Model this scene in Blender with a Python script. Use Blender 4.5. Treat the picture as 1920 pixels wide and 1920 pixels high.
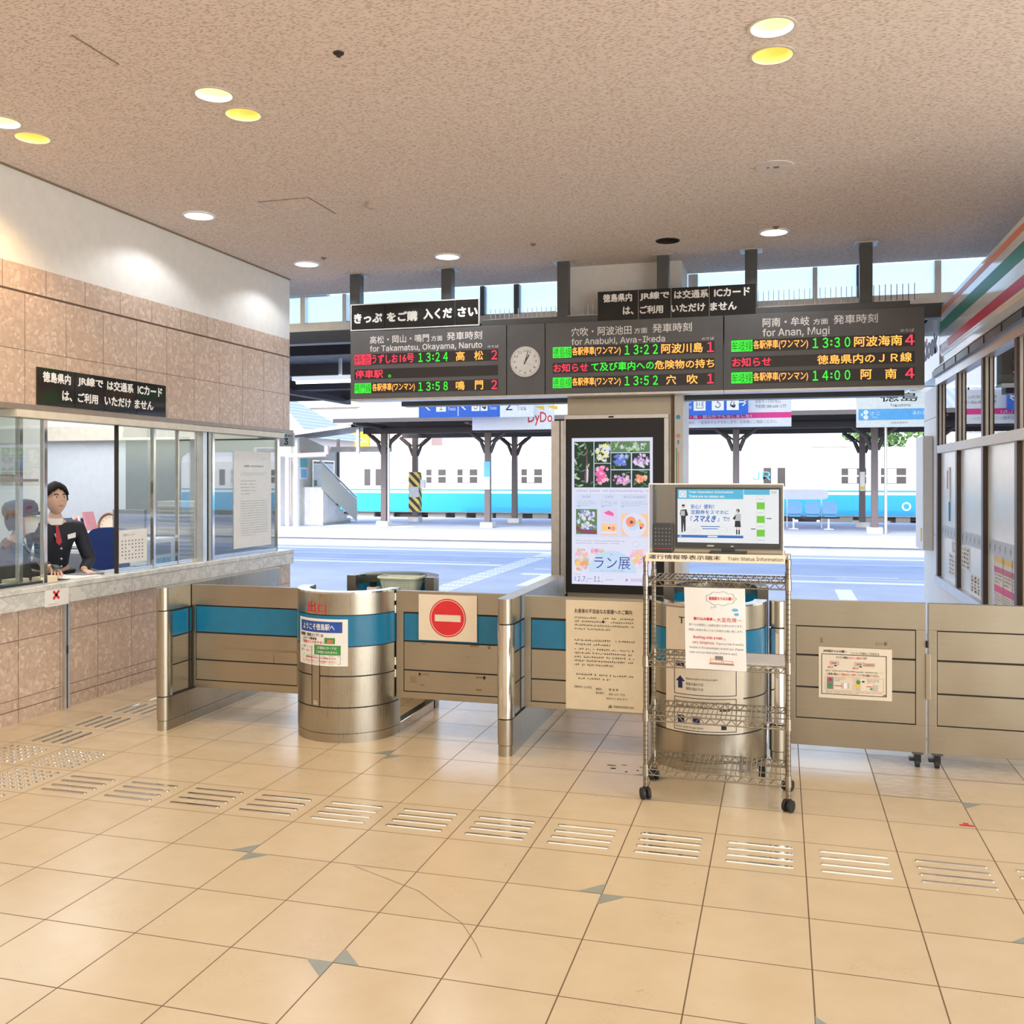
import bpy, bmesh, math, random
from mathutils import Matrix, Vector

for _o in list(bpy.data.objects):
    bpy.data.objects.remove(_o, do_unlink=True)
SC = bpy.context.scene
COL = SC.collection
PI = math.pi
rnd = random.Random(7)

# ------------------------------------------------------------ camera
cam = bpy.data.cameras.new('camera')
cam.lens = 33.75
cam.sensor_width = 36
cam.shift_y = -63.3 / 1920
cam.clip_end = 400
camo = bpy.data.objects.new('camera', cam)
COL.objects.link(camo)
camo.location = (0, 0, 1.68)
camo.rotation_euler = (PI / 2, 0, 0.2731)
SC.camera = camo

# ------------------------------------------------------------ colour management
SC.view_settings.view_transform = 'Standard'
SC.view_settings.look = 'None'
SC.view_settings.gamma = 1
SC.view_settings.use_curve_mapping = False
SC.view_settings.exposure = 0.10

# ------------------------------------------------------------ sky and sun
W = bpy.data.worlds.new('sky')
SC.world = W
W.use_nodes = True
nt = W.node_tree
nt.nodes.clear()
sky = nt.nodes.new('ShaderNodeTexSky')
sky.sky_type = 'NISHITA'
sky.sun_disc = False
sky.sun_elevation = math.radians(42)
sky.sun_rotation = math.radians(200)
sky.air_density = 1.0
sky.dust_density = 2.5
sky.ozone_density = 1.0
bg = nt.nodes.new('ShaderNodeBackground')
bg.inputs[1].default_value = 0.58
wo = nt.nodes.new('ShaderNodeOutputWorld')
nt.links.new(sky.outputs[0], bg.inputs[0])
nt.links.new(bg.outputs[0], wo.inputs[0])


def lamp(name, kind, loc, energy, color=(1, 1, 1), rot=(0, 0, 0), **kw):
    l = bpy.data.lights.new(name, kind)
    l.energy = energy
    l.color = color
    for k, v in kw.items():
        setattr(l, k, v)
    o = bpy.data.objects.new(name, l)
    COL.objects.link(o)
    o.location = loc
    o.rotation_euler = rot
    return o


SUN = lamp('sun_light', 'SUN', (0, -20, 30), 1.3, (1, .96, .9), angle=math.radians(1))
SUN.rotation_euler = (math.radians(48), 0, math.radians(-12))
# unseen area lights added to brighten the hall from behind and from the right
lamp('hall_fill_back', 'AREA', (-1.8, -5.5, 2.0), 75, (1, .96, .90), (math.radians(90), 0, 0),
     shape='RECTANGLE', size=9, size_y=3.2)
lamp('hall_fill_right', 'AREA', (5.75, -.6, 1.6), 480, (.93, .97, 1.0), (math.radians(90), 0, math.radians(90)),
     shape='RECTANGLE', size=10.5, size_y=3.0)
# rows of ceiling lamps over the concourse
lamp('concourse_lamps', 'AREA', (-2.0, 1.2, 3.74), 78, (1, .94, .83), (0, 0, 0),
     shape='RECTANGLE', size=6.5, size_y=4.5)
# tube lights under the roof of the near platform
lamp('platform_roof_lamps', 'AREA', (-3.0, 14.5, 3.22), 700, (.80, .88, 1), (0, 0, 0),
     shape='RECTANGLE', size=22, size_y=6.5)
lamp('office_ceiling_lamp', 'AREA', (-7.0, 6.8, 3.15), 130, (.97, .98, 1), (0, 0, 0),
     shape='RECTANGLE', size=2.5, size_y=4)


# ------------------------------------------------------------ materials
def N(t, k, **kw):
    n = t.nodes.new(k)
    for a, b in kw.items():
        setattr(n, a, b)
    return n


def base(name):
    m = bpy.data.materials.new(name)
    m.use_nodes = True
    t = m.node_tree
    t.nodes.clear()
    out = N(t, 'ShaderNodeOutputMaterial')
    b = N(t, 'ShaderNodeBsdfPrincipled')
    t.links.new(b.outputs[0], out.inputs[0])
    return m, t, b, out


def pos(t):
    return N(t, 'ShaderNodeNewGeometry').outputs['Position']


def mapping(t, src, scale=(1, 1, 1), rot=(0, 0, 0), loc=(0, 0, 0)):
    n = N(t, 'ShaderNodeMapping')
    n.inputs['Scale'].default_value = scale
    n.inputs['Rotation'].default_value = rot
    n.inputs['Location'].default_value = loc
    t.links.new(src, n.inputs[0])
    return n.outputs[0]


def noise(t, src, scale, detail=2, rough=.5):
    n = N(t, 'ShaderNodeTexNoise')
    n.inputs['Scale'].default_value = scale
    n.inputs['Detail'].default_value = detail
    n.inputs['Roughness'].default_value = rough
    t.links.new(src, n.inputs['Vector'])
    return n.outputs['Fac']


def ramp(t, fac, stops):
    n = N(t, 'ShaderNodeValToRGB')
    e = n.color_ramp.elements
    while len(e) < len(stops):
        e.new(0.5)
    for el, (p, c) in zip(e, stops):
        el.position = p
        el.color = (c[0], c[1], c[2], 1) if hasattr(c, '__len__') else (c, c, c, 1)
    t.links.new(fac, n.inputs[0])
    return n.outputs[0]


def mixc(t, fac, a, b, blend='MIX'):
    n = N(t, 'ShaderNodeMix', data_type='RGBA', blend_type=blend)
    for s, v in ((n.inputs[0], fac), (n.inputs[6], a), (n.inputs[7], b)):
        if hasattr(v, 'is_output'):
            t.links.new(v, s)
        elif hasattr(v, '__len__'):
            s.default_value = (v[0], v[1], v[2], 1)
        else:
            s.default_value = v
    return n.outputs[2]


def math_(t, op, a, b=None, c=None):
    n = N(t, 'ShaderNodeMath', operation=op)
    for i, v in enumerate((a, b, c)):
        if v is None:
            continue
        if hasattr(v, 'is_output'):
            t.links.new(v, n.inputs[i])
        else:
            n.inputs[i].default_value = v
    return n.outputs[0]


def sep(t, src):
    n = N(t, 'ShaderNodeSeparateXYZ')
    t.links.new(src, n.inputs[0])
    return n.outputs


def bump(t, b, h, strength=.3, dist=.01):
    n = N(t, 'ShaderNodeBump')
    n.inputs['Strength'].default_value = strength
    n.inputs['Distance'].default_value = dist
    t.links.new(h, n.inputs['Height'])
    t.links.new(n.outputs[0], b.inputs['Normal'])


def mat(name, c, rough=.5, metal=0., var=.06, scale=14, emit=0., spec=.5):
    """plain surface with a little procedural unevenness"""
    m, t, b, o = base(name)
    n = noise(t, pos(t), scale, 3)
    lo = tuple(x * (1 - var) for x in c)
    hi = tuple(min(1, x * (1 + var)) for x in c)
    col = ramp(t, n, [(.3, lo), (.7, hi)])
    t.links.new(col, b.inputs['Base Color'])
    b.inputs['Roughness'].default_value = rough
    b.inputs['Metallic'].default_value = metal
    b.inputs['Specular IOR Level'].default_value = spec
    if emit:
        t.links.new(col, b.inputs['Emission Color'])
        b.inputs['Emission Strength'].default_value = emit
    return m


def glow(name, c, s):
    m, t, b, o = base(name)
    e = N(t, 'ShaderNodeEmission')
    n = noise(t, pos(t), 9, 1)
    col = ramp(t, n, [(.2, tuple(x * .96 for x in c)), (.8, c)])
    t.links.new(col, e.inputs[0])
    e.inputs[1].default_value = s
    t.links.new(e.outputs[0], o.inputs[0])
    return m


def brushed(name, c, rough=.3, vertical=True, var=.16):
    m, t, b, o = base(name)
    p = pos(t)
    st = noise(t, mapping(t, p, (60, 60, 2.0) if vertical else (2, 2, 160)), 2.0, 4, .6)
    bl = noise(t, mapping(t, p, (1, 1, .6)), 3.5, 3)
    f = mixc(t, .5, st, bl)
    col = ramp(t, f, [(.3, tuple(x * (1 - var) for x in c)), (.7, tuple(min(1, x * (1 + var)) for x in c))])
    t.links.new(col, b.inputs['Base Color'])
    b.inputs['Metallic'].default_value = 1
    rr = ramp(t, f, [(.25, rough * .75), (.75, rough * 1.25)])
    t.links.new(rr, b.inputs['Roughness'])
    return m


def glassmat(name, tint=(.95, .98, .97), gain=2.0, ior=1.5, haze=0.0):
    m, t, b, o = base(name)
    tr = N(t, 'ShaderNodeBsdfTransparent')
    n = noise(t, pos(t), 2.5, 2)
    col = ramp(t, n, [(.2, tuple(x * .98 for x in tint)), (.8, tint)])
    t.links.new(col, tr.inputs[0])
    gl = N(t, 'ShaderNodeBsdfGlossy')
    gl.inputs['Roughness'].default_value = 0.0
    lw = N(t, 'ShaderNodeLayerWeight')
    lw.inputs[0].default_value = .5
    f5 = math_(t, 'POWER', lw.outputs['Facing'], 5.0)
    f0 = ((ior - 1) / (ior + 1)) ** 2
    fr = math_(t, 'MULTIPLY_ADD', f5, 1 - f0, f0)
    mx = N(t, 'ShaderNodeMixShader')
    t.links.new(math_(t, 'MINIMUM', math_(t, 'MULTIPLY', fr, gain), 1.0), mx.inputs[0])
    t.links.new(tr.outputs[0], mx.inputs[1])
    t.links.new(gl.outputs[0], mx.inputs[2])
    last = mx.outputs[0]
    if haze:
        d = N(t, 'ShaderNodeBsdfTranslucent')
        d.inputs[0].default_value = (.9, .97, 1, 1)
        m2 = N(t, 'ShaderNodeMixShader')
        m2.inputs[0].default_value = haze
        t.links.new(last, m2.inputs[1])
        t.links.new(d.outputs[0], m2.inputs[2])
        last = m2.outputs[0]
    t.links.new(last, o.inputs[0])
    return m


def m_floor():
    m, t, b, o = base('beige_floor_tile')
    p = pos(t)
    x, y, z = sep(t, p)
    u = math_(t, 'DIVIDE', math_(t, 'SUBTRACT', x, 0.1030), 0.4)
    v = math_(t, 'DIVIDE', math_(t, 'SUBTRACT', y, 4.2308), 0.397)
    fu = math_(t, 'ABSOLUTE', math_(t, 'SUBTRACT', math_(t, 'FRACT', u), .5))
    fv = math_(t, 'ABSOLUTE', math_(t, 'SUBTRACT', math_(t, 'FRACT', v), .5))
    g = math_(t, 'GREATER_THAN', math_(t, 'MAXIMUM', fu, fv), .4935)
    cu = math_(t, 'FLOOR', u)
    cv = math_(t, 'FLOOR', v)
    cb = N(t, 'ShaderNodeCombineXYZ')
    t.links.new(cu, cb.inputs[0])
    t.links.new(cv, cb.inputs[1])
    wn = N(t, 'ShaderNodeTexWhiteNoise')
    t.links.new(cb.outputs[0], wn.inputs[0])
    tile = ramp(t, wn.outputs[0], [(0, (.60, .49, .325)), (1, (.66, .55, .385))])
    n1 = noise(t, p, 6, 4, .6)
    n2 = noise(t, p, 60, 3, .6)
    c = mixc(t, .55, tile, ramp(t, n1, [(.3, (.61, .50, .335)), (.7, (.68, .57, .405))]))
    c = mixc(t, ramp(t, n2, [(.62, 0.), (.74, .16)]), c, (.42, .30, .18))
    vo = N(t, 'ShaderNodeTexVoronoi', feature='DISTANCE_TO_EDGE')
    vo.inputs['Scale'].default_value = 34
    t.links.new(p, vo.inputs['Vector'])
    n3 = noise(t, p, 3.3, 1)
    sh = math_(t, 'MULTIPLY', math_(t, 'LESS_THAN', vo.outputs[0], .012), math_(t, 'GREATER_THAN', n3, .62))
    c = mixc(t, math_(t, 'MULTIPLY', sh, .35), c, (.36, .25, .15))
    c = mixc(t, g, c, (.15, .095, .05))
    t.links.new(c, b.inputs['Base Color'])
    rr = math_(t, 'ADD', ramp(t, n1, [(.3, .17), (.7, .27)]), math_(t, 'MULTIPLY', g, .5))
    t.links.new(rr, b.inputs['Roughness'])
    b.inputs['Specular IOR Level'].default_value = .6
    bump(t, b, math_(t, 'SUBTRACT', math_(t, 'MULTIPLY', n1, .12), g), .10, .003)
    return m


def m_ceiling():
    m, t, b, o = base('fissured_ceiling_board')
    p = pos(t)
    marks = None
    for k, (ang, sc) in enumerate(((.5, 1.0), (2.1, 1.12), (1.2, .9))):
        vo = N(t, 'ShaderNodeTexVoronoi')
        vo.inputs['Scale'].default_value = 1.0
        vo.inputs['Randomness'].default_value = 1
        t.links.new(mapping(t, p, (25 * sc, 74 * sc, 1), (0, 0, ang), (k * 3.3, k * 7.7, 0)), vo.inputs['Vector'])
        d = math_(t, 'LESS_THAN', vo.outputs['Distance'], .25)
        marks = d if marks is None else math_(t, 'MAXIMUM', marks, d)
    n = noise(t, p, 24, 3)
    n2 = noise(t, p, 1.3, 2)
    c = ramp(t, n, [(.3, (.75, .655, .605)), (.7, (.83, .74, .69))])
    c = mixc(t, .18, c, ramp(t, n2, [(.35, (.77, .69, .62)), (.65, (.83, .71, .69))]))
    c = mixc(t, math_(t, 'MULTIPLY', marks, .58), c, (.36, .245, .17))
    t.links.new(c, b.inputs['Base Color'])
    b.inputs['Roughness'].default_value = .95
    b.inputs['Specular IOR Level'].default_value = .1
    bump(t, b, math_(t, 'SUBTRACT', n, marks), .3, .004)
    return m


def m_stone(name, y0, split_top=True):
    m, t, b, o = base(name)
    p = pos(t)
    x, y, z = sep(t, p)
    up = math_(t, 'GREATER_THAN', z, 2.967)
    ys = math_(t, 'ADD', math_(t, 'SUBTRACT', y, y0), math_(t, 'MULTIPLY', up, .2))
    u = math_(t, 'DIVIDE', ys, .3985)
    v = math_(t, 'DIVIDE', math_(t, 'SUBTRACT', z, .167), .4)
    fu = math_(t, 'ABSOLUTE', math_(t, 'SUBTRACT', math_(t, 'FRACT', u), .5))
    fv = math_(t, 'ABSOLUTE', math_(t, 'SUBTRACT', math_(t, 'FRACT', v), .5))
    g = math_(t, 'GREATER_THAN', math_(t, 'MAXIMUM', fu, fv), .4945)
    big = math_(t, 'LESS_THAN', math_(t, 'ABSOLUTE', math_(t, 'SUBTRACT', z, 2.967)), .008)
    low = math_(t, 'LESS_THAN', math_(t, 'ABSOLUTE', math_(t, 'SUBTRACT', z, .093)), .003)
    g = math_(t, 'MAXIMUM', g, math_(t, 'MAXIMUM', big, low))
    cb = N(t, 'ShaderNodeCombineXYZ')
    t.links.new(math_(t, 'FLOOR', u), cb.inputs[0])
    t.links.new(math_(t, 'FLOOR', v), cb.inputs[1])
    wn = N(t, 'ShaderNodeTexWhiteNoise')
    t.links.new(cb.outputs[0], wn.inputs[0])
    vo = N(t, 'ShaderNodeTexVoronoi')
    vo.inputs['Scale'].default_value = 38
    wob = N(t, 'ShaderNodeTexNoise')
    wob.inputs['Scale'].default_value = 11
    wob.inputs['Detail'].default_value = 4
    t.links.new(p, wob.inputs['Vector'])
    ad = N(t, 'ShaderNodeVectorMath', operation='MULTIPLY_ADD')
    t.links.new(wob.outputs['Color'], ad.inputs[0])
    ad.inputs[1].default_value = (.06, .06, .06)
    t.links.new(p, ad.inputs[2])
    t.links.new(ad.outputs[0], vo.inputs['Vector'])
    chip = sep(t, vo.outputs['Color'])[0]
    c = ramp(t, chip, [(.0, (.46, .33, .235)), (.5, (.57, .43, .325)), (.75, (.63, .49, .38)), (.97, (.80, .67, .55))])
    n = noise(t, p, 40, 4, .65)
    c = mixc(t, .25, c, ramp(t, n, [(.35, (.48, .34, .25)), (.65, (.74, .60, .49))]))
    c = mixc(t, .25, c, ramp(t, wn.outputs[0], [(0, (.52, .39, .30)), (1, (.68, .55, .46))]))
    c = mixc(t, g, c, (.12, .07, .045))
    t.links.new(c, b.inputs['Base Color'])
    b.inputs['Roughness'].default_value = .33
    return m


def m_marble():
    m, t, b, o = base('grey_white_marble')
    p = pos(t)
    n = noise(t, mapping(t, p, (1, 1, 1.6)), 5, 6, .7)
    v = ramp(t, n, [(.40, (.74, .74, .70)), (.5, (.56, .57, .54)), (.56, (.75, .75, .71)), (.8, (.70, .70, .66))])
    x, y, z = sep(t, p)
    g = math_(t, 'GREATER_THAN', math_(t, 'ABSOLUTE', math_(t, 'SUBTRACT', math_(t, 'FRACT', math_(t, 'DIVIDE', math_(t, 'SUBTRACT', y, .25), .79)), .5)), .4975)
    v = mixc(t, g, v, (.35, .34, .31))
    t.links.new(v, b.inputs['Base Color'])
    b.inputs['Roughness'].default_value = .25
    return m


def m_asphalt():
    m, t, b, o = base('sky_tinted_asphalt')
    p = pos(t)
    n = noise(t, p, 30, 4, .7)
    n2 = noise(t, p, 1.1, 3)
    c = mixc(t, .5, ramp(t, n, [(.3, (.34, .38, .50)), (.7, (.50, .55, .68))]), ramp(t, n2, [(.3, (.36, .40, .53)), (.7, (.50, .55, .67))]))  # blue cast and lightness of outdoor light put into the colour
    t.links.new(c, b.inputs['Base Color'])
    b.inputs['Roughness'].default_value = .8
    bump(t, b, n, .4, .01)
    return m


def m_corr(name, c, axis, sc):
    m, t, b, o = base(name)
    x, y, z = sep(t, pos(t))
    s = math_(t, 'SINE', math_(t, 'MULTIPLY', (x, y, z)[axis], sc))
    col = ramp(t, math_(t, 'MULTIPLY_ADD', s, .5, .5), [(0, tuple(k * .8 for k in c)), (1, c)])
    t.links.new(col, b.inputs['Base Color'])
    b.inputs['Roughness'].default_value = .5
    bump(t, b, s, .4, .03)
    return m


def m_blocks():
    m, t, b, o = base('old_platform_blocks')
    p = pos(t)
    x, y, z = sep(t, p)
    u = math_(t, 'FRACT', math_(t, 'DIVIDE', x, .85))
    g = math_(t, 'LESS_THAN', u, .04)
    n = noise(t, p, 3, 5, .7)
    c = ramp(t, n, [(.35, (.07, .075, .085)), (.5, (.25, .26, .28)), (.7, (.45, .46, .48))])
    c = mixc(t, g, c, (.03, .03, .035))
    t.links.new(c, b.inputs['Base Color'])
    b.inputs['Roughness'].default_value = .9
    return m


def m_post():
    m, t, b, o = base('grooved_backlit_chrome_post')
    x, y, z = sep(t, pos(t))
    g = math_(t, 'LESS_THAN', math_(t, 'FRACT', math_(t, 'DIVIDE', z, .0254)), .10)
    c = mixc(t, g, (.34, .315, .27), (.09, .075, .06))  # post colour also holds the darkness of being lit from behind
    t.links.new(c, b.inputs['Base Color'])
    b.inputs['Metallic'].default_value = 1
    b.inputs['Roughness'].default_value = .22
    return m


def m_hazard():
    m, t, b, o = base('yellow_black_hazard_stripe')
    x, y, z = sep(t, pos(t))
    g = math_(t, 'LESS_THAN', math_(t, 'FRACT', math_(t, 'DIVIDE', math_(t, 'ADD', math_(t, 'ADD', x, y), z), .34)), .5)
    t.links.new(mixc(t, g, (.75, .58, .14), (.04, .04, .04)), b.inputs['Base Color'])
    b.inputs['Roughness'].default_value = .6
    return m


def m_wood():
    m, t, b, o = base('brown_wood')
    n = noise(t, mapping(t, pos(t), (3, 3, 40)), 3, 4)
    t.links.new(ramp(t, n, [(.3, (.24, .10, .035)), (.7, (.40, .19, .075))]), b.inputs['Base Color'])
    b.inputs['Roughness'].default_value = .35
    return m


def m_rough_tile():
    m, t, b, o = base('rippled_slate_tile')
    p = pos(t)
    n = noise(t, mapping(t, p, (14, 34, 1), (0, 0, .5)), 1.0, 4, .6)
    t.links.new(ramp(t, n, [(.3, (.50, .41, .30)), (.7, (.66, .57, .44))]), b.inputs['Base Color'])
    b.inputs['Roughness'].default_value = .28
    bump(t, b, n, .8, .012)
    return m


FLOOR = m_floor()
CEIL = m_ceiling()
STONE_UP = m_stone('breccia_stone_upper', 5.49)
STONE_LO = m_stone('breccia_stone_lower', 5.43)
MARBLE = m_marble()
ASPHALT = m_asphalt()
BLOCKS = m_blocks()
POST = m_post()
HAZARD = m_hazard()
WOOD = m_wood()
RTILE = m_rough_tile()
INLAY = mat('grey_green_inlay', (.30, .33, .30), .3)
PLASTER = mat('white_plaster', (.80, .78, .74), .8, var=.03)
WHITE = mat('white_paint', (.85, .85, .84), .45, var=.03)
OFFWALL = mat('pale_office_wall', (.72, .71, .67), .7, var=.03)
BLUEWALL = mat('blue_grey_partition', (.64, .69, .76), .6, var=.03)
STEEL = brushed('brushed_steel', (.44, .405, .335), .30, var=.10)
STEELH = brushed('satin_steel', (.42, .385, .315), .34, False, .10)
CHROME = mat('polished_chrome', (.70, .69, .66), .08, 1., .04)
WIRE = mat('backlit_chrome_wire', (.33, .30, .25), .28, 1., .08)  # chrome colour darkened to carry the backlit look of the cart
ALU = mat('anodised_aluminium', (.66, .66, .65), .35, .9)
GATEBLUE = mat('gate_blue_panel', (.010, .185, .36), .22, var=.05)
GROOVE = mat('dark_groove', (.03, .025, .02), .7)
BLACK = mat('black_plastic', (.012, .012, .014), .35)
RUBBER = mat('black_rubber', (.02, .02, .02), .6)
DKGREY = mat('dark_grey_sign_panel', (.13, .132, .138), .45, var=.04)
DKPOST = mat('dark_grey_metal', (.10, .105, .11), .38, .3)
SLOT = mat('led_slot_black', (.035, .03, .032), .3)
BLKSIGN = mat('black_acrylic_sign', (.022, .023, .024), .09)
BROWN = mat('dark_brown_aluminium', (.085, .06, .05), .4, .3)
PAPER = mat('white_paper', (.86, .86, .84), .8, var=.02)
CREAM = mat('yellowed_paper', (.78, .68, .50), .8, var=.03)
CREAM2 = mat('cream_laminate', (.80, .72, .58), .4, var=.02)
INK = mat('black_ink', (.02, .02, .02), .6)
INKG = mat('grey_ink', (.22, .22, .24), .7)
INKB = mat('brown_black_ink', (.07, .045, .02), .7)
RED = mat('red_print', (.70, .025, .035), .5)
CRIM = mat('crimson_print', (.60, .012, .04), .4)
ORANGE = mat('orange_print', (.90, .25, .10), .4)
GREEN = mat('green_print', (.01, .22, .10), .4)
LGREEN = mat('leaf_green_print', (.06, .30, .08), .5)
BLUE = mat('blue_print', (.02, .09, .42), .5)
SIGNBLUE = mat('sign_blue', (.03, .14, .62), .4)
SKYBLUE = mat('light_blue_print', (.12, .44, .78), .5)
NAVY = mat('navy_print', (.012, .02, .11), .5)
PINK = mat('pink_print', (.85, .05, .26), .5)
YELLOW = mat('yellow_print', (.85, .60, .05), .5)
LETTER = mat('white_lettering', (.90, .90, .88), .5, var=.01)
TAPE = mat('tape_residue', (.26, .19, .11), .7)
GLASS = glassmat('clear_glass', (.95, .98, .97), 2.3)
ACRYL = glassmat('clear_acrylic', (.97, .97, .96), .7)
FROST = glassmat('wired_frosted_glass', (.93, .99, 1), 1.0, 1.5, .35)
LED_R = glow('led_red', (1, .05, .09), 1.5)
LED_G = glow('led_green', (.06, 1, .06), 1.2)
LED_O = glow('led_orange', (1, .36, .07), 1.9)
LED_PANEL = glow('led_disc_white', (.93, .97, 1), 2.6)
LAMP_W = glow('lamp_cool_lens', (1, .98, .82), 3.2)
LAMP_Y = glow('lamp_warm_lens', (1, .80, .36), 2.4)
TUBE = glow('fluorescent_tube', (.95, 1, .97), 5)
CONE_W = mat('greenish_glowing_reflector', (.80, .82, .42), .35, .15, emit=.55)  # lamp light on the cone put in as its own glow
CONE_Y = mat('amber_glowing_reflector', (.88, .56, .14), .35, .15, emit=.55)  # same here, amber lamp light given as emission
RIM = mat('lamp_trim_ring', (.66, .60, .52), .4)
SKIN = mat('skin', (.70, .46, .345), .5, var=.04)
HAIR = mat('black_hair', (.014, .011, .010), .7, var=.3, scale=60, spec=.15)
COLLAR = mat('steel_collar', (.40, .37, .32), .25, 1.)
UNIFORM = mat('navy_uniform', (.014, .017, .030), .7)
UNIFORM2 = mat('charcoal_uniform', (.045, .045, .055), .75)
LABELC = mat('white_badge', (.85, .87, .9), .4)
CONC = mat('pale_concrete', (.62, .62, .62), .85, var=.12, scale=3)
TRAINW = mat('train_white', (.90, .90, .90), .35, var=.02)
TRAINB = mat('train_blue', (.03, .40, .72), .35, var=.03)
TRAINU = mat('train_underframe', (.12, .10, .09), .8)
TRAING = mat('train_window', (.10, .095, .095), .35, spec=.2)
ROOFB = m_corr('pale_blue_roof_sheet', (.42, .48, .62), 0, 22)
ROOFD = m_corr('dark_roof_underside', (.10, .11, .12), 0, 20)
DARKST = mat('dark_painted_steel', (.055, .050, .055), .6)
LEAF = mat('tree_leaves', (.10, .22, .05), .8, var=.4, scale=2)
BARK = mat('tree_bark', (.16, .11, .07), .9)
SEATB = mat('blue_plastic_seat', (.10, .32, .62), .35)
TEAL = mat('teal_print', (.05, .40, .45), .5)
GRAVEL = mat('track_ballast', (.16, .14, .13), .95, var=.4, scale=9)
WARNW = mat('worn_white_paint', (.80, .80, .78), .8, var=.12, scale=20)


# ------------------------------------------------------------ mesh building
_tc = {}
SANS = None
try:    # the plain sans face that ships with Blender itself
    import os
    SANS = bpy.data.fonts.load(os.path.join(bpy.utils.system_resource('DATAFILES', path='fonts'), 'Inter.woff2'))
except Exception:
    SANS = None


def glyphs(s, bold=0.0, shear=0.0):
    k = (s, bold, shear)
    if k in _tc:
        return _tc[k]
    cu = bpy.data.curves.new('lettering_curve', 'FONT')
    cu.body = s
    if SANS is not None and all(ord(ch) < 127 for ch in s) and s != 'DyDo':
        cu.font = SANS
    cu.shear = shear
    cu.resolution_u = 2
    cu.fill_mode = 'FRONT'
    o = bpy.data.objects.new('lettering_curve', cu)
    COL.objects.link(o)
    e = o.evaluated_get(bpy.context.evaluated_depsgraph_get())
    me = e.to_mesh()
    vs = [(v.co.x, v.co.y, 0.) for v in me.vertices]
    fs = [tuple(p.vertices) for p in me.polygons]
    e.to_mesh_clear()
    bpy.data.objects.remove(o)
    bpy.data.curves.remove(cu)
    if bold > 0.001:
        # heavier strokes: the outline laid down again, shifted all round
        n0, v0, f0 = len(vs), list(vs), list(fs)
        for dx, dy in ((1, 0), (-1, 0), (0, 1), (0, -1), (.7, .7), (-.7, .7), (.7, -.7), (-.7, -.7)):
            n = len(vs)
            vs = vs + [(x + dx * bold, y + dy * bold, -.07 * n / n0) for x, y, q in v0]
            fs = fs + [tuple(i + n for i in q) for q in f0]
    if vs:
        bb = (min(v[0] for v in vs), min(v[1] for v in vs), max(v[0] for v in vs), max(v[1] for v in vs))
    else:
        bb = (0, 0, 1, 1)
    _tc[k] = (vs, fs, bb)
    return _tc[k]


def wmat(o):
    m = Matrix()
    while o is not None:
        m = Matrix.LocRotScale(o.location, o.rotation_euler, o.scale) @ m
        o = o.parent
    return m


def tag(o, label=None, cat=None, group=None, kind=None):
    if label:
        o['label'] = label
    if cat:
        o['category'] = cat
    if group:
        o['group'] = group
    if kind:
        o['kind'] = kind
    return o


def thing(name, label, cat, loc, rz=0.0, group=None):
    o = bpy.data.objects.new(name, None)
    o.empty_display_size = .1
    COL.objects.link(o)
    o.location = loc
    o.rotation_euler = (0, 0, rz)
    return tag(o, label, cat, group)


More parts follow.
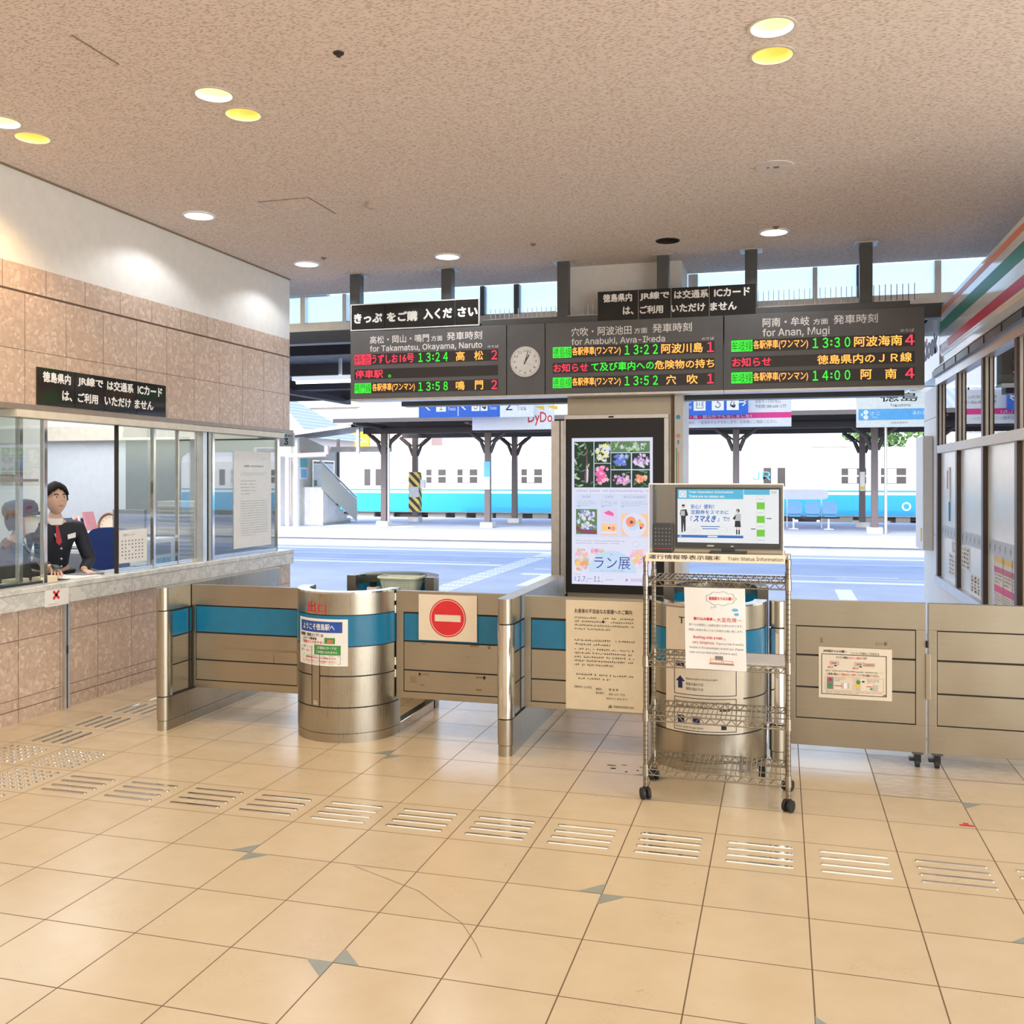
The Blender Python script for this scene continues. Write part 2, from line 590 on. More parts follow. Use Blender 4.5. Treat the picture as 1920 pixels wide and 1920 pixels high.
class MB:
    """collects geometry in world (or, with M, local) coordinates"""

    def __init__(s, M=None):
        s.v, s.f, s.m, s.s = [], [], [], []
        s.mats = []
        s.M = M

    def mi(s, m):
        if m not in s.mats:
            s.mats.append(m)
        return s.mats.index(m)

    def add(s, vs, fs, m, smooth=False):
        n = len(s.v)
        if s.M is not None:
            vs = [s.M @ Vector(v) for v in vs]
        s.v += [tuple(v) for v in vs]
        k = s.mi(m)
        for f in fs:
            s.f.append(tuple(i + n for i in f))
            s.m.append(k)
            s.s.append(smooth)
        return s

    def box(s, x0, x1, y0, y1, z0, z1, m):
        v = [(x, y, z) for z in (z0, z1) for y in (y0, y1) for x in (x0, x1)]
        f = [(0, 2, 3, 1), (4, 5, 7, 6), (0, 1, 5, 4), (2, 6, 7, 3), (0, 4, 6, 2), (1, 3, 7, 5)]
        return s.add(v, f, m)

    def obox(s, O, U, V, Wv, m):
        O, U, V, Wv = map(Vector, (O, U, V, Wv))
        v = [O + U * a + V * b + Wv * c for c in (0, 1) for b in (0, 1) for a in (0, 1)]
        f = [(0, 2, 3, 1), (4, 5, 7, 6), (0, 1, 5, 4), (2, 6, 7, 3), (0, 4, 6, 2), (1, 3, 7, 5)]
        return s.add(v, f, m)

    def cyl(s, p0, p1, r0, m, r1=None, n=16, caps=True):
        p0, p1 = Vector(p0), Vector(p1)
        r1 = r0 if r1 is None else r1
        d = (p1 - p0).normalized()
        a = d.orthogonal().normalized()
        b = d.cross(a)
        v = []
        for p, r in ((p0, r0), (p1, r1)):
            for i in range(n):
                t = 2 * PI * i / n
                v.append(p + (a * math.cos(t) + b * math.sin(t)) * r)
        f = [(i, (i + 1) % n, n + (i + 1) % n, n + i) for i in range(n)]
        s.add(v, f, m, True)
        if caps:
            s.add(v[:n], [tuple(range(n - 1, -1, -1))], m)
            s.add(v[n:], [tuple(range(n))], m)
        return s

    def tube(s, pts, r, m, n=6):
        for a, b in zip(pts[:-1], pts[1:]):
            s.cyl(a, b, r, m, n=n)
        return s

    def lathe(s, c, prof, m, n=32, a0=0, a1=2 * PI, sx=1, sy=1):
        full = abs(a1 - a0 - 2 * PI) < 1e-6
        k = n if full else n + 1
        for (ra, za), (rb, zb) in zip(prof[:-1], prof[1:]):
            v = []
            for r, z in ((ra, za), (rb, zb)):
                for i in range(k):
                    t = a0 + (a1 - a0) * i / n
                    v.append((c[0] + r * math.cos(t) * sx, c[1] + r * math.sin(t) * sy, c[2] + z))
            s.add(v, [(i, (i + 1) % k, k + (i + 1) % k, k + i) for i in range(n)], m, True)
        return s

    def arcwall(s, cx, cy, R, t, a0, a1, z0, z1, m, n=32):
        o, i_ = [], []
        for k in range(n + 1):
            a = a0 + (a1 - a0) * k / n
            o.append((cx + R * math.cos(a), cy + R * math.sin(a)))
            i_.append((cx + (R - t) * math.cos(a), cy + (R - t) * math.sin(a)))
        v = [(x, y, z) for z in (z0, z1) for x, y in o] + [(x, y, z) for z in (z0, z1) for x, y in i_]
        q = n + 1
        for k in range(n):
            pass
        f1 = [(k, k + 1, q + k + 1, q + k) for k in range(n)]
        f2 = [(2 * q + k + 1, 2 * q + k, 3 * q + k, 3 * q + k + 1) for k in range(n)]
        s.add(v, f1 + f2, m, True)
        ft = [(q + k, q + k + 1, 3 * q + k + 1, 3 * q + k) for k in range(n)]
        fb = [(k + 1, k, 2 * q + k, 2 * q + k + 1) for k in range(n)]
        ends = [(0, q, 3 * q, 2 * q), (q + n, n, 2 * q + n, 3 * q + n)]
        return s.add(v, ft + fb + ends, m)

    def prism(s, poly, z0, z1, m, smooth=False):
        n = len(poly)
        v = [(x, y, z) for z in (z0, z1) for x, y in poly]
        s.add(v, [(i, (i + 1) % n, n + (i + 1) % n, n + i) for i in range(n)], m, smooth)
        return s.add(v, [tuple(range(n - 1, -1, -1)), tuple(range(n, 2 * n))], m)

    def extr(s, prof, O, U, V, D, m, smooth=False):
        """closed profile in the U,V plane at O, pushed along D"""
        O, U, V, D = map(Vector, (O, U, V, D))
        n = len(prof)
        v = [O + U * a + V * b for a, b in prof] + [O + U * a + V * b + D for a, b in prof]
        s.add(v, [(i, (i + 1) % n, n + (i + 1) % n, n + i) for i in range(n)], m, smooth)
        return s.add(v, [tuple(range(n - 1, -1, -1)), tuple(range(n, 2 * n))], m)

    def ball(s, c, r, m, n=12, sx=1, sy=1, sz=1):
        v, f = [], []
        for j in range(n + 1):
            ph = PI * j / n
            for i in range(2 * n):
                th = PI * i / n
                v.append((c[0] + r * sx * math.sin(ph) * math.cos(th), c[1] + r * sy * math.sin(ph) * math.sin(th), c[2] + r * sz * math.cos(ph)))
        k = 2 * n
        for j in range(n):
            for i in range(k):
                f.append((j * k + i, (j + 1) * k + i, (j + 1) * k + (i + 1) % k, j * k + (i + 1) % k))
        return s.add(v, f, m, True)

    def build(s, name, parent=None, bevel=0.0, seg=2, **tg):
        if parent is not None:
            inv = wmat(parent).inverted()
            vs = [inv @ Vector(v) for v in s.v]
            loc = Vector((0, 0, 0))
        else:
            xs, ys, zs = zip(*s.v)
            loc = Vector(((min(xs) + max(xs)) / 2, (min(ys) + max(ys)) / 2, min(zs)))
            vs = [Vector(v) - loc for v in s.v]
        me = bpy.data.meshes.new(name)
        me.from_pydata([tuple(v) for v in vs], [], s.f)
        for m in s.mats:
            me.materials.append(m)
        me.polygons.foreach_set('material_index', s.m)
        me.polygons.foreach_set('use_smooth', s.s)
        me.update()
        o = bpy.data.objects.new(name, me)
        COL.objects.link(o)
        o.location = loc
        if parent is not None:
            o.parent = parent
        if bevel:
            b = o.modifiers.new('edge', 'BEVEL')
            b.width = bevel
            b.segments = seg
            b.limit_method = 'ANGLE'
            b.angle_limit = math.radians(40)
        return tag(o, **tg)


class Face:
    """a flat face that print, stickers and lettering are laid on; u to the reader's right, v up"""

    def __init__(s, mb, O, U, V):
        s.mb, s.O, s.U, s.V = mb, Vector(O), Vector(U).normalized(), Vector(V).normalized()
        s.Nv = s.U.cross(s.V)

    def p(s, u, v, l=1):
        return s.O + s.U * u + s.V * v + s.Nv * (l * .0007)

    def rect(s, u0, v0, u1, v1, m, l=1):
        s.mb.add([s.p(u0, v0, l), s.p(u1, v0, l), s.p(u1, v1, l), s.p(u0, v1, l)], [(0, 1, 2, 3)], m)
        return s

    def poly(s, pts, m, l=1):
        s.mb.add([s.p(u, v, l) for u, v in pts], [tuple(range(len(pts)))], m)
        return s

    def disc(s, u, v, r, m, l=1, n=28, sy=1):
        return s.poly([(u + r * math.cos(2 * PI * k / n), v + sy * r * math.sin(2 * PI * k / n)) for k in range(n)], m, l)

    def ring(s, u, v, r0, r1, m, l=1, n=36):
        pts = [s.p(u + r * math.cos(2 * PI * k / n), v + r * math.sin(2 * PI * k / n), l) for r in (r0, r1) for k in range(n)]
        s.mb.add(pts, [(k, (k + 1) % n, n + (k + 1) % n, n + k)[::-1] for k in range(n)], m)
        return s

    def frame(s, u0, v0, u1, v1, w, m, l=1):
        s.rect(u0, v0, u1, v0 + w, m, l).rect(u0, v1 - w, u1, v1, m, l)
        return s.rect(u0, v0 + w, u0 + w, v1 - w, m, l).rect(u1 - w, v0 + w, u1, v1 - w, m, l)

    def text(s, st, u0, v0, u1, v1, m, bold=0.0, l=2, keep=None, shear=0.0):
        vs, fs, b = glyphs(st, bold, shear)
        w, h = b[2] - b[0], b[3] - b[1]
        su, sv = (u1 - u0) / w, (v1 - v0) / h
        ou, ov = u0, v0
        if keep:
            k = min(su, sv)
            if keep == 'c':
                ou += ((u1 - u0) - w * k) / 2
            if keep == 'r':
                ou += (u1 - u0) - w * k
            ov += ((v1 - v0) - h * k) / 2
            su = sv = k
        s.mb.add([s.p(ou + (x - b[0]) * su, ov + (y - b[1]) * sv, l + q) for x, y, q in vs], fs, m)
        return s

    def lines(s, u0, v0, u1, v1, n, m, fill=.55, last=.6, l=2, seed=1):
        """rows of print too small to read in the photograph"""
        r = random.Random(seed)
        pitch = (v1 - v0) / n
        for k in range(n):
            vt = v1 - k * pitch
            end = u1 if k < n - 1 else u0 + (u1 - u0) * last
            u = u0
            ch = pitch * fill
            while u < end - ch * .3:
                w = ch * r.uniform(.5, 1.0)
                if r.random() < .9:
                    hh = ch * r.uniform(.55, 1)
                    s.rect(u, vt - hh, min(end, u + w * .8), vt - hh + ch * .28, m, l)
                    if r.random() < .8:
                        s.rect(u + w * .3, vt - ch, u + w * .5, vt, m, l)
                u += w * 1.15
        return s


def FY(mb, x, y, z):
    """face towards -Y (towards the hall)"""
    return Face(mb, (x, y, z), (1, 0, 0), (0, 0, 1))


def FXp(mb, x, y, z):
    """face towards +X"""
    return Face(mb, (x, y, z), (0, 1, 0), (0, 0, 1))


def FXm(mb, x, y, z):
    """face towards -X"""
    return Face(mb, (x, y, z), (0, -1, 0), (0, 0, 1))

# ============================================================ the hall
XL = -5.04      # face of the ticket-office wall
ZC = 3.80       # ceiling


def gx(c):
    return (c + .2575) * .4


def gy(r):
    return 4.2308 + .397 * r


mb = MB()
mb.box(-5.2, 6.0, -6.0, 10.35, -.12, 0, FLOOR)
fz = Face(mb, (0, 0, 0.0002), (1, 0, 0), (0, 1, 0))


def inlay(c, r, kind):
    x, y, q = gx(c), gy(r), .10
    if 'a' in kind:
        fz.poly([(x, y), (x, y + q), (x - q, y)], INLAY)
    if 'b' in kind:
        fz.poly([(x, y), (x, y - q), (x + q, y)], INLAY)
    if 'c' in kind:
        fz.poly([(x, y), (x - q, y), (x, y - q)], INLAY)
    if 'd' in kind:
        fz.poly([(x, y), (x + q, y), (x, y + q)], INLAY)


for c, r, k in ((-6, -1, 'ab'), (-4, -3, 'cd'), (-2, -1, 'ab'), (2, -1, 'ab'), (0, -3, 'cd'), (-6, 3, 'ab'), (2, 3, 'b'),
                (-8, -3, 'cd'), (-2, 3, 'ab')):
    inlay(c, r, k)
for c, r in ((1, 3), (1, 4), (2, 4)):
    fz.rect(gx(c) + .004, gy(r) + .004, gx(c + 1) - .004, gy(r + 1) - .004, RTILE)
fz.rect(gx(2) - .07, gy(2) + .028, gx(2) - .005, gy(2) + .05, RED)
fz.rect(gx(2) - .05, gy(2) + .05, gx(2) - .025, gy(2) + .075, RED)


def crack(pts):
    for (ax, ay), (bx, by) in zip(pts[:-1], pts[1:]):
        d = Vector((bx - ax, by - ay)).normalized()
        n = Vector((-d.y, d.x)) * .0013
        fz.poly([(ax - n.x, ay - n.y), (bx - n.x, by - n.y), (bx + n.x, by + n.y), (ax + n.x, ay + n.y)], TAPE)


for u_, v_, a_, b_ in ((-.98, 5.56, .05, .012), (-.95, 5.50, .03, .02), (-.90, 5.585, .03, .008), (-.86, 5.46, .015, .015), (-.80, 5.50, .015, .012), (-.79, 5.57, .02, .008)):
    fz.rect(u_, v_, u_ + a_, v_ + b_, GROOVE)
crack([(-1.78, 3.82), (-1.42, 3.66), (-1.26, 3.52), (-1.16, 3.44), (-1.06, 3.30), (-1.01, 3.21)])
crack([(-3.02, 2.93), (-2.92, 2.83), (-2.85, 2.74), (-2.84, 2.66)])
mb.build('floor', kind='structure', label='glossy beige square floor tiles with thin brown joints')

# ---- ceiling with openings for the recessed lamps
HOLES = [(-3.015, 4.66), (-3.013, 4.958), (-4.46, 4.68), (-4.482, 4.945), (-.04, 4.67), (-.042, 4.98), (-.973, 8.626)]
HR = .100
mb = MB()
x0, x1, y0, y1 = -5.06, 6.0, -6.0, 10.05
rows = sorted(set([y0, y1] + [v for h in HOLES for v in ()]))
# the openings fall in three bands of rows; each band is cut into cells
bands = [(4.545, 4.812, [h for h in HOLES if h[1] < 4.8]), (4.812, 5.10, [h for h in HOLES if 4.8 < h[1] < 5.1]), (8.5, 8.76, [h for h in HOLES if h[1] > 8])]
ycut = y0
for by0, by1, hs in bands:
    if by0 > ycut:
        mb.add([(x0, ycut, ZC), (x1, ycut, ZC), (x1, by0, ZC), (x0, by0, ZC)], [(3, 2, 1, 0)], CEIL)
    xc = x0
    for hx, hy in sorted(hs):
        a, b = hx - .125, hx + .125
        mb.add([(xc, by0, ZC), (a, by0, ZC), (a, by1, ZC), (xc, by1, ZC)], [(3, 2, 1, 0)], CEIL)
        n = 32
        inner = [(hx + HR * math.cos(2 * PI * k / n), hy + HR * math.sin(2 * PI * k / n), ZC) for k in range(n)]
        outer = []
        for k in range(n):
            dx, dy = math.cos(2 * PI * k / n), math.sin(2 * PI * k / n)
            t = min((b - hx) / abs(dx) if abs(dx) > 1e-6 else 9, ((by1 - hy) if dy > 0 else (hy - by0)) / abs(dy) if abs(dy) > 1e-6 else 9)
            outer.append((hx + dx * t, hy + dy * t, ZC))
        mb.add(inner + outer, [(k, (k + 1) % n, n + (k + 1) % n, n + k) for k in range(n)], CEIL)
        for cx_, cy_ in ((a, by0), (b, by0), (a, by1), (b, by1)):
            ang = math.atan2(cy_ - hy, cx_ - hx) % (2 * PI)
            k = int(ang / (2 * PI) * n)
            mb.add([outer[k], outer[(k + 1) % n], (cx_, cy_, ZC)], [(0, 1, 2)], CEIL)
        xc = b
    mb.add([(xc, by0, ZC), (x1, by0, ZC), (x1, by1, ZC), (xc, by1, ZC)], [(3, 2, 1, 0)], CEIL)
    ycut = by1
mb.add([(x0, ycut, ZC), (x1, ycut, ZC), (x1, y1, ZC), (x0, y1, ZC)], [(3, 2, 1, 0)], CEIL)
mb.box(x0 - 5, x1 + .2, y0, y1, ZC + .30, ZC + .45, PLASTER)
mb.box(x0, x1, y1, y1 + .04, ZC, ZC + .45, PLASTER)
mb.box(-10, x0, 9.22, 10.05, ZC, ZC + .1, CEIL)
mb.box(-10, x0, 10.05, 10.2, ZC, ZC + .45, PLASTER)
mb.build('ceiling', kind='structure', label='beige fissured ceiling board')

# ---- ticket-office wall
mb = MB()
mb.box(XL - .15, XL, -6, 9.21, 2.19, 3.156, STONE_UP)
mb.box(XL - .15, XL, -6, 9.21, 3.156, ZC + .1, PLASTER)
mb.box(XL - .15, XL, -6, 9.21, 0, .884, STONE_LO)
mb.box(XL - .15, XL, -6, 3.7, .78, 2.19, STONE_UP)
mb.box(XL - .15, XL - .005, 9.2, 9.23, 0, .78, STONE_LO)
mb.build('wall_left', kind='structure', label='pink breccia stone wall with white plaster above')
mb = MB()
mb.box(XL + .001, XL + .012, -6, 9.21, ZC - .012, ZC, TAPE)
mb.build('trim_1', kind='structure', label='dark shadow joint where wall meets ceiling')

# ---- right wall beyond the kiosk, back wall openings
mb = MB()
mb.box(5.85, 6.0, -6, 10.05, 0, ZC + .1, PLASTER)
mb.build('wall_right', kind='structure')

mb = MB()
mb.box(-5.2, 6.0, -6.1, -6.0, 0, ZC + .1, mat('darkened_hall_wall', (.42, .38, .32), .7))  # wall colour darkened so the steel reflects less of it
mb.build('wall_back', kind='structure')

# ---- column carrying the poster
mb = MB()
mb.box(-2.06, -.93, 9.44, 10.05, 3.2, ZC, PLASTER)
mb.box(-2.06, -1.03, 9.42, 10.0, 0, 3.2, STEELH)
mb.box(-1.03, -.99, 9.40, 10.0, 0, 3.2, TAPE)
mb.build('wall_column', kind='structure', label='beige metal clad column between the two platform openings')
mb = MB()
mb.box(-.99, -.91, 9.36, 9.98, 0, 2.50, WHITE)
mb.build('trim_2', kind='structure', label='white door jamb right of the column')
mb = MB()
mb.box(-2.20, -2.075, 9.30, 9.9, 0, 2.25, ALU)
mb.box(-2.115, -2.105, 9.296, 9.3, 0, 2.25, GROOVE)
mb.build('trim_3', kind='structure', label='silver door jamb left of the column')

# ---- strip of high windows at the end of the ceiling
mb = MB()
Yw = 10.15
mb.box(-9.5, 6, Yw - .06, Yw + .06, 3.38, 3.47, ALU)
mb.box(-9.5, 6, Yw - .08, Yw + .08, 3.24, 3.38, DKGREY)
mb.build('trim_4', kind='structure', label='grey sill rail under the high windows')
posts = [(-5.36, .06), (-4.83, .05), (-3.17, .05), (-2.78, .06), (-2.32, .07), (-.88, .10), (.33, .045), (.77, .09), (1.47, .06), (2.2, .08)]
edges = [-9.5] + [p for p, w in posts] + [5.9]
for k in range(len(edges) - 1):
    a, b = edges[k], edges[k + 1]
    if k == 5:
        continue
    w0 = posts[k - 1][1] if k else .05
    m1 = MB()
    m1.box(a - w0 / 2, a + w0 / 2, Yw - .05, Yw + .05, 3.47, ZC, ALU if k not in (3, 4, 8) else DKPOST)
    m1.box(a + w0 / 2, b - .02, Yw - .02, Yw + .02, 3.47, 3.49, ALU)
    wd = m1.build('window_%d' % (k + 1), kind='structure')
    m2 = MB()
    m2.box(a + w0 / 2, b - .02, Yw - .004, Yw + .004, 3.49, ZC, FROST)
    m2.build('pane', wd)

# ---- ticket office behind the windows
mb = MB()
mb.box(-9.6, -5.19, 2.0, 9.25, -.12, 0, mat('office_floor', (.30, .31, .33), .6))
mb.build('floor_office', kind='structure')
mb = MB()
mb.box(-9.7, -9.6, 2, 9.25, 0, 3.3, OFFWALL)
mb.build('wall_office_back', kind='structure')
mb = MB()
mb.box(-9.6, -8.06, 9.1, 9.2, 0, 3.3, OFFWALL)
mb.box(-8.06, -5.19, 9.1, 9.2, 2.22, 3.3, OFFWALL)
mb.box(-8.06, -7.0, 9.1, 9.2, 0, 2.22, BLUEWALL)
mb.box(-7.0, -5.19, 9.1, 9.2, 0, 2.22, mat('dark_reflection_backing', (.20, .22, .24), .7))  # dark stretch added so reflections show in the ticket panes
mb.box(-8.06, -5.3, 9.02, 9.1, 2.10, 2.26, mat('cream_blind_case', (.70, .65, .56), .6))
mb.build('wall_office_end', kind='structure', label='blue grey partition under a cream blind case')
mb = MB()
mb.box(-9.6, -5.19, 1.9, 2.0, 0, 3.3, OFFWALL)
mb.build('wall_office_near', kind='structure')
mb = MB()
mb.box(-9.6, -5.19, 2, 9.2, 3.3, 3.4, WHITE)
mb.build('ceiling_office', kind='structure')

# ---- marble counter
ct = thing('ticket_counter', 'long grey white marble counter ledge along the ticket office windows', 'counter', (-5.1, 6.5, .775))
mb = MB()
mb.box(-5.36, -4.99, 3.72, 9.22, .885, .925, MARBLE)
mb.build('top', ct, .006)
mb = MB()
mb.box(-5.038, -4.995, 3.72, 9.215, .775, .884, MARBLE)
mb.build('apron', ct, .004)

# ---- ticket windows
def ticket_window(k, y0, y1, x, stiles, glass=True, gw=None):
    m1 = MB()
    for ys, w, mm in stiles:
        m1.box(x - .018, x + .018, ys - w / 2, ys + w / 2, .925, 2.10, mm)
    m1.box(x - .012, x + .012, y0, y1, .925, .955, CHROME)
    wd = m1.build('window_%d' % k, kind='structure', bevel=.003)
    m2 = MB()
    m2.box(x - .003, x + .003, y0, y1, .955, 2.10, GLASS)
    m2.build('pane', wd)
    return wd


wd = ticket_window(21, 3.74, 5.514, -5.11, [(5.514, .035, CHROME)])
wd = ticket_window(22, 5.0, 5.701, -5.07, [(5.701, .035, CHROME)])
m1 = MB()
m1.box(-5.08, -5.06, 5.0, 5.64, 1.655, 1.675, INKG)
m1.build('bar', wd)
ticket_window(23, 6.478, 6.94, -5.07, [(6.480, .012, GROOVE), (6.94, .03, CHROME)])
ticket_window(24, 6.92, 7.62, -5.11, [(7.33, .012, CHROME)])
ticket_window(25, 7.77, 8.964, -5.06, [(7.79, .04, CHROME), (8.964, .012, CHROME)])
m1 = MB()
m1.box(-5.13, -5.04, 7.62, 7.68, .925, 2.14, ALU)
m1.box(-5.13, -5.045, 7.68, 7.705, .925, 2.14, GROOVE)
m1.box(-5.13, -5.04, 7.705, 7.755, .925, 2.14, STEELH)
m1.build('trim_5', kind='structure', label='metal mullion between two ticket window bays')
m1 = MB()
m1.box(-5.15, -4.985, 5.36, 9.0, 2.10, 2.15, mat('cream_track', (.72, .68, .58), .45))
m1.box(-5.15, -4.995, 3.7, 9.21, 2.15, 2.19, mat('bronze_track', (.35, .30, .25), .4, .4))
m1.box(-5.15, -4.995, 7.4, 9.0, 2.105, 2.155, CHROME)
m1.build('trim_6', kind='structure', label='window head track above the ticket counter')

# ---- steel strip on the wall below the counter
m1 = MB()
m1.box(XL, XL + .025, 5.845, 5.90, 0, .772, ALU)
m1.box(XL + .025, XL + .028, 5.868, 5.875, .0, .772, GROOVE)
m1.box(XL + .025, XL + .03, 5.865, 5.878, .40, .46, BLACK)
tag(m1.build('cover_channel', bevel=.002), 'narrow upright silver metal channel on the stone wall below the red cross notice', 'metal strip')

# ============================================================ ceiling fittings
def downlight(x, y, warm, label, grp):
    o = thing('downlight', label, 'ceiling light', (x, y, ZC), group=grp)
    m = MB()
    m.lathe((x, y, ZC), [(.113, 0), (.113, -.006), (.098, -.006), (.097, .004)], RIM, 40)
    m.build('trim_ring', o)
    m = MB()
    m.lathe((x, y, ZC), [(.097, -.003), (.085, .05), (.062, .11), (.060, .13)], CONE_Y if warm else CONE_W, 40)
    m.build('reflector', o)
    m = MB()
    m.lathe((x, y, ZC), [(.0, .105), (.03, .102), (.06, .11)], LAMP_Y if warm else LAMP_W, 32)
    m.build('lamp_lens', o)
    lamp('downlight_beam', 'SPOT', (x, y, ZC + .03), 48 if warm else 36, (1, .60, .24) if warm else (1, .95, .80),
         spot_size=math.radians(130), spot_blend=.5, shadow_soft_size=.05)


G1 = 'recessed ceiling downlights'
downlight(-3.015, 4.66, 0, 'cool white recessed downlight left of centre, paired with an amber one', G1)
downlight(-3.013, 4.958, 1, 'amber recessed downlight left of centre, just right of a cool white one', G1)
downlight(-4.46, 4.68, 0, 'cool white recessed downlight cut by the left edge of the photo', G1)
downlight(-4.482, 4.945, 1, 'amber recessed downlight nearest the left wall', G1)
downlight(-.04, 4.67, 0, 'cool white recessed downlight at the top right, above an amber one', G1)
downlight(-.042, 4.98, 1, 'amber recessed downlight at the top right, below a cool white one', G1)


def led_disc(x, y, label):
    o = thing('flush_light', label, 'ceiling light', (x, y, ZC), group='flush white disc lights')
    m = MB()
    m.lathe((x, y, ZC), [(.132, 0), (.130, -.010), (.112, -.012)], WHITE, 40)
    m.build('trim_ring', o)
    m = MB()
    m.lathe((x, y, ZC), [(.112, -.010), (.0, -.011)], LED_PANEL, 40)
    m.build('diffuser', o)
    lamp('disc_light_beam', 'SPOT', (x, y, ZC - .02), 27, (.95, .97, 1), spot_size=math.radians(140), spot_blend=.35,
         shadow_soft_size=.04)


led_disc(-4.516, 6.769, 'white flush disc light near the left wall, nearest the camera')
led_disc(-4.511, 8.584, 'white flush disc light above the corner where the left wall ends')
led_disc(-3.065, 8.658, 'white flush disc light above the second hanger post from the left')
led_disc(-.058, 8.555, 'white flush disc light above the hanger post on the right')
m = MB()
m.lathe((-.042, 6.76, ZC), [(0, -.007), (.02, -.008), (.125, -.006), (.13, 0)], mat('pinkish_cover', (.72, .64, .60), .5), 40)
m.lathe((-.03, 6.76, ZC), [(0, -.010), (.02, -.010), (.022, -.006)], TAPE, 16)
m.lathe((-.085, 6.76, ZC), [(0, -.010), (.008, -.010), (.009, -.006)], GROOVE, 12)
tag(m.build('blank_cover'), 'round pinkish blank cover plate on the ceiling with a small centre hole', 'ceiling cover')
m = MB()
m.lathe((-.973, 8.626, ZC), [(.108, 0), (.106, -.005), (.098, -.005), (.096, .10), (0, .10)], GROOVE, 32)
tag(m.build('empty_light_opening'), 'dark round empty lamp opening in the ceiling left of the column hanger', 'ceiling hole')
for x, y, lab in ((-4.233, 8.40, 'tiny dark sprinkler head above the leftmost disc light by the corner'),
                  (-2.157, 8.415, 'tiny dark sprinkler head in mid ceiling above the clock'),
                  (-.04, 8.397, 'tiny dark sprinkler head beside the right disc light'),
                  (-2.122, 4.373, 'small dark sensor eye in the ceiling near the top centre')):
    m = MB()
    m.lathe((x, y, ZC), [(.028, 0), (.026, -.006), (.012, -.008), (.011, -.02), (.0, -.021)], GROOVE if y < 5 else TAPE, 16)
    tag(m.build('sprinkler_head'), lab, 'sprinkler')
m = MB()
m.lathe((-3.034, 6.826, ZC), [(.048, 0), (.05, -.02), (.04, -.03), (.03, -.045), (0, -.046)], mat('beige_detector', (.50, .42, .36), .6), 20)
tag(m.build('smoke_detector'), 'small beige smoke detector on the ceiling right of the square hatch', 'smoke detector')


def hatch(x0, y0, x1, y1, label, sides='nsew'):
    m = MB()
    w, d = .008, .003
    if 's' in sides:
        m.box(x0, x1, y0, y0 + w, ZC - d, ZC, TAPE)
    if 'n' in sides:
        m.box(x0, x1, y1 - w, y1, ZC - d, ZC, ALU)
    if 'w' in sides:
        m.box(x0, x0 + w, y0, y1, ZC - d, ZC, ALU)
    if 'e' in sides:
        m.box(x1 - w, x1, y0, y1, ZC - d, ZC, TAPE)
    tag(m.build('access_hatch'), label, 'ceiling hatch')


hatch(-3.86, 6.56, -3.43, 7.03, 'square access hatch outlined in thin metal on the ceiling')
hatch(-3.66, 3.85, -3.26, 4.19, 'corner of an access hatch outline at the top left of the ceiling', 'e')

# ============================================================ tactile paving
for k in range(13):
    c = gx(-10 + k) + .2
    c = -3.705 + (k) * .4015
    if k == 12 + 1:
        continue
    side = ['nearest the stud tiles', 'second from the stud tiles', 'third from the stud tiles', 'fourth from the stud tiles',
            'fifth from the stud tiles', 'sixth from the stud tiles', 'in the middle of the row',
            'second left of the shelf cart', 'in front of the cart left caster',
            'in front of the shelf cart centre', 'right of the shelf cart', 'second from the photo right edge',
            'cut by the photo right edge'][k]
    o = thing('tactile_guide_bars', 'four steel guide bars across the floor, ' + side, 'tactile paving', (c, 4.425, 0), group='guide bar sets running left to right')
    for j in range(4):
        y = 4.312 + j * .075
        m = MB()
        prof = [(-.011, 0), (-.008, .005), (.008, .005), (.011, 0)]
        m.extr(prof, (c - .135, y, 0.0002), (0, 1, 0), (0, 0, 1), (.27, 0, 0), CHROME)
        m.lathe((c - .135, y, .0002), [(.011, 0), (.008, .005), (0, .005)], CHROME, 8, PI / 2, 3 * PI / 2)
        m.lathe((c + .135, y, .0002), [(.011, 0), (.008, .005), (0, .005)], CHROME, 8, -PI / 2, PI / 2)
        m.build('bar', o)
for k in range(5):
    yc = 5.21 + k * .392
    side = ['nearest the stud tiles', 'second from the stud tiles', 'third from the stud tiles', 'beside the leftmost gate divider', 'farthest, behind the leftmost gate divider'][k]
    o = thing('tactile_guide_bars', 'four steel guide bars along the ticket wall, ' + side, 'tactile paving', (-4.49, yc, 0), group='guide bar sets running along the ticket wall')
    for j in range(4):
        x = -4.606 + j * .075
        m = MB()
        prof = [(-.011, 0), (-.008, .005), (.008, .005), (.011, 0)]
        m.extr(prof, (x, yc + .135, .0002), (1, 0, 0), (0, 0, 1), (0, -.27, 0), CHROME)
        m.lathe((x, yc - .135, .0002), [(.011, 0), (.008, .005), (0, .005)], CHROME, 8, PI, 2 * PI)
        m.lathe((x, yc + .135, .0002), [(.011, 0), (.008, .005), (0, .005)], CHROME, 8, 0, PI)
        m.build('bar', o)
for cx_, cy_, lab in ((-4.105, 4.815, 'steel stud tile at the corner, right of the back pair'), (-4.51, 4.815, 'steel stud tile at the corner, left of the back pair'),
                      (-4.105, 4.425, 'steel stud tile at the corner, right of the middle pair'), (-4.51, 4.425, 'steel stud tile left of the middle pair, at the photo edge'),
                      (-4.105, 4.03, 'steel stud tile nearest the camera, at the left edge')):
    m = MB()
    m.box(cx_ - .155, cx_ + .155, cy_ - .155, cy_ + .155, .0002, .0012, FLOOR)
    for i in range(6):
        for j in range(6):
            m.lathe((cx_ - .1375 + i * .055, cy_ - .1375 + j * .055, .0012), [(.0165, 0), (.013, .0035), (.009, .005), (0, .005)], CHROME, 12)
    tag(m.build('tactile_stud_tile'), lab, 'tactile paving', 'stud tiles where the guide rows meet')

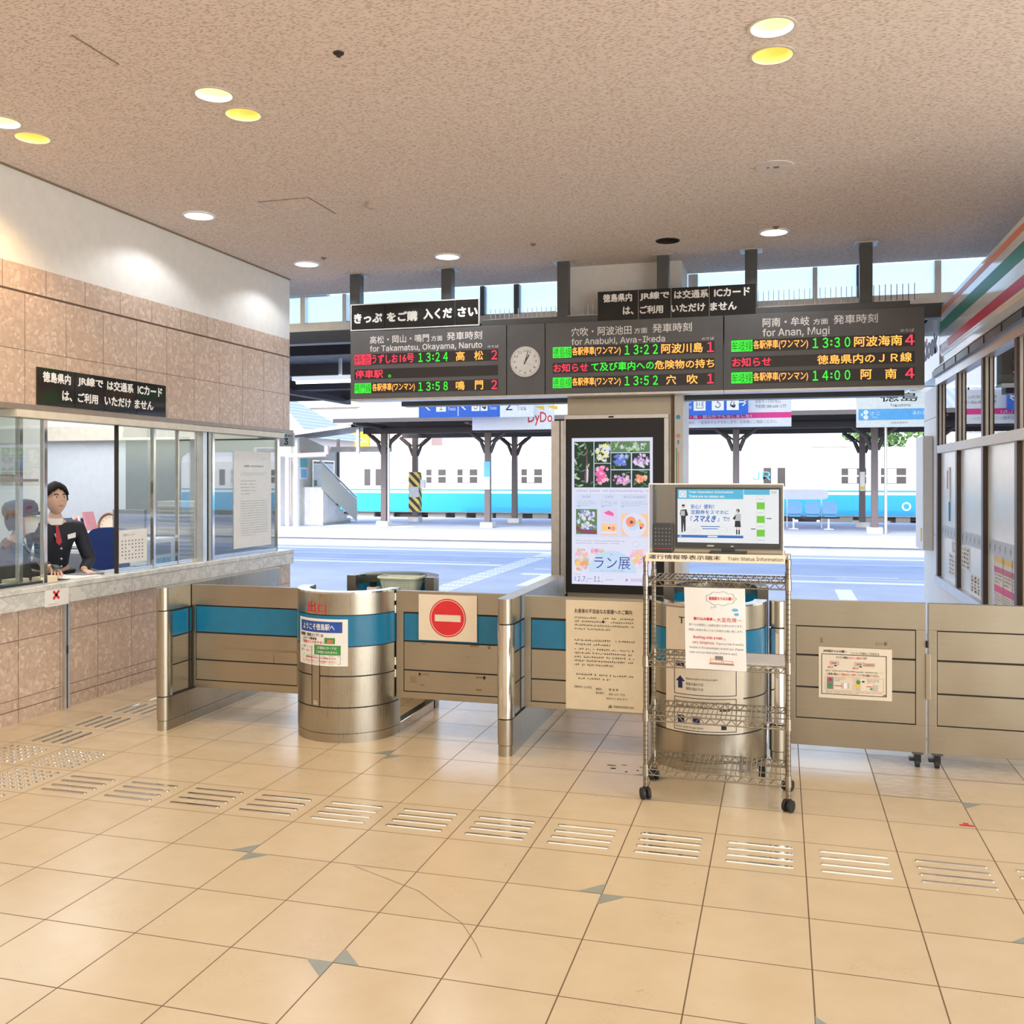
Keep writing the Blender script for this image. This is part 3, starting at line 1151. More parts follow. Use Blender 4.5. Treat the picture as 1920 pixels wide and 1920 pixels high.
# ============================================================ ticket gate fence
def stadium(cx, y0, y1, r, n=10, back=True):
    """plan outline of a fin: rounded towards the hall"""
    pts = [(cx + r * math.cos(PI + PI * k / n), y0 + r + r * math.sin(PI + PI * k / n)) for k in range(n + 1)]
    if back:
        pts += [(cx + r * math.cos(PI * k / n), y1 - r + r * math.sin(PI * k / n)) for k in range(n + 1)]
    else:
        pts += [(cx + r, y1), (cx - r, y1)]
    return pts


def fin(cx, y0, y1, r, label):
    o = thing('gate_divider', label, 'gate post', (cx, y0 + .3, 0), group='gate dividers')
    m = MB()
    m.prism(stadium(cx, y0 + .012, y1 - .01, r - .010), .0, .94, GROOVE, True)
    m.build('core', o)
    for nm, z0, z1, rr in (('base_plinth', 0, .063, r - .004), ('lower_band', .067, .221, r), ('top_band', .80, .95, r)):
        m = MB()
        m.prism(stadium(cx, y0 + (r - rr), y1, rr), z0, z1, STEEL if nm != 'top_band' else STEEL, True)
        m.build(nm, o, .002)
    m = MB()
    m.prism(stadium(cx, y0, y0 + r + .03, r + .002, 14, False), .228, .793, CHROME if 'second' in label else STEEL, True)
    m.build('nose', o)
    for ya, yb in ((y0 + r + .035, 5.765), (5.80, y1 - .03)):
        for nm, z0, z1, mm in (('blue_panel', .622, .786, GATEBLUE), ('steel_panel', .432, .614, STEELH), ('steel_panel', .24, .424, STEELH)):
            m = MB()
            m.box(cx - r + .0005, cx + r - .0005, ya, yb, z0, z1, mm)
            m.build(nm, o, .001)
    return o


fin(-3.975, 5.51, 7.06, .045, 'steel gate divider with rounded nose and blue band, leftmost of the barrier')
fin(-1.61, 5.555, 7.06, .048, 'second steel gate divider, its polished nose between the no entry panel and the yellowed notice')


def panel(x0, x1, Y, z0, z1, ftop, fields, label, group=None, t=.045, edge=.028, right_edge=None, casters=()):
    """framed metal leaf; fields = [(z0, z1, material)] shown as inset plates"""
    re = edge if right_edge is None else right_edge
    o = thing('barrier_panel', label, 'gate panel', ((x0 + x1) / 2, Y, 0), group=group)
    fb = fields[-1][0]
    m = MB()
    m.box(x0, x1, Y, Y + t, ftop, z1, STEELH)
    m.box(x0, x1, Y, Y + t, z0, fb - .006, STEELH)
    m.box(x0, x0 + edge, Y, Y + t, fb - .006, ftop, STEELH)
    m.box(x1 - re, x1, Y, Y + t, fb - .006, ftop, STEELH)
    m.build('frame', o, .0015)
    m = MB()
    m.box(x0 + edge, x1 - re, Y + .012, Y + t - .004, fb - .006, ftop, GROOVE)
    m.build('backing', o)
    for a, b, mm in fields:
        m = MB()
        m.box(x0 + edge + .004, x1 - re - .004, Y + .004, Y + .012, a, b, mm)
        m.build('blue_panel' if mm is GATEBLUE else 'steel_panel', o, .001)
    for cxx in casters:
        c = MB()
        c.box(cxx - .03, cxx + .03, Y - .005, Y + t + .005, .078, z0, DKPOST)
        c.box(cxx - .018, cxx + .018, Y + .0, Y + .045, .03, .078, BLACK)
        c.box(cxx - .045, cxx - .018, Y + .005, Y + .04, .035, .055, BLACK)
        cc = c.build('caster', o)
        c = MB()
        c.cyl((cxx - .012, Y + .02, .025), (cxx + .012, Y + .02, .025), .025, RUBBER)
        c.build('wheel', cc)
    return o


GF = [(.622, .797, GATEBLUE), (.433, .612, STEELH), (.292, .424, STEELH)]
pa = panel(-3.925, -3.09, 5.80, .237, .945, .806, GF, 'steel gate leaf with a blue band between the left divider and the round exit booth')
m = MB()
f = FY(m, 0, 5.804, 0)
f.rect(-3.72, .508, -3.10, .522, TAPE)
f.rect(-3.30, .435, -3.29, .49, TAPE)
m.build('tape_residue', pa)
pb = panel(-2.425, -1.665, 5.85, .245, .945, .808, GF, 'steel gate leaf with a blue band carrying the no entry sign', edge=.05)
m = MB()
f = FY(m, 0, 5.854, 0)
for x, z, a, b in ((-2.27, .40, .07, .012), (-2.27, .385, .012, .03), (-1.88, .40, .07, .012), (-1.83, .39, .012, .03), (-2.33, .345, .045, .045),
                   (-2.26, .33, .03, .012), (-1.88, .32, .04, .012), (-1.92, .60, .06, .012), (-2.25, .60, .03, .015), (-1.80, .59, .02, .02)):
    f.rect(x, z, x + a, z + b, TAPE)
m.build('tape_residue', pb)
m = MB()
for z in (.88, .80, .46, .38):
    m.cyl((-2.432, 5.846, z), (-2.432, 5.846, z + .05), .008, CHROME, n=10)
m.build('hinge', pb)
panel(-1.545, -.765, 5.80, .25, .945, .811, GF, 'steel gate leaf with a blue band under the yellowed notice', edge=.042)
GS = [(.63, .793, STEELH), (.438, .619, STEELH), (.252, .428, STEELH)]
pd = panel(.045, .81, 6.0, .087, .955, .80, GS, 'plain steel caster barrier panel right of the shelf cart', 'plain steel panels on casters', edge=.04, right_edge=.055, casters=(.765,))
m = MB()
f = FY(m, 0, 6.004, 0)
f.rect(.225, .70, .24, .73, TAPE).frame(.535, .70, .59, .715, .004, TAPE).rect(.585, .70, .60, .722, TAPE)
m.build('tape_residue', pd)
panel(.822, 1.44, 6.0, .087, .955, .80, GS, 'plain steel caster barrier panel at the right edge below the kiosk', 'plain steel panels on casters', edge=.045, casters=(.87,))
m = MB()
m.box(.806, .832, 5.985, 6.0, .40, .665, STEEL)
m.cyl((.815, 5.99, .70), (.815, 5.99, .74), .008, BLACK)
tag(m.build('panel_latch', bevel=.002), 'narrow steel latch plate joining the two plain steel panels', 'latch')


# ---- round staff booths
def booth(cx, label, group):
    R, cy = .345, 5.90
    o = thing('staff_booth', label, 'ticket booth', (cx, 6.2, 0), group=group)
    m = MB()
    m.arcwall(cx, cy, R - .008, .045, PI, 2 * PI, .0, .945, GROOVE, 40)
    m.build('core', o)
    for nm, z0, z1, mm, rr in (('base_plinth', 0, .056, STEEL, R - .002), ('lower_band', .060, .219, STEEL, R), ('steel_band', .227, .418, STEEL, R), ('steel_band', .426, .607, STEEL, R),
                               ('blue_band', .613, .806, GATEBLUE, R), ('top_band', .812, .945, STEEL, R)):
        m = MB()
        m.arcwall(cx, cy, rr, .055, PI, 2 * PI, z0, z1, mm, 48)
        m.build(nm, o)
    m = MB()
    m.arcwall(cx, cy, R, .075, PI, 2 * PI, .945, .957, CHROME, 48)
    m.box(cx - R, cx - R + .075, cy, cy + .03, .0, .957, STEEL)
    m.box(cx + R - .075, cx + R, cy, cy + .03, .0, .957, STEEL)
    m.build('rim', o)
    for sx in (-1, 1):
        m = MB()
        m.box(cx + sx * R - (.06 if sx > 0 else 0), cx + sx * R + (0 if sx > 0 else .06), cy + .03, 6.60, 0, .065, CHROME)
        m.build('floor_rail', o, .004)
    ry = 6.62
    m = MB()
    m.arcwall(cx, ry, R, .05, 0, PI, 0, .945, STEEL, 40)
    m.box(cx - R, cx - R + .07, ry - .05, ry, 0, .957, STEEL)
    m.box(cx + R - .07, cx + R, ry - .05, ry, 0, .957, STEEL)
    m.build('rear_wall', o)
    m = MB()
    m.arcwall(cx, ry, R, .085, 0, PI, .945, .957, CHROME, 40)
    m.build('rear_rim', o)
    m = MB()
    m.arcwall(cx, ry, R - .051, .006, .12, PI - .12, .35, .885, GATEBLUE, 40)
    m.build('rear_blue_panel', o)
    m = MB()
    m.box(cx - .27, cx + .27, ry + .0, ry + .17, .80, .82, WHITE)
    m.build('inner_shelf', o)
    return o


b1 = booth(-2.775, 'round steel staff booth with red exit lettering on its front', 'round staff booths')
m = MB()
pts = []
cx, cy, R = -2.775, 5.90, .345


def on_booth(u, z, l=1, cx=cx, cy=cy, R=R):
    """u metres around the front from the frontmost point, z height"""
    a = -PI / 2 + u / R
    return Vector((cx + (R + .0012 * l) * math.cos(a), cy + (R + .0012 * l) * math.sin(a), z))


def wrap_text(mb, st, u0, z0, u1, z1, mm, bold=0., l=1, fn=on_booth):
    vs, fs, b = glyphs(st, bold)
    w, h = b[2] - b[0], b[3] - b[1]
    mb.add([fn(u0 + (x - b[0]) / w * (u1 - u0), z0 + (y - b[1]) / h * (z1 - z0), l + q) for x, y, q in vs], fs, mm)


def wrap_rect(mb, u0, z0, u1, z1, mm, l=1, fn=on_booth, n=8):
    v = [fn(u0 + (u1 - u0) * k / n, z, l) for z in (z0, z1) for k in range(n + 1)]
    mb.add(v, [(k, k + 1, n + 2 + k, n + 1 + k) for k in range(n)], mm)


# red exit lettering stuck on the top band
wrap_text(m, '出', -.160, .822, -.088, .895, RED, .02)
wrap_text(m, '口', -.070, .822, -.008, .875, RED, .02)
m.build('exit_lettering', b1)
m = MB()
wrap_rect(m, -.118, .227, -.055, .607, STEELH, 1)
wrap_rect(m, -.120, .227, -.116, .607, GROOVE, 2, n=1)
wrap_rect(m, -.057, .227, -.053, .607, GROOVE, 2, n=1)
wrap_rect(m, -.105, .235, -.068, .262, CHROME, 2, n=2)
m.build('slot_strip', b1)

# welcome notice wrapped on the booth
m = MB()
A, B = -.262, .135
wrap_rect(m, A, .487, B, .785, PAPER, 1.5, n=14)
wrap_rect(m, A + .024, .698, B - .035, .768, BLUE, 2.2, n=12)
wrap_text(m, 'ようこそ徳島駅へ', A + .055, .712, B - .085, .754, LETTER, .02, 3)
wrap_text(m, '徳島駅（徳島エリア）は', A + .022, .668, A + .235, .690, INK, .02, 2.5)
wrap_text(m, 'ICカード乗車券', A + .055, .646, A + .185, .664, INK, .02, 2.5)
wrap_text(m, 'ご利用エリア外です！', A + .038, .622, A + .235, .643, RED, .02, 2.5)
wrap_rect(m, A + .243, .628, A + .315, .666, LGREEN, 2.2, n=4)
wrap_rect(m, A + .262, .632, A + .30, .655, mat('russet_print', (.55, .22, .08)), 2.8, n=3)
wrap_rect(m, A + .165, .556, A + .352, .618, LGREEN, 2.2, n=7)
wrap_text(m, '交通系ICカードは', A + .19, .592, A + .325, .610, LETTER, .01, 3)
wrap_text(m, 'ご利用になれません', A + .182, .565, A + .332, .583, LETTER, .01, 3)
for k in range(4):
    wrap_rect(m, A + .03 + k * .03, .595, A + .05 + k * .03, .607, (CREAM, SKYBLUE, CREAM2, CREAM)[k], 2.2, n=1)
    wrap_rect(m, A + .03 + k * .03, .570, A + .05 + k * .03, .582, (SKYBLUE, CREAM, ALU, CREAM2)[k], 2.2, n=1)
for a, b, c, d in ((A + .055, .500, A + .35, .502), (A + .055, .548, A + .35, .55), (A + .055, .500, A + .057, .55), (A + .348, .5, A + .35, .55)):
    wrap_rect(m, a, b, c, d, LGREEN, 2.2, n=5)
wrap_text(m, '目的地までのきっぷは現金または', A + .085, .529, A + .32, .543, RED, .01, 2.5)
wrap_text(m, 'クレジットカードでお求めください。', A + .075, .507, A + .325, .521, RED, .01, 2.5)
tag(m.build('welcome_notice'), 'white welcome notice with a blue heading stuck on the exit booth', 'notice')

# plastic basket resting in the rear of the exit booth
bk = thing('plastic_basket', 'pale green perforated plastic basket standing in the rear of the exit booth', 'basket', (-2.74, 6.70, .82))
m = MB()
n = 40


def rr(hx, hy, z, q=.35):
    out = []
    for k in range(n):
        t = 2 * PI * k / n
        c, s_ = math.cos(t), math.sin(t)
        out.append((-2.735 + hx * math.copysign(abs(c) ** q, c), 6.70 + hy * math.copysign(abs(s_) ** q, s_), z))
    return out


BASKET = mat('pale_green_plastic', (.66, .76, .68), .4)
la, lb = rr(.125, .085, .821), rr(.155, .105, .945)
m.add(la + lb, [(k, (k + 1) % n, n + (k + 1) % n, n + k) for k in range(n)], BASKET, True)
m.add(rr(.150, .10, .945) + rr(.121, .081, .823), [((k + 1) % n, k, n + k, n + (k + 1) % n)[::-1] for k in range(n)], BASKET, True)
m.add(la, [tuple(range(n))], BASKET)
m.build('body', bk)
m = MB()
a, b = rr(.150, .10, .950), rr(.166, .116, .950)
a2, b2 = rr(.150, .10, .936), rr(.166, .116, .936)
v = a + b + a2 + b2
m.add(v, [(k, (k + 1) % n, n + (k + 1) % n, n + k)[::-1] for k in range(n)] + [(n + k, n + (k + 1) % n, 3 * n + (k + 1) % n, 3 * n + k)[::-1] for k in range(n)], BASKET, True)
m.build('rim', bk)
m = MB()
DOT = mat('shaded_hole', (.36, .44, .40), .7)
for r_ in range(6):
    for c_ in range(13):
        zz = .84 + r_ * .016
        hy = .085 + (zz - .821) / .124 * .02
        xx = -2.735 - .096 + c_ * .016
        m.box(xx - .0035, xx + .0035, 6.70 - hy - .0012, 6.70 - hy + .002, zz - .003, zz + .003, DOT)
m.build('perforation', bk)
m = MB()
m.box(-3.0, -2.92, 6.66, 6.74, .82, .86, PAPER)
m.box(-2.985, -2.945, 6.68, 6.72, .86, .90, BLACK)
tag(m.build('card_tray'), 'small white tray with a black clip left of the basket in the exit booth', 'tray')

b2 = booth(-.425, 'round steel staff booth behind the wire shelf cart', 'round staff booths')


def on_b2(u, z, l=1):
    return on_booth(u, z, l, -.425, 5.90, .345)


m = MB()
wrap_rect(m, -.235, .225, .235, .935, CREAM2, 1.5, fn=on_b2, n=18)
wrap_text(m, 'Train', -.145, .845, .0, .885, INK, .01, 2.5, on_b2)
for z0, z1 in ((.44, .68), (.235, .425)):
    for a, b, c, d in ((-.175, z0, .19, z0 + .004), (-.175, z1 - .004, .19, z1), (-.175, z0, -.171, z1), (.186, z0, .19, z1)):
        wrap_rect(m, a, b, c, d, INK, 2.2, fn=on_b2, n=10)
# blue arrows
def warrow(u, z, s_):
    m.add([on_b2(u - s_ * .3, z, 2.5), on_b2(u + s_ * .3, z, 2.5), on_b2(u + s_ * .3, z + s_, 2.5), on_b2(u - s_ * .3, z + s_, 2.5)], [(0, 1, 2, 3)], NAVY)
    m.add([on_b2(u - s_ * .65, z + s_ * .9, 2.5), on_b2(u + s_ * .65, z + s_ * .9, 2.5), on_b2(u, z + s_ * 1.6, 2.5)], [(0, 1, 2)], NAVY)


warrow(-.135, .475, .045)
wrap_rect(m, -.165, .60, -.11, .63, NAVY, 2.4, fn=on_b2, n=2)
wrap_text(m, 'Please go right in front of you to get to', -.10, .525, .08, .54, INK, 0, 2.5, on_b2)
wrap_text(m, '徳島方面のりば', -.10, .495, .0, .512, INK, 0, 2.5, on_b2)
wrap_text(m, '高松方面のりば', -.10, .468, .0, .485, INK, 0, 2.5, on_b2)
wrap_text(m, 'Please cross the overpass on the left or right', -.165, .392, .15, .408, INK, 0, 2.5, on_b2)
wrap_text(m, '徳島線 高徳線 鳴門線', -.165, .365, .02, .382, INK, 0, 2.5, on_b2)
wrap_rect(m, -.15, .275, -.11, .32, NAVY, 2.4, fn=on_b2, n=2)
wrap_rect(m, -.06, .275, -.02, .32, NAVY, 2.4, fn=on_b2, n=2)
wrap_text(m, 'Anan and Mugi lines', -.165, .247, .0, .262, INK, 0, 2.5, on_b2)
wrap_rect(m, .10, .25, .13, .278, INK, 2.4, fn=on_b2, n=2)
wrap_rect(m, .09, .355, .15, .363, INK, 2.4, fn=on_b2, n=2)
tag(m.build('route_notice'), 'tall cream route notice wrapped round the booth behind the shelf cart', 'notice')
# post beside that booth
o = thing('gate_post', 'round polished steel post between the covered booth and the plain barrier panel', 'post', (-.017, 5.92, 0))
for nm, z0, z1, r_, mm in (('base_plinth', 0, .065, .045, STEEL), ('lower_band', .068, .22, .05, STEEL), ('shaft', .228, .793, .051, CHROME), ('top_band', .80, .955, .05, STEEL)):
    m = MB()
    m.lathe((-.017, 5.92, 0), [(0, z0), (r_, z0), (r_, z1 - .003), (r_ - .003, z1), (0, z1)], mm, 28)
    m.build(nm, o)
m = MB()
m.cyl((-.017, 5.92, .01), (-.017, 5.92, .95), .04, GROOVE)
m.build('core', o)

# ---- no entry sign
o = thing('no_entry_sign', 'cream board with a round red no entry sign fixed to a gate leaf', 'sign', (-2.065, 5.84, .63))
m = MB()
m.box(-2.265, -1.868, 5.838, 5.845, .632, .928, CREAM2)
m.build('board', o, .001)
m = MB()
f = FY(m, 0, 5.838, 0)
f.disc(-2.065, .780, .124, RED, 1, 44).ring(-2.065, .780, .112, .116, CREAM2, 2).rect(-2.153, .757, -1.977, .800, CREAM2, 2)
m.build('red_roundel', o)

# ---- yellowed notice on the gate leaf
m = MB()
Y = 5.792
f = FY(m, 0, Y, 0)
m.box(-1.277, -.797, Y, Y + .003, .262, .932, CREAM)
f.text('お身体の不自由なお客様へのご案内', -1.222, .852, -.868, .880, INKB, .015)
f.lines(-1.222, .74, -.855, .832, 4, INKB, seed=3)
f.lines(-1.222, .645, -.855, .695, 2, INKB, last=.6, seed=4)
f.lines(-1.222, .52, -.855, .64, 5, INKB, last=.65, seed=5)
f.lines(-1.212, .435, -.855, .485, 2, INKB, last=.6, seed=6)
f.text('【事前申し込み先】', -1.222, .392, -1.118, .407, INKB)
f.text('連絡先', -1.09, .385, -1.052, .400, INKB)
f.text('徳 島 駅', -1.01, .385, -.95, .400, INKB)
f.text('電話番号', -1.09, .362, -1.04, .376, INKB)
f.text('088-622-7935', -1.01, .358, -.91, .371, INKB)
f.text('(8:00 から 20:00 まで)', -1.025, .33, -.895, .345, INKB)
f.text('JR', -1.015, .280, -.99, .298, INKB, .02).text('四国旅客鉄道株式会社', -.98, .283, -.855, .297, INKB)
f.rect(-1.05, .796, -1.038, .812, INK, 3)
tag(m.build('paper_notice'), 'tall yellowed paper notice with small Japanese print hanging on a gate leaf', 'notice')

# ---- one-man train notice on the plain panel
m = MB()
Y = 5.998
m.box(.217, .625, Y, Y + .002, .376, .678, CREAM2)
f = FY(m, 0, Y, 0)
f.text('JR四国からのお願い', .243, .645, .375, .662, INK, .02).text('ワンマン列車のご利用方法', .40, .64, .555, .655, INK)
f.frame(.232, .398, .596, .638, .004, INK, 1)
f.text('ワンマン列車は', .315, .612, .385, .626, INK, .02).text('前のり', .39, .612, .425, .626, PINK, .0).text('前おり', .43, .612, .462, .626, RED, .02).text('です', .465, .612, .487, .626, INK, .02)
for x in (.28, .42):
    f.frame(x, .574, x + .05, .594, .0018, CRIM, 2).rect(x + .008, .58, x + .04, .588, INKG, 2).poly([(x + .022, .566), (x + .042, .566), (x + .032, .575)], INK, 2)
    f.text('出口', x - .012, .553, x + .018, .567, RED, .01)
f.frame(.472, .572, .53, .592, .0018, CRIM, 2).rect(.478, .578, .524, .586, INKG, 2)
f.lines(.25, .527, .575, .543, 1, INKB, last=1, seed=8)
f.text('ご乗車の際は、', .262, .512, .33, .526, INK, .01).text('ドア横のボタンを押して', .333, .512, .44, .526, RED, .01).text('ドアをお開けください', .445, .512, .555, .526, INK, .01)
f.frame(.253, .425, .41, .505, .0015, ORANGE, 2).frame(.418, .425, .58, .505, .0015, ORANGE, 2)
f.rect(.264, .43, .30, .50, INKG, 2).disc(.282, .485, .009, CRIM, 3, 16).disc(.282, .45, .012, LGREEN, 3, 18)
f.rect(.305, .449, .35, .453, RED, 2).rect(.345, .437, .39, .47, ALU, 2).rect(.358, .437, .377, .47, LETTER, 3)
f.lines(.305, .475, .37, .50, 3, INKB, seed=9)
f.rect(.426, .43, .452, .50, ALU, 2).disc(.439, .478, .012, LGREEN, 3, 18).disc(.439, .457, .012, YELLOW, 3, 18).rect(.46, .478, .474, .487, INK, 2)
f.rect(.485, .453, .515, .457, RED, 2).rect(.52, .43, .55, .465, ALU, 2).lines(.487, .47, .555, .498, 3, INKB, seed=10)
f.rect(.505, .435, .517, .448, LGREEN, 2)
f.lines(.258, .404, .57, .42, 2, INKB, seed=11)
f.text('JR', .573, .403, .592, .413, NAVY, .01)
tag(m.build('laminated_notice'), 'laminated one-man train notice with diagrams stuck on the plain steel panel', 'notice')

# ============================================================ wire shelf cart
PX0, PX1, PY0, PY1 = -.684, .036, 5.045, 5.385
RK = thing('wire_shelf_cart', 'chrome wire shelf cart on black casters in front of the gate', 'shelf cart', (-.32, 5.2, 0))
for px in (PX0, PX1):
    for py in (PY0, PY1):
        m = MB()
        m.cyl((px, py, .055), (px, py, 1.262), .0127, POST, n=16)
        m.lathe((px, py, 0), [(.0150, 1.24), (.0150, 1.268), (.012, 1.272), (0, 1.272)], COLLAR, 16)
        for zs in (1.147, .725, .44, .155):
            m.lathe((px, py, zs), [(.0127, .026), (.0155, .025), (.0172, -.034), (.0127, -.036)], COLLAR, 16)
        m.build('post', RK)
        m = MB()
        m.box(px - .012, px + .012, py - .02, py + .02, .05, .062, BLACK)
        m.lathe((px, py, 0), [(.018, .058), (.012, .066), (0, .066)], BLACK, 12)
        a = .5 if px < 0 else -.5
        dx, dy = math.cos(a) * .017, math.sin(a) * .017
        c = m.build('caster', RK)
        for sgn in (-1, 1):
            w = MB()
            w.cyl((px + sgn * dx * .45, py + sgn * dy * .45 - .012, .030), (px + sgn * dx * 1.35, py + sgn * dy * 1.35 - .012, .030), .030, RUBBER, n=24)
            w.build('wheel', c)
for zi, zs in enumerate((1.147, .725, .44, .155)):
    m = MB()
    x0, x1, y0, y1 = PX0 + .012, PX1 - .012, PY0 - .004, PY1 + .004
    for y in (y0, y1):
        m.tube([(x0, y, zs), (x1, y, zs)], .0042, WIRE)
        m.tube([(x0, y, zs - .030), (x1, y, zs - .030)], .0042, WIRE)
        k = 26
        m.tube([(x0 + (x1 - x0) * i / k, y, zs - (.030 if i % 2 else 0)) for i in range(k + 1)], .0028, WIRE, 5)
    for x in (PX0, PX1):
        m.tube([(x, PY0, zs), (x, PY1, zs)], .0042, WIRE)
        m.tube([(x, PY0, zs - .030), (x, PY1, zs - .030)], .0042, WIRE)
        m.tube([(x, PY0 + (PY1 - PY0) * i / 12, zs - (.030 if i % 2 else 0)) for i in range(13)], .0028, WIRE, 5)
    for i in range(1, 28):
        x = x0 + (x1 - x0) * i / 28
        m.tube([(x, y0, zs + .003), (x, y1, zs + .003)], .0026, WIRE, 5)
    for y in (y0 + .11, y0 + .23):
        m.tube([(x0, y, zs - .003), (x1, y, zs - .003)], .0032, WIRE, 5)
    m.build('wire_shelf', RK)
# top board and the sign plate
tb = thing('train_status_sign', 'low cream sign box with train status lettering on top of the shelf cart', 'sign', (-.33, 5.2, 1.245))
m = MB()
m.box(-.675, .024, 5.02, 5.40, 1.272, 1.288, CREAM2)
m.build('base_plate', tb, .002)
m = MB()
m.add([(-.682, 5.003, 1.250), (.020, 5.003, 1.250), (.022, 5.02, 1.292), (-.676, 5.02, 1.292)], [(0, 1, 2, 3)], CREAM2)
m.add([(-.682, 5.0045, 1.248), (.020, 5.0045, 1.248), (.022, 5.0215, 1.292), (-.676, 5.0215, 1.292)], [(3, 2, 1, 0)], CREAM2)
f = Face(m, (-.681, 5.003, 1.250), (1, 0, 0), (.0, .017, .042))
f.text('運行情報等表示端末', .018, .011, .385, .036, INK, .006)
f.text('Train Status Information', .42, .012, .692, .031, INK, .0)
m.build('sign_plate', tb)
m = MB()
m.box(-.668, .012, 5.030, 5.036, 1.25, 1.272, WOOD)
m.box(-.668, .012, 5.036, 5.39, 1.25, 1.271, ALU)
m.build('wood_edge', tb)
# clear display case
dc = thing('display_case', 'clear acrylic box over the monitor on the shelf cart', 'display case', (-.327, 5.2, 1.289))
m = MB()
cx0, cx1, cy0, cy1, cz0, cz1 = -.668, .014, 5.045, 5.36, 1.289, 1.648
m.box(cx0, cx1, cy0, cy0 + .003, cz0, cz1, ACRYL)
m.box(cx0, cx0 + .003, cy0 + .003, cy1, cz0, cz1, ACRYL)
m.box(cx1 - .003, cx1, cy0 + .003, cy1, cz0, cz1, ACRYL)
m.box(cx0, cx1, cy0, cy1, cz1, cz1 + .003, ACRYL)
m.build('cover', dc)
m = MB()
w = .004
for a in ((cx0, cx1, cy0 - w / 2, cy0 + w / 2, cz1 - .001, cz1 + .006), (cx0 - .001, cx0 + w, cy0 - w / 2, cy0 + w, cz0, cz1), (cx1 - w, cx1 + .001, cy0 - w / 2, cy0 + w, cz0, cz1)):
    m.box(*a, WHITE)
m.build('edge', dc)
m = MB()
m.box(cx0 + .003, cx1 - .003, cy1 - .006, cy1, cz0, cz1, mat('grey_board', (.30, .29, .27), .35))
m.build('back_board', dc)
# monitor
mo = thing('monitor', 'black flat monitor showing train operation information inside the clear case', 'monitor', (-.265, 5.1, 1.289))
m = MB()
m.box(-.535, .002, 5.085, 5.125, 1.315, 1.632, BLACK)
m.build('bezel', mo, .004)
m = MB()
m.box(-.36, -.17, 5.06, 5.2, 1.2895, 1.298, BLACK)
m.box(-.30, -.23, 5.126, 5.15, 1.298, 1.40, BLACK)
m.build('stand', mo, .003)
SW = glow('screen_white', (.90, .92, .97), .95)
SCY = glow('screen_cyan', (.09, .52, .78), .95)
SGR = glow('screen_green', (.18, .70, .02), .9)
SBL = glow('screen_blue', (.03, .17, .60), .9)
SDK = glow('screen_dark', (.015, .018, .03), .8)
SGY = glow('screen_grey', (.62, .64, .66), .8)
SPK = glow('screen_pink', (.90, .52, .46), .8)
m = MB()
f = FY(m, 0, 5.0848, 0)
L, Rr, Bq, T = -.522, -.010, 1.345, 1.622
f.rect(L, Bq, Rr, T, SW, 1)
Wd = Rr - L
f.rect(L, T - .050, L + Wd * .655, T, SCY, 2)
f.rect(L + Wd * .66, T - .027, Rr - .045, T, SCY, 2)
f.rect(L + .008, T - .043, L + .046, T - .006, SW, 3).ring(L + .027, T - .0245, .010, .013, SGY, 4, 24)
f.text('Train Operation Information', L + .058, T - .022, L + .285, T - .008, SW, .02, 4)
f.text('There are no delays etc.', L + .058, T - .046, L + .245, T - .030, SW, .02, 4)
f.rect(L + .0, Bq + .025, L + Wd * .655, Bq + .039, SBL, 2).text('JR', L + .008, Bq + .028, L + .02, Bq + .036, SW, .02, 3)
f.rect(L + .155, Bq + .028, L + .205, Bq + .036, SW, 3)
f.text('安心！便利！', L + .068, T - .102, L + .188, T - .078, SBL, .02, 3)
f.text('定期券をスマホに', L + .068, T - .130, L + .262, T - .107, SBL, .02, 3)
f.text('「', L + .068, T - .165, L + .078, T - .140, SBL, .01, 3)
f.text('スマえき', L + .082, T - .170, L + .198, T - .135, SBL, .045, 3, shear=.3)
f.text('」で!!', L + .205, T - .166, L + .266, T - .142, SBL, .02, 3)
for k, (u, v, r_) in enumerate(((.062, .062, .017), (.10, .058, .018), (.232, .062, .021), (.272, .070, .018))):
    f.ring(L + u, Bq + v, r_ - .001, r_, SGY, 3, 28)
    f.lines(L + u - .011, Bq + v - .006, L + u + .011, Bq + v + .006, 2, SGY, l=3, seed=20 + k)
f.rect(L + .12, Bq + .082, L + .218, Bq + .086, SBL, 3).rect(L + .128, Bq + .070, L + .208, Bq + .074, SBL, 3)
# small printed figures: a suited man and a woman in a skirt
u = L + .030
f.disc(u, T - .090, .0085, SPK, 3, 16).poly([(u - .009, T - .088), (u + .009, T - .088), (u + .006, T - .079), (u - .006, T - .079)], SDK, 4)
f.poly([(u - .014, T - .108), (u + .016, T - .104), (u + .025, T - .135), (u + .012, T - .142), (u + .012, T - .215), (u + .004, T - .225), (u + .001, T - .17), (u - .003, T - .225), (u - .010, T - .225), (u - .012, T - .145), (u - .018, T - .128)], SDK, 3)
f.poly([(u - .013, T - .112), (u + .008, T - .112), (u + .008, T - .138), (u - .014, T - .138)], SGY, 4)
u = L + .308
f.disc(u, T - .110, .0095, SDK, 3, 18).disc(u - .003, T - .112, .006, SPK, 4, 14)
f.poly([(u - .013, T - .126), (u + .014, T - .124), (u + .016, T - .162), (u - .013, T - .162)], SGY, 3)
f.poly([(u - .014, T - .162), (u + .012, T - .162), (u + .016, T - .194), (u - .016, T - .194)], SDK, 3)
f.rect(u - .008, T - .208, u - .003, T - .194, SPK, 3).rect(u + .004, T - .208, u + .009, T - .194, SPK, 3)
f.rect(u - .009, T - .232, u - .002, T - .208, SDK, 3).rect(u + .003, T - .232, u + .010, T - .208, SDK, 3)
f.poly([(u - .013, T - .132), (u - .026, T - .150), (u - .016, T - .158), (u - .010, T - .146)], SDK, 4)
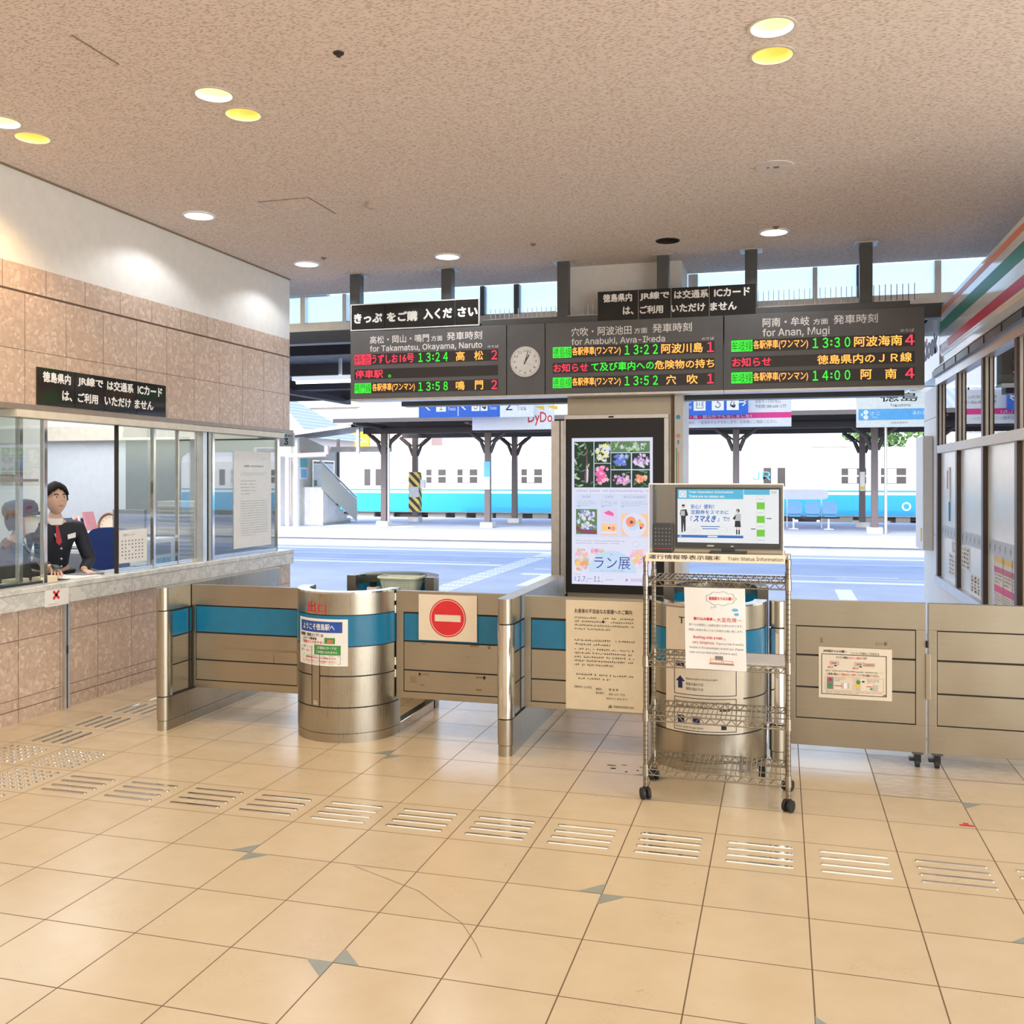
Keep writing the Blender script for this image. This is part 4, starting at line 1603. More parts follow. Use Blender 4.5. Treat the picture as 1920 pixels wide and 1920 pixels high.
for k, mm in enumerate((SW, SGR, SW, SGR, SW, SGR, SW)):
    f.rect(L + Wd * .785, T - .031 - .035 * (k + 1), L + Wd * .865, T - .031 - .035 * k, SGY, 2)
    f.rect(L + Wd * .787, T - .030 - .035 * (k + 1), L + Wd * .863, T - .032 - .035 * k, mm, 3)
    if mm is SW:
        f.rect(L + Wd * .80, T - .051 - .035 * k, L + Wd * .85, T - .048 - .035 * k, SGY, 4)
f.text('13:02', Rr - .038, T - .020, Rr - .012, T - .008, SDK, 0, 3)
f.rect(L + Wd * .88, T - .15, L + Wd * .93, T - .146, SDK, 3).rect(L + Wd * .73, T - .205, L + Wd * .775, T - .201, SDK, 3)
m.build('screen', mo)
m = MB()
m.box(-.37, -.335, 5.0835, 5.085, 1.325, 1.333, ALU)
m.box(-.25, -.235, 5.0835, 5.085, 1.325, 1.331, ALU)
m.build('badge', mo)
sp = thing('speaker', 'black cube speaker with a dotted grille left of the monitor in the clear case', 'speaker', (-.59, 5.11, 1.289))
m = MB()
m.box(-.654, -.543, 5.07, 5.15, 1.289, 1.443, BLACK)
m.build('cabinet', sp, .012, 3)
m = MB()
for i in range(5):
    for j in range(5):
        m.cyl((-.635 + i * .018, 5.0685, 1.335 + j * .02), (-.635 + i * .018, 5.0715, 1.335 + j * .02), .004, INKG, n=10)
m.box(-.65, -.548, 5.0685, 5.07, 1.309, 1.311, RED)
m.build('grille', sp)
# notice hanging on the cart
m = MB()
nx, nz = 10, 8
x0, x1, z0, z1 = -.482, -.176, .697, 1.117


def pp(u, v, l=0):
    return (x0 + (x1 - x0) * u + .008 * (1 - v), 5.022 + .006 * math.sin(u * 5 + v * 3) - l * .0008, z0 + (z1 - z0) * v)


m.add([pp(i / nx, j / nz) for j in range(nz + 1) for i in range(nx + 1)], [(j * (nx + 1) + i, j * (nx + 1) + i + 1, (j + 1) * (nx + 1) + i + 1, (j + 1) * (nx + 1) + i) for j in range(nz) for i in range(nx)], PAPER, True)


class Bent(Face):
    def __init__(s, mb):
        s.mb = mb

    def p(s, u, v, l=1):
        return Vector(pp(u / .306, v / .42, l + .6))


f = Bent(m)
cl = [(.185 + .075 * math.cos(t) * (1 + .05 * math.cos(9 * t)), .367 + .034 * math.sin(t) * (1 + .09 * math.cos(9 * t))) for t in [2 * PI * k / 60 for k in range(60)]]
for k in range(60):
    (ax, ay), (bx, by) = cl[k], cl[(k + 1) % 60]
    qx, qy = .185, .367
    f.poly([(ax, ay), (bx, by), (bx + (qx - bx) * .035, by + (qy - by) * .05), (ax + (qx - ax) * .035, ay + (qy - ay) * .05)], INKG, 1)
f.ring(.155, .325, .005, .0065, INKG, 1, 16).ring(.138, .320, .003, .0042, INKG, 1, 14)
f.text('徳島駅からのお願い', .125, .358, .25, .376, RED, .02, 1)
f.disc(.255, .31, .016, SKYBLUE, 1, 20, .5).disc(.262, .288, .012, SKYBLUE, 1, 20, .6)
f.text('駆け込み乗車', .045, .252, .142, .268, RED, .03, 1).text('は', .147, .252, .156, .262, INKG, 0, 1).text('大変危険', .162, .247, .262, .27, CRIM, 0, 1).text('です。', .265, .252, .29, .262, INKG, 0, 1)
f.text('周りのお客様にご迷惑を掛ける恐れがあります。', .02, .222, .292, .235, INKG, 0, 1)
f.text('時間に余裕を持ってのご利用をお願い致します。', .02, .195, .292, .208, INKG, 0, 1)
f.text('Rushing onto a train', .042, .153, .19, .172, RED, .01, 1).text('is', .197, .155, .205, .166, INKG, 0, 1)
f.text('very dangerous.', .036, .126, .15, .145, CRIM, 0, 1).text('There is a risk of causing', .157, .128, .292, .142, INKG, 0, 1)
f.text('trouble to the passengers around you. Please', .02, .102, .292, .117, INKG, 0, 1)
f.text('make sure you have plenty of time to use it.', .02, .078, .262, .093, INKG, 0, 1)
f.rect(.12, .028, .245, .034, INKG, 1).frame(.125, .036, .185, .056, .003, ORANGE, 1).frame(.19, .034, .24, .05, .003, ORANGE, 1).rect(.15, .05, .19, .072, INKG, 1)
tag(m.build('safety_notice'), 'white paper notice about rushing onto a train hanging from the shelf cart', 'notice')
# sheet lying on the second shelf
m = MB()
m.box(-.20, .02, 5.05, 5.36, .7285, .7305, PAPER)
m.box(-.20, .02, 5.048, 5.05, .712, .7305, PAPER)
tag(m.build('paper_sheet'), 'white sheet lying on the second wire shelf, right half', 'paper sheet')
# loose cable with plug near the cart base
m = MB()
m.tube([(-.11 + .03 * math.cos(t) + .0 * t, 5.60 + .02 * math.sin(t), .02 + .09 * t / 6) for t in [k * .35 for k in range(20)]], .004, BLACK)
m.tube([(-.075, 5.56, .02), (-.06, 5.55, .06), (-.05, 5.57, .10), (-.065, 5.60, .12)], .003, PAPER)
m.box(-.12, -.085, 5.57, 5.60, .004, .07, BLACK)
tag(m.build('power_cable'), 'coiled black and white power cable on the floor behind the shelf cart', 'cable')
# worn mark on the floor

# ============================================================ hanging departure boards
YB = 9.10
hf = thing('hanger_frame', 'dark grey posts and rail hanging the departure boards from the ceiling', 'hanger', (-1.5, 9.2, 3.2))
for x in (-4.255, -3.249, -2.05, -1.079, -.266, .736):
    m = MB()
    m.box(x - .055, x + .055, 9.14, 9.25, 3.19, 3.795, DKPOST)
    m.build('post', hf, .004)
    m = MB()
    m.box(x - .10, x + .10, 9.10, 9.29, 3.787, 3.80, ALU)
    m.build('top_plate', hf, .002)
m = MB()
m.box(-2.87, 1.10, 9.124, 9.24, 3.191, 3.255, DKPOST)
m.build('rail', hf, .004)
for k, (a, b) in enumerate(((-2.78, -2.12), (-2.0, -1.70), (-.20, .66), (.80, 1.14))):
    m = MB()
    n = int((b - a) / .045)
    for i in range(n + 1):
        x = a + (b - a) * i / n
        m.cyl((x, 9.15, 3.255), (x, 9.15 + rnd.uniform(-.01, .01), 3.41 if k > 1 else 3.36), .0035, ALU if k < 3 else DKPOST, n=5)
    m.box(a, b, 9.14, 9.16, 3.255, 3.262, ALU)
    m.build('bird_spikes', hf)


def board(x0, x1, label, group='departure boards'):
    o = thing('departure_board', label, 'departure board', ((x0 + x1) / 2, YB, 2.5), group=group)
    m = MB()
    m.box(x0 + .004, x1 - .004, YB, 9.32, 2.50, 3.19, DKGREY)
    m.build('housing', o, .003)
    m = MB()
    m.box(x0, x1, YB + .01, 9.33, 2.478, 2.499, ALU)
    m.build('bottom_trim', o)
    return o


SLOTS = ((2.845, 2.956), (2.698, 2.80), (2.552, 2.66))


def led_rows(o, x0, x1, rows):
    m = MB()
    for a, b in SLOTS:
        m.box(x0, x1, YB - .0015, YB + .002, a, b, SLOT)
    m.build('led_slot', o)
    W_ = x1 - x0
    for (a, b), row in zip(SLOTS, rows):
        for it in row:
            m = MB()
            f = FY(m, 0, YB - .0015, 0)
            st, u0, u1, mm = it[:4]
            k = it[4] if len(it) > 4 else ''
            ua, ub = x0 + W_ * u0, x0 + W_ * u1
            if k == 'inv':
                f.rect(ua, a + .003, ub, b - .003, mm, 1)
                f.text(st, ua + .004, a + .008, ub - .004, b - .008, SLOT, .0, 2)
            elif '：' in st:
                h_, n_ = st.split('：')
                um, hw, sq = (ua + ub) / 2, (ub - ua), (b - a) * .07
                f.text(h_, ua, a + .010, ua + hw * .42, b - .008, mm, .014, 1)
                f.text(n_, ub - hw * .42, a + .010, ub, b - .008, mm, .014, 1)
                for q in (.34, .64):
                    f.rect(um - sq, a + (b - a) * q - sq, um + sq, a + (b - a) * q + sq, mm, 1)
            elif k == 'dot':
                f.ring(ua, a + .025, .009, .015, mm, 1, 16)
            else:
                f.text(st, ua, a + .010, ub, b - .008, mm, .014, 1, None)
            m.build('led_text', o)


def heading(o, jp, u, fr, en, bits, y0=3.045):
    for st, a, b, z0, z1 in bits:
        m = MB()
        f = FY(m, 0, YB, 0)
        f.text(st, a, z0, b, z1, LETTER, .012)
        m.build('heading_text', o)


o = board(-4.287, -2.605, 'departure board for Takamatsu, Okayama and Naruto, leftmost of three')
heading(o, 0, 0, 0, 0, [('高松・岡山・鳴門', -4.065, -3.418, 3.058, 3.138), ('方面', -3.395, -3.275, 3.062, 3.115), ('発車時刻', -3.229, -2.857, 3.062, 3.145),
                        ('for Takamatsu, Okayama, Naruto', -4.065, -2.856, 2.962, 3.04), ('のりば', -2.80, -2.685, 2.972, 2.998)])
led_rows(o, -4.235, -2.692, [
    [('特急', .0, .12, LED_R, 'inv'), ('うずしお', .125, .31, LED_R), ('16号', .325, .425, LED_R), ('１３：２４', .455, .66, LED_G), ('高', .715, .775, LED_O), ('松', .84, .90, LED_O), ('２', .955, .995, LED_R)],
    [('停車駅', .005, .205, LED_R), ('。', .252, .27, LED_G, 'dot')],
    [('鳴門線', .0, .12, LED_G, 'inv'), ('各駅停車(ワンマン)', .128, .43, LED_O), ('１３：５８', .455, .66, LED_G), ('鳴', .715, .775, LED_O), ('門', .845, .90, LED_O), ('２', .955, .995, LED_R)]])
# clock panel
ck = thing('clock_panel', 'grey panel with a round white station clock between two departure boards', 'clock', (-2.41, YB, 2.5))
m = MB()
m.box(-2.601, -2.218, YB, 9.32, 2.50, 3.19, DKGREY)
m.build('housing', ck, .003)
m = MB()
m.box(-2.605, -2.215, YB + .01, 9.33, 2.478, 2.499, ALU)
m.build('bottom_trim', ck)
m = MB()
m.cyl((-2.413, YB - .006, 2.822), (-2.413, YB + .01, 2.822), .150, WHITE, n=48)
m.build('dial', ck)
m = MB()
for k in range(48):
    a0, a1 = 2 * PI * k / 48, 2 * PI * (k + 1) / 48
m = MB()
f = FY(m, 0, YB - .006, 0)
f.ring(-2.413, 2.822, .143, .151, ALU, 1, 48)
m.build('dial_ring', ck)
m = MB()
f = FY(m, 0, YB - .006, 0)
for h in range(12):
    a = 2 * PI * h / 12
    u, v = -2.413 + .108 * math.sin(a), 2.822 + .108 * math.cos(a)
    st = str(h or 12)
    w = .010 * len(st)
    f.text(st, u - w, v - .012, u + w, v + .012, INK, .0, 1)
for k in range(60):
    a = 2 * PI * k / 60
    r0, r1, w = (.128, .138, .0012)
    d, nrm = Vector((math.sin(a), math.cos(a))), Vector((math.cos(a), -math.sin(a)))
    c = Vector((-2.413, 2.822))
    q = [c + d * r0 - nrm * w, c + d * r1 - nrm * w, c + d * r1 + nrm * w, c + d * r0 + nrm * w]
    f.poly([tuple(x) for x in q][::-1], INK, 1)
m.build('numerals', ck)


def hand(ang, ln, w, tail, name, mm, l):
    m = MB()
    f = FY(m, 0, YB - .007, 0)
    d, nrm = Vector((math.sin(ang), math.cos(ang))), Vector((math.cos(ang), -math.sin(ang)))
    c = Vector((-2.413, 2.822))
    q = [c - d * tail - nrm * w, c + d * ln - nrm * w * .7, c + d * ln + nrm * w * .7, c - d * tail + nrm * w]
    f.poly([tuple(x) for x in q][::-1], mm, l)
    f.disc(-2.413, 2.822, .008, mm, l, 14)
    m.build(name, ck)


hand(math.radians(31), .078, .006, .02, 'hour_hand', INK, 3)
hand(math.radians(16), .120, .004, .03, 'minute_hand', INK, 4)
hand(math.radians(118), .115, .001, .02, 'second_hand', INKG, 5)
o = board(-2.214, -.512, 'departure board for Anabuki and Awa-Ikeda, middle of three beside the clock')
heading(o, 0, 0, 0, 0, [('穴吹・阿波池田', -1.952, -1.368, 3.05, 3.135), ('方面', -1.343, -1.219, 3.055, 3.108), ('発車時刻', -1.17, -.802, 3.055, 3.14),
                        ('for Anabuki, Awa-Ikeda', -1.952, -1.051, 2.955, 3.03), ('のりば', -.71, -.598, 2.968, 2.995)])
led_rows(o, -2.136, -.593, [
    [('徳島線', .0, .12, LED_G, 'inv'), ('各駅停車(ワンマン)', .125, .43, LED_O), ('１３：２２', .455, .66, LED_G), ('阿波川島', .68, .93, LED_O), ('１', .955, .995, LED_R)],
    [('お知らせ', .005, .225, LED_R), ('て及び車内への', .245, .635, LED_G), ('危険物の持ち', .64, .998, LED_O)],
    [('徳島線', .0, .12, LED_G, 'inv'), ('各駅停車(ワンマン)', .125, .43, LED_O), ('１３：５２', .455, .66, LED_G), ('穴', .71, .77, LED_O), ('吹', .835, .90, LED_O), ('１', .955, .995, LED_R)]])
o = board(-.508, 1.22, 'departure board for Anan and Mugi, rightmost of three')
heading(o, 0, 0, 0, 0, [('阿南・牟岐', -.162, .249, 3.065, 3.148), ('方面', .281, .409, 3.07, 3.122), ('発車時刻', .455, .83, 3.065, 3.148),
                        ('for Anan, Mugi', -.162, .423, 2.96, 3.05), ('のりば', 1.017, 1.131, 2.972, 3.0)])
led_rows(o, -.441, 1.135, [
    [('牟岐線', .0, .12, LED_G, 'inv'), ('各駅停車(ワンマン)', .125, .43, LED_O), ('１３：３０', .455, .66, LED_G), ('阿波海南', .68, .935, LED_O), ('４', .95, .998, LED_R)],
    [('お知らせ', .005, .225, LED_R), ('徳島県内のＪＲ線', .48, .985, LED_O)],
    [('牟岐線', .0, .12, LED_G, 'inv'), ('各駅停車(ワンマン)', .125, .43, LED_O), ('１４：００', .455, .66, LED_G), ('阿', .715, .775, LED_O), ('南', .845, .905, LED_O), ('４', .95, .998, LED_R)]])

# black acrylic signs standing on the boards and on the wall
IC = [[('徳島県内', .035, .225, 1), ('は、', .165, .235, 0)], [('JR線で', .275, .465, 1), ('ご利用', .275, .425, 0)],
      [('は交通系', .495, .71, 1), ('いただけ', .475, .69, 0)], [('ICカード', .745, .965, 1), ('ません', .72, .885, 0)]]


def ic_sign(mbf, u0, v0, w, h, seams=True):
    for col in IC:
        for st, a, b, top in col:
            z0, z1 = (.60, .85) if top else (.17, .42)
            mbf.text(st, u0 + w * a, v0 + h * z0, u0 + w * b, v0 + h * z1, LETTER, .028, 1)


def black_sign(name, label, M_, w, h, seams, texts, frame=None, t=.012):
    """panel whose lower left front corner is the origin of M_ (x right, y away, z up)"""
    loc = M_.translation
    o = thing(name, label, 'sign', loc, M_.to_euler().z, 'black sign panels with white lettering')
    m = MB(M_)
    prev = 0
    for sx in list(seams) + [1.0]:
        m.box(prev * w + (.0025 if prev else 0), sx * w - (.0025 if sx < 1 else 0), 0, t, 0, h, BLKSIGN)
        prev = sx
    m.build('panel', o, .001)
    for st, a, b, z0, z1, bold in texts:
        m = MB(M_)
        f = Face(m, (0, 0, 0), (1, 0, 0), (0, 0, 1))
        f.text(st, w * a, h * z0, w * b, h * z1, LETTER, bold, 1)
        m.build('lettering', o)
    m = MB(M_)
    m.box(.002, w - .002, t, t + .004, .002, h - .002, ALU)
    if frame:
        for a in ((-frame, w + frame, -.002, t + .004, h, h + frame), (-frame, w + frame, -.002, t + .004, -frame, 0), (-frame, 0, -.002, t + .004, 0, h), (w, w + frame, -.002, t + .004, 0, h)):
            m.box(*a, WHITE)
    m.build('frame', o)
    return o


ICT = [(st, a, b, .62 if top else .17, .91 if top else .45, .036) for col in IC for st, a, b, top in col]
black_sign('notice_board', 'black sign about IC cards in two lines of white letters standing on the departure boards', Matrix.Translation((-1.695, 9.104, 3.191)), 1.472, .279, (.265, .475, .715), ICT)
black_sign('notice_board', 'black sign about IC cards mounted on the stone wall above the ticket windows', Matrix.Translation((XL + .0163, 5.588, 2.198)) @ Matrix.Rotation(PI / 2, 4, 'Z'), 1.462, .265, (.255, .475, .735), ICT)
black_sign('notice_board', 'black sign asking to buy tickets, one line of white letters in a thin white frame', Matrix.Translation((-4.272, 9.104, 3.211)), 1.375, .253, (.27, .545, .82),
           [('きっぷ', .02, .25, .25, .66, .05), ('をご購', .285, .53, .25, .66, .05), ('入くだ', .575, .80, .29, .72, .05), ('さい', .84, .995, .32, .72, .05)], .010)

# dark boxes hung behind the boards
for a, b, lab in ((-3.89, -2.08, 'dark grey hanging box under the left departure board'), (-.95, 1.10, 'dark grey hanging box under the right departure board')):
    m = MB()
    m.box(a, b, 9.52, 9.70, 2.445, 2.52, DKPOST)
    m.box(a, b, 9.50, 9.52, 2.50 if a < -2 else 2.50, 2.52, ALU)
    m.box(a + .2, a + .24, 9.58, 9.62, 2.52, 3.3, DKPOST)
    m.box(b - .24, b - .2, 9.58, 9.62, 2.52, 3.3, DKPOST)
    tag(m.build('hanging_sign_box', bevel=.003), lab, 'hanging sign', 'dark sign boxes seen from behind')

# ============================================================ digital poster on the column
dp = thing('digital_poster', 'tall black framed digital poster for an orchid show on the column', 'digital poster', (-1.57, 9.36, .5))
m = MB()
m.box(-2.062, -1.088, 9.345, 9.42, .545, 2.265, BLACK)
m.build('housing', dp, .004)
m = MB()
for a in ((-2.075, -1.045, 9.335, 9.42, 2.265, 2.305), (-1.088, -1.045, 9.335, 9.42, .53, 2.265), (-2.075, -2.062, 9.335, 9.42, .53, 2.265)):
    m.box(*a, ALU)
m.box(-1.63, -1.58, 9.33, 9.335, 2.275, 2.29, BLACK)
m.build('frame', dp, .002)
DW = glow('poster_white', (.80, .80, .97), .92)
DK = glow('poster_dark', (.05, .075, .055), .8)
DG = glow('poster_leaf', (.17, .30, .15), .8)
DGL = glow('poster_pale_leaf', (.50, .66, .42), .9)
DY = glow('poster_pale_yellow', (.86, .82, .42), .95)
DPK = glow('poster_pink', (.90, .16, .42), .95)
DPK2 = glow('poster_light_pink', (.95, .50, .66), .95)
DB = glow('poster_blue', (.17, .25, .75), .95)
DB2 = glow('poster_light_blue', (.45, .55, .92), .95)
DV = glow('poster_violet', (.60, .30, .68), .95)
DV2 = glow('poster_lilac', (.78, .66, .86), .95)
DO = glow('poster_coral', (.95, .36, .22), .95)
DO2 = glow('poster_peach', (.97, .62, .42), .95)
DBR = glow('poster_maroon', (.30, .12, .14), .8)
DNV = glow('poster_navy_text', (.10, .10, .40), .8)
DGY = glow('poster_grey_text', (.42, .44, .62), .8)
DSK = glow('poster_sky', (.58, .74, .93), .95)
DLB = glow('poster_panel', (.70, .76, .95), .92)
DYE = glow('poster_golden', (.95, .66, .16), .95)
m = MB()
f = FY(m, 0, 9.3445, 0)
L, Bq, Wd, H = -2.000, .632, .802, 1.446
f.rect(L, Bq, L + Wd, Bq + H, DW, 1)


def P(x, y):
    """position on the artwork, x right and y down, in the proportions of the printed sheet (1010 x 1810)"""
    return L + Wd * x / 1010, Bq + H * (1 - y / 1810)


def prect(x0, y0, x1, y1, mm, l):
    a, b = P(x0, y1)
    c, d = P(x1, y0)
    f.rect(a, b, c, d, mm, l)


def ptext(st, x0, y0, x1, y1, mm, l=5, bold=0):
    a, b = P(x0, y1)
    c, d = P(x1, y0)
    f.text(st, a, b, c, d, mm, bold, l)


def blossoms(x0, y0, x1, y1, cx, cy, rx, ry, cols, n, sz, seed, l=3):
    r = random.Random(seed)
    for k in range(n):
        t, q = r.uniform(0, 2 * PI), math.sqrt(r.random())
        x, y = cx + rx * q * math.cos(t), cy + ry * q * math.sin(t)
        s_ = sz * r.uniform(.6, 1.2)
        x, y = min(max(x, x0 + s_), x1 - s_), min(max(y, y0 + s_), y1 - s_)
        u, v = P(x, y)
        ph = r.uniform(0, 6)
        k_ = Wd / 1010
        pts = [(u + s_ * k_ * (1 + .35 * math.cos(5 * a + ph)) * .75 * math.cos(a), v + s_ * k_ * (1 + .35 * math.cos(5 * a + ph)) * .75 * math.sin(a)) for a in [2 * PI * i / 20 for i in range(20)]]
        f.poly(pts, r.choice(cols), l + (k % 5) * .2)


def leaves(x0, y0, x1, y1, cols, n, seed, l=2.6):
    r = random.Random(seed)
    for k in range(n):
        x, y = r.uniform(x0 + 8, x1 - 8), r.uniform(y0 + 8, y1 - 8)
        a, ln, w = r.uniform(0, PI), r.uniform(15, 60), r.uniform(4, 14)
        pts = []
        for i in range(10):
            t = 2 * PI * i / 10
            px, py = x + ln * math.cos(t) * math.cos(a) - w * math.sin(t) * math.sin(a), y + ln * math.cos(t) * math.sin(a) + w * math.sin(t) * math.cos(a)
            pts.append(P(min(max(px, x0), x1), min(max(py, y0), y1)))
        f.poly(pts[::-1], r.choice(cols), l)


prect(32, 45, 975, 612, DLB, 2)
cells = [(32, 45, 276, 612), (286, 45, 490, 310), (496, 45, 975, 180), (286, 318, 490, 612), (496, 190, 742, 388), (756, 190, 975, 388), (496, 400, 742, 612), (756, 400, 975, 612)]
for k, c in enumerate(cells):
    prect(*c, DK if k not in (2,) else DG, 2.3)
    leaves(*c, [DG, DG, DK, DGL] if k in (0, 1, 2) else [DK, DG, DK], 34 if k in (0, 2) else 20, 40 + k)
a = cells[0]
f.poly([P(190, 90), P(178, 380), P(160, 470), P(170, 560), P(200, 560), P(214, 480), P(206, 380)], DBR, 3)
f.poly([P(188, 330), P(186, 560), P(206, 540), P(212, 400)], DV2, 3.3)
f.poly([P(36, 470), P(110, 500), P(90, 520), P(36, 500)], DGL, 3)
blossoms(*cells[1], 388, 180, 80, 110, [DY, DY, DGL, DW], 40, 26, 51)
blossoms(*cells[2], 735, 110, 220, 55, [DGL, DGL, DW, DG], 36, 30, 52)
blossoms(*cells[3], 385, 450, 75, 120, [DPK, DPK, DPK2], 38, 30, 53)
blossoms(*cells[4], 620, 270, 85, 75, [DB, DB, DB2], 34, 28, 54)
blossoms(*cells[5], 870, 285, 90, 85, [DV2, DV2, DW, DV], 44, 24, 55)
blossoms(*cells[6], 630, 520, 105, 70, [DV, DV2, DV, DPK2], 44, 22, 56)
blossoms(*cells[7], 865, 500, 78, 48, [DO, DO, DO2], 40, 22, 57)
for c in cells:
    prect(c[0] - 4, c[1], c[0], c[3], DLB, 5)
x, y = P(50, 668)
f.lines(P(50, 668)[0], P(50, 668)[1], P(955, 640)[0], P(955, 640)[1], 1, DGY, .9, 1, 3, 60)
prect(40, 690, 970, 1225, DLB, 2)
prect(350, 700, 353, 1215, DW, 3)
prect(592, 700, 595, 1215, DW, 3)
ptext('SHOP', 128, 712, 235, 742, DGY)
ptext('CAFE', 420, 712, 525, 742, DGY)
ptext('RESTAURANT', 655, 712, 930, 742, DGY)
for x0, x1, sd in ((70, 300, 61), (372, 575, 62), (622, 950, 63)):
    u0, v0 = P(x0, 850)
    u1, v1 = P(x1, 780)
    f.lines(u0, v0, u1, v1, 3, DGY, .6, .7, 3, sd)
    prect(x0, 838, x0 + 40, 852, DB2, 4)
prect(54, 880, 320, 1190, DG, 3)
blossoms(54, 880, 320, 1190, 187, 1000, 120, 110, [DW, DW, DV2, DGL, DG, DB], 60, 26, 64, 3.4)
f.poly([P(54, 1090), P(320, 1150), P(320, 1190), P(120, 1180), P(54, 1140)], DBR, 4.8)
blossoms(54, 880, 320, 1190, 200, 1100, 110, 40, [DW, DB, DGL, DV2], 18, 20, 65, 5)
prect(372, 880, 570, 1030, DV2, 3)
f.poly([P(405, 920), P(470, 895), P(530, 930), P(525, 965), P(440, 945)], DPK, 4)
prect(372, 1055, 570, 1200, DO2, 3)
f.disc(*P(418, 1110), .022, DYE, 4, 18).disc(*P(472, 1110), .013, DBR, 4, 16).disc(*P(522, 1115), .022, DO, 4, 18)
prect(374, 1150, 568, 1180, DW, 4)
prect(622, 930, 952, 1205, DO2, 3)
f.disc(*P(782, 1070), .118, DW, 4, 40).disc(*P(765, 1070), .055, DSK, 4.3, 30).disc(*P(742, 1030), .050, DO, 5, 30).disc(*P(750, 1035), .016, DBR, 6, 16)
f.disc(*P(850, 1030), .022, DYE, 5, 16).disc(*P(875, 1075), .026, DO, 5, 18).disc(*P(865, 1105), .012, DBR, 6, 14).disc(*P(848, 1010), .011, DGL, 6, 12)
f.lines(*P(50, 1320), *P(700, 1262), 2, DGY, .6, .85, 3, 66)
f.ring(*P(800, 1305), .026, .028, DGY, 3, 28)
# lower banner with the show title
prect(32, 1362, 975, 1660, DW, 2.5)
blossoms(32, 1362, 240, 1660, 110, 1500, 100, 140, [DO, DYE, DPK2, DV2, DGL, DW, DO2], 70, 36, 67)
blossoms(240, 1362, 420, 1460, 300, 1390, 120, 40, [DYE, DPK2, DGL, DV], 24, 26, 68)
blossoms(640, 1362, 975, 1660, 860, 1470, 140, 110, [DPK2, DV2, DYE, DPK, DO2, DW], 80, 36, 69)
pts = []
for k in range(31):
    t = PI * k / 30
    pts.append(P(508 + 300 * math.cos(t), 1660 - 270 * math.sin(t)))
f.poly(pts, DSK, 4.8)
ptext('ラン展', 285, 1465, 735, 1615, DNV, 6, .0)
ptext('さあ、さく。花が輝やかな春を。', 360, 1625, 665, 1645, DGY, 6)
ptext('-20-', 475, 1425, 530, 1445, DGY, 6)
ptext('2026', 32, 1680, 115, 1695, DGY)
prect(30, 1718, 56, 1770, DB2, 4)
ptext('2.7', 76, 1712, 170, 1775, DNV)
ptext('Sat', 175, 1762, 205, 1778, DNV)
prect(190, 1738, 262, 1742, DNV, 5)
ptext('3.1', 280, 1712, 355, 1775, DNV)
ptext('Sun', 365, 1762, 395, 1778, DNV)
ptext('高知県立植物園', 425, 1738, 520, 1756, DGY)
ptext('牧野植物園', 740, 1722, 880, 1765, DV)
f.disc(*P(690, 1745), .014, DV, 5, 10)
m.build('screen', dp)

m = MB()
m.box(-.985, -.925, 9.356, 9.359, 1.35, 2.38, PAPER)
f = FY(m, -.985, 9.356, 1.35)
f.disc(.03, .92, .022, SKYBLUE, 1, 20).disc(.03, .74, .022, mat('salmon_print', (.85, .45, .42)), 1, 20).rect(.012, .05, .02, .62, LGREEN, 1).rect(.03, .1, .036, .58, ORANGE, 1)
f.rect(.022, .66, .04, .70, SKYBLUE, 1)
tag(m.build('jamb_poster'), 'narrow coloured poster strip on the white door jamb right of the column', 'poster')
# ============================================================ ticket wall notices
m = MB()
m.box(-4.995, -4.9915, 5.628, 5.858, .768, .924, PAPER)
f = FXp(m, -4.9915, 5.628, .768)
for s_ in (1, -1):
    d = Vector((1, s_)).normalized()
    n = Vector((-d.y, d.x))
    c = Vector((.105, .078))
    q = [c - d * .040 - n * .010, c + d * .040 - n * .010, c + d * .040 + n * .010, c - d * .040 + n * .010]
    f.poly([tuple(x) for x in q], RED, 1)
f.text('交通系ICカード', .022, .122, .215, .145, INKG, 0, 1)
f.lines(.03, .006, .2, .02, 1, INKG, seed=70)
tag(m.build('cross_notice'), 'small white paper with a red cross hanging on the marble counter edge', 'notice')
m = MB()
m.box(-5.055, -5.0535, 8.147, 8.847, 1.0, 1.945, PAPER)
f = FXp(m, -5.0535, 8.147, 1.0)
f.text('お客様への大切なお知らせ', .18, .79, .55, .81, INKG, .01)
f.lines(.12, .70, .62, .735, 2, INKG, .35, .9, seed=71)
f.lines(.12, .50, .40, .66, 5, INKG, .3, .6, seed=72)
f.lines(.12, .10, .63, .46, 15, INKG, .3, .6, seed=73)
f.lines(.5, .85, .62, .88, 2, INKG, .3, seed=74)
tag(m.build('window_notice'), 'large white printed notice behind the glass of the far ticket window', 'notice')
m = MB()
m.box(-5.064, -5.062, 6.50, 6.85, 1.0, 1.265, PAPER)
f = FXp(m, -5.062, 6.50, 1.0)
f.text('営業カレンダー', .05, .215, .2, .235, INKG)
for r_ in range(6):
    for c_ in range(7):
        if rnd.random() < .9:
            f.rect(.03 + c_ * .042, .03 + r_ * .028, .045 + c_ * .042, .042 + r_ * .028, INKG, 1)
tag(m.build('calendar_sheet'), 'white calendar sheet stuck low on the second ticket window', 'notice')
m = MB()
m.box(-5.08, -5.077, 5.05, 5.28, 1.0, 1.22, PAPER)
tag(m.build('price_sheet'), 'white sheet standing behind the glass at the left edge of the photo', 'notice')
